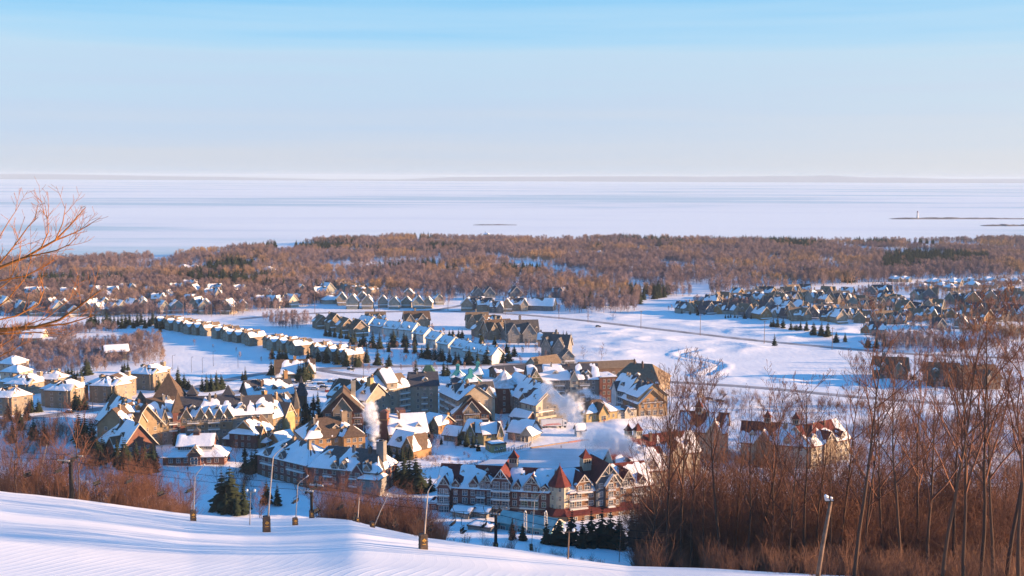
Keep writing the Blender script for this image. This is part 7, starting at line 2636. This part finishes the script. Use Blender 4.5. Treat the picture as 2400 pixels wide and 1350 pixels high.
    # ---- rink
    ICE = mat('rink_ice', (0.50, 0.51, 0.53), 0.4, 0.12, 0.12, (0.66, 0.68, 0.72), spec=0.4)
    poly = [(1120, 1090), (1165, 1072), (1212, 1060), (1290, 1046), (1372, 1035), (1450, 1028), (1530, 1040), (1545, 1070), (1500, 1104), (1300, 1112), (1150, 1108)]
    W = [G(x, y) for x, y in poly]
    c = sum(W, Vector()) / len(W)
    vs = [(p.x, p.y, 0.42) for p in W] + [(c.x, c.y, 0.42)]
    n = len(W)
    b = MB()
    b.add(vs, [(i, n, (i + 1) % n) if False else ((i + 1) % n, n, i) for i in range(n)])
    o = b.build('ice_rink', ICE)
    tag(o, kind='structure')
    # board fence round the near pond terrace
    fp = [G(1160, 1064), G(1186, 1058), G(1212, 1056), G(1240, 1047), G(1246, 1042)]
    r = empty('fence', fp[0], 0, 'snow-capped wooden railing of the terrace at the rink corner', 'fence')
    for a, c2 in zip(fp[:-1], fp[1:]):
        nn = max(2, int((c2 - a).length / 1.1))
        for k in range(nn):
            q = a.lerp(c2, k / nn) - fp[0]
            b = MB()
            b.box(q.x - .12, q.x + .12, q.y - .12, q.y + .12, 0, 1.5)
            pst = b.build('post', wallm('tan'), r)
            b = MB()
            b.box(q.x - .18, q.x + .18, q.y - .18, q.y + .18, 1.5, 1.8)
            b.build('snow_cap', RSNOW, pst)
        b = MB()
        for z in (0.55, 1.15):
            b.tube([a - fp[0] + Vector((0, 0, z)), c2 - fp[0] + Vector((0, 0, z))], 0.06, 4)
        b.build('rail', wallm('tan'), r)
    bp = [(1242, 1053), (1272, 1049), (1302, 1044), (1332, 1040), (1362, 1035), (1380, 1033)]
    cols = [mat('barrier_orange', (0.30, 0.21, 0.15), 0.6, 0.1), mat('barrier_red', (0.30, 0.13, 0.11), 0.6, 0.1)]
    for i, (a, c2) in enumerate(zip(bp[:-1], bp[1:])):
        A, B2 = G(*a), G(*c2)
        d = B2 - A
        b = MB()
        b.box(0.1, d.length - .1, -.15, .15, 0.0, 0.5)
        b.box(0.3, d.length - .3, -.3, .3, -.3, 0.05)
        o = b.build('rink_barrier', cols[i % 2 if i > 2 else 0], None, (A.x, A.y, 0.42), math.atan2(d.y, d.x))
        tag(o, f'low {"red" if (i % 2 and i > 2) else "orange"} padded rink barrier, {ordinal(i)} from the left along the far edge', 'barrier', 'rink edge barriers')
    # ---- power poles and lines
    pl = [(376, 744, 11), (430, 742, 16), (495, 742, 15), (548, 740, 20), (738, 735, 17), (888, 733, 15), (1050, 728, 11), (1184, 738, 17), (1310, 748, 17), (1378, 756, 16), (1502, 770, 14), (1641, 787, 16), (1791, 806, 16), (1950, 820, 15), (2190, 700, 16)]
    prev = None
    for i, (x, y, h) in enumerate(pl):
        p = onground(x, y)
        r = empty('power_pole', p, 0, f'thin wooden power pole, {ordinal(i)} from the left across the snow fields', 'power pole', 'power poles')
        b = MB()
        b.tube([(0, 0, -.6), (0, 0, h)], [0.22, 0.15], 6)
        b.build('pole', WOODP, r)
        b = MB()
        b.box(-1.3, 1.3, -.09, .09, h - .9, h - .7)
        b.build('crossarm', WOODP, r)
        top = p + Vector((0, 0, h - .6))
        if prev is not None and i in (1, 2, 3):
            b = MB()
            for off in (-1.1, 1.1):
                pts = []
                for k in range(9):
                    t = k / 8
                    q = prev.lerp(top, t) - p
                    pts.append(q + Vector((off, 0, -4 * 1.4 * t * (1 - t))))
                b.tube(pts, 0.05, 4)
            w = b.build('wire', DARK, r)
        prev = top
    for i, (x, y, h) in enumerate([(145, 968, 8), (160, 962, 8), (217, 960, 9), (250, 950, 9), (291, 955, 7), (366, 925, 9), (405, 868, 9), (449, 872, 9), (475, 876, 9), (500, 858, 9), (558, 862, 8), (828, 872, 9), (852, 878, 9), (852, 905, 9), (1010, 880, 8), (1255, 900, 8)]):
        p = onground(x, y)
        r = empty('street_lamp', p, rng.uniform(-1, 1), f'slim dark street lamp, {ordinal(i)} from the left beside the village roads', 'street lamp', 'street lamps of the village roads')
        b = MB()
        b.tube([(0, 0, -.5), (0, 0, h)], [0.12, 0.08], 6)
        b.build('pole', DARK, r)
        b = MB()
        b.tube([(0, 0, h), (1.2, 0, h + .25)], 0.06, 5)
        b.hexa([(1.0, -.15, h + .12), (1.8, -.12, h + .2), (1.8, .12, h + .2), (1.0, .15, h + .12)], [(1.0, -.12, h + .32), (1.75, -.1, h + .36), (1.75, .1, h + .36), (1.0, .12, h + .32)])
        b.build('lamp_head', DARK, r)
    # ---- dark covered heap beside the ski run
    p = onground(333, 1160)
    b = MB()
    b.lathe(0, 0, [(4.9, -.5), (4.7, 0.6), (4.0, 2.2), (2.6, 3.4), (0.1, 4.0)], 18)
    o = b.build('tarp_mound', mat('tarp', (0.06, 0.045, 0.045), 0.8, 0.3, 0.8, bump=0.1), None, p, smooth=True)
    tag(o, 'dark rounded mound behind the red-brown brush at the ski run', 'mound')
    # ---- lighthouse, islands
    isl = mat('island_scrub', (0.17, 0.14, 0.12), 0.95, 0.35, 0.02)
    for i, (x0, x1, y, hh, lab) in enumerate(((2085, 2420, 512, 5, ''), (1108, 1212, 526, 1.6, ''), (2300, 2420, 528, 4, ''))):
        a, c2 = G(x0, y), G(x1, y)
        L_ = (c2 - a).length
        nx = 60
        t = np.linspace(0, 1, nx)
        prof = hh * (np.sin(np.pi * t) ** 0.4) * (0.4 + 0.9 * fbm(t * 14, t * 0, i, 3))
        xs = a.x + (c2.x - a.x) * t
        ys = a.y + (c2.y - a.y) * t
        wid = 22 * (0.5 + fbm(t * 6, t * 0 + 3, i, 3))
        X = np.stack([xs] * 4)
        Y = np.stack([ys - wid, ys - wid * 0.4, ys + wid * 0.5, ys + wid])
        Z = np.stack([np.full(nx, -2.2), -1.6 + prof * 0.8, -1.6 + prof, np.full(nx, -2.2)])
        o = link('island', grid_mesh('island', X, Y, Z, isl))
        tag(o, kind='structure')
    p = G(2150, 512)
    r = empty('lighthouse', (p.x, p.y, -1.5), 0, 'slim white lighthouse standing on the far scrub island', 'lighthouse')
    b = MB()
    b.lathe(0, 0, [(3.2, 0), (3.0, 3), (2.0, 19)], 12)
    b.build('tower', mat('lighthouse_white', (0.7, 0.68, 0.64), 0.8, 0.05), r, smooth=True)
    b = MB()
    b.lathe(0, 0, [(2.7, 18.9), (2.7, 19.3), (1.5, 19.3), (1.5, 21.6), (1.9, 21.7), (0.1, 23.4)], 10)
    b.build('lantern', roofm('red'), r)


small_things()


def people():
    def person(loc, rz, label, jacket, trousers, stride=0.18, armup=0.0):
        """one continuous skinned figure standing 1.75 m tall"""
        J = {'pelvis': (0, 0, .93), 'chest': (0, .0, 1.28), 'neck': (0, 0, 1.48), 'head': (0, -.02, 1.62), 'crown': (0, 0, 1.73), 'lhip': (.10, 0, .90), 'lkn': (.11, -stride, .50), 'lan': (.11, -stride * .6, .09), 'lto': (.12, -stride * .6 - .17, .04),
             'rhip': (-.10, 0, .90), 'rkn': (-.11, stride * .2, .50), 'ran': (-.11, stride, .09), 'rto': (-.12, stride - .17, .04), 'lsh': (.20, 0, 1.40), 'lel': (.27, .04, 1.12), 'lha': (.27, -.10 - armup, .88 + armup), 'rsh': (-.20, 0, 1.40), 'rel': (-.27, .05, 1.12), 'rha': (-.27, -.06, .86)}
        rad = {'pelvis': .16, 'chest': .17, 'neck': .065, 'head': .105, 'crown': .07, 'lhip': .11, 'lkn': .075, 'lan': .055, 'lto': .05, 'rhip': .11, 'rkn': .075, 'ran': .055, 'rto': .05, 'lsh': .08, 'lel': .06, 'lha': .05, 'rsh': .08, 'rel': .06, 'rha': .05}
        E = [('pelvis', 'chest'), ('chest', 'neck'), ('neck', 'head'), ('head', 'crown'), ('pelvis', 'lhip'), ('lhip', 'lkn'), ('lkn', 'lan'), ('lan', 'lto'), ('pelvis', 'rhip'), ('rhip', 'rkn'), ('rkn', 'ran'), ('ran', 'rto'), ('chest', 'lsh'), ('lsh', 'lel'), ('lel', 'lha'),
             ('chest', 'rsh'), ('rsh', 'rel'), ('rel', 'rha')]
        ks = list(J)
        me = bpy.data.meshes.new('person')
        me.from_pydata([J[k] for k in ks], [(ks.index(a), ks.index(b)) for a, b in E], [])
        o = bpy.data.objects.new('person', me)
        COL.objects.link(o)
        md = o.modifiers.new('skin', 'SKIN')
        me.skin_vertices.new() if not me.skin_vertices else None
        for i, k in enumerate(ks):
            me.skin_vertices[0].data[i].radius = (rad[k], rad[k])
            me.skin_vertices[0].data[i].use_root = (k == 'pelvis')
        sb = o.modifiers.new('sub', 'SUBSURF')
        sb.levels = sb.render_levels = 1
        dg = bpy.context.evaluated_depsgraph_get()
        m2 = bpy.data.meshes.new_from_object(o.evaluated_get(dg))
        o.modifiers.clear()
        o.data = m2
        m2.name = 'person'
        m2.materials.clear()
        for m in (jacket, trousers, mat('skin', (0.45, 0.27, 0.19), 0.6, 0.05), DARK):
            m2.materials.append(m)
        for p in m2.polygons:
            z = p.center.z
            p.material_index = 3 if z > 1.66 or z < 0.10 else 2 if z > 1.50 else 0 if z > 0.84 else 1
            p.use_smooth = True
        o.location = loc
        o.rotation_euler = (0, 0, rz)
        tag(o, label, 'person')
        return o
    jr = mat('jacket_red', (0.45, 0.04, 0.03), 0.8, 0.1)
    jd = mat('jacket_dark', (0.03, 0.035, 0.05), 0.8, 0.1)
    person(onground(440, 1104), 0.6, 'person in dark jacket standing on the shaded ski run', jd, jd)
    person(onground(1404, 990), -0.5, 'person in dark jacket and red trousers at the yellow shop door', jd, jr)
    person(onground(1416, 991), 0.8, 'person in red jacket walking right of the yellow shop door', jr, jd)
    person(onground(1315, 1052), 1.2, 'skater in dark clothes on the rink beside the orange barrier', jd, jd, 0.3)
    person(onground(538, 1078), 0.2, 'person in red ski suit behind the ski lodge', jr, jr)


people()


# ------------------------------------------------------------------ steam and smoke
def steam_mat(name, dens, seed):
    m = bpy.data.materials.new(name)
    m.use_nodes = True
    tr = m.node_tree
    tr.nodes.clear()
    L = tr.links.new
    out = N(tr, 'ShaderNodeOutputMaterial')
    pv = N(tr, 'ShaderNodeVolumePrincipled')
    pv.inputs['Color'].default_value = (1.0, 1.0, 1.0, 1)
    pv.inputs['Anisotropy'].default_value = 0.1
    tc = N(tr, 'ShaderNodeTexCoord')
    ge = N(tr, 'ShaderNodeNewGeometry')
    nz = N(tr, 'ShaderNodeTexNoise')
    nz.inputs['Scale'].default_value = seed
    nz.inputs['Detail'].default_value = 5
    nz.inputs['Roughness'].default_value = 0.6
    L(ge.outputs['Position'], nz.inputs['Vector'])
    ln = N(tr, 'ShaderNodeVectorMath', operation='LENGTH')
    L(tc.outputs['Object'], ln.inputs[0])
    k = N(tr, 'ShaderNodeMath', operation='MULTIPLY_ADD')      # (noise * 3.2) - 1.35
    L(nz.outputs[0], k.inputs[0])
    k.inputs[1].default_value = 2.6
    k.inputs[2].default_value = -0.55
    sb = N(tr, 'ShaderNodeMath', operation='SUBTRACT')
    L(k.outputs[0], sb.inputs[0])
    L(ln.outputs['Value'], sb.inputs[1])
    mx = N(tr, 'ShaderNodeMath', operation='MULTIPLY')
    mx.use_clamp = False
    L(sb.outputs[0], mx.inputs[0])
    mx.inputs[1].default_value = dens
    cl = N(tr, 'ShaderNodeClamp')
    cl.inputs['Max'].default_value = dens
    L(mx.outputs[0], cl.inputs['Value'])
    L(cl.outputs[0], pv.inputs['Density'])
    L(pv.outputs[0], out.inputs['Volume'])
    return m


PUFF = None


def plume(label, pts, Y, dens, seed, nscale, per=2):
    """a chain of soft puffs; pts: (px, py, radius in metres)"""
    global PUFF
    rng = random.Random(seed)
    P = [atY(x, y, Y) for x, y, _ in pts]
    root = empty('steam_plume', P[0], 0, label, 'steam', 'steam and smoke plumes')
    m = steam_mat('steam', dens, nscale)
    bm = MB()
    n = 12
    prof = [(math.sin(math.pi * i / 8) + 1e-4, -math.cos(math.pi * i / 8)) for i in range(9)]
    bm.lathe(0, 0, prof, n)
    me = bm.mesh('puff', m, True)
    for i in range(len(P) - 1):
        for k in range(per):
            t = (k + 0.5 * rng.random()) / per
            p = P[i].lerp(P[i + 1], t)
            r = pts[i][2] + (pts[i + 1][2] - pts[i][2]) * t
            o = link('puff', me, root, p - P[0] + rvec(rng) * r * 0.25)
            q = r * rng.uniform(0.85, 1.25)
            o.scale = (q * rng.uniform(1.0, 1.3), q, q * rng.uniform(0.8, 1.1))


cy.volume_bounces = 5
cy.volume_step_rate = 1.0
plume('white smoke column curling up from the grey-brown hotel chimney', [(882, 1066, 0.8), (879, 1047, 1.5), (874, 1025, 2.0), (881, 1008, 2.2), (872, 990, 2.7), (870, 968, 3.0), (862, 945, 3.0)], 428, 0.6, 1, 0.6, 4)
plume('large drifting steam cloud over the red-roofed wing at the wood', [(1522, 1094, 1.6), (1508, 1074, 2.8), (1490, 1054, 4.4), (1466, 1042, 5.2), (1438, 1036, 5.6), (1404, 1034, 5.4), (1372, 1030, 4.6)], 400, 0.24, 2, 0.34, 4)
plume('billowing steam cloud before the gabled hotel', [(1356, 990, 2.6), (1346, 974, 4.4), (1334, 957, 5.6), (1318, 942, 4.8), (1300, 926, 4.2), (1290, 912, 3.8), (1284, 900, 2.8)], 498, 0.26, 3, 0.34, 4)
plume('thin slanting smoke trail above the yellow shop', [(1437, 952, 0.8), (1425, 943, 1.4), (1410, 936, 1.9), (1395, 930, 2.3), (1378, 922, 2.6), (1362, 915, 2.4)], 560, 0.7, 4, 0.5, 3)
plume('small smoke wisp from the dark range by the parking lot', [(666, 908, 0.7), (662, 900, 1.2), (656, 890, 1.9), (652, 878, 2.0)], 585, 0.8, 5, 0.6, 3)
plume('faint steam puff behind the dark courtyard roof', [(1035, 897, 1.0), (1030, 888, 2.0), (1022, 880, 2.6), (1015, 875, 2.0)], 640, 0.35, 6, 0.4, 2)
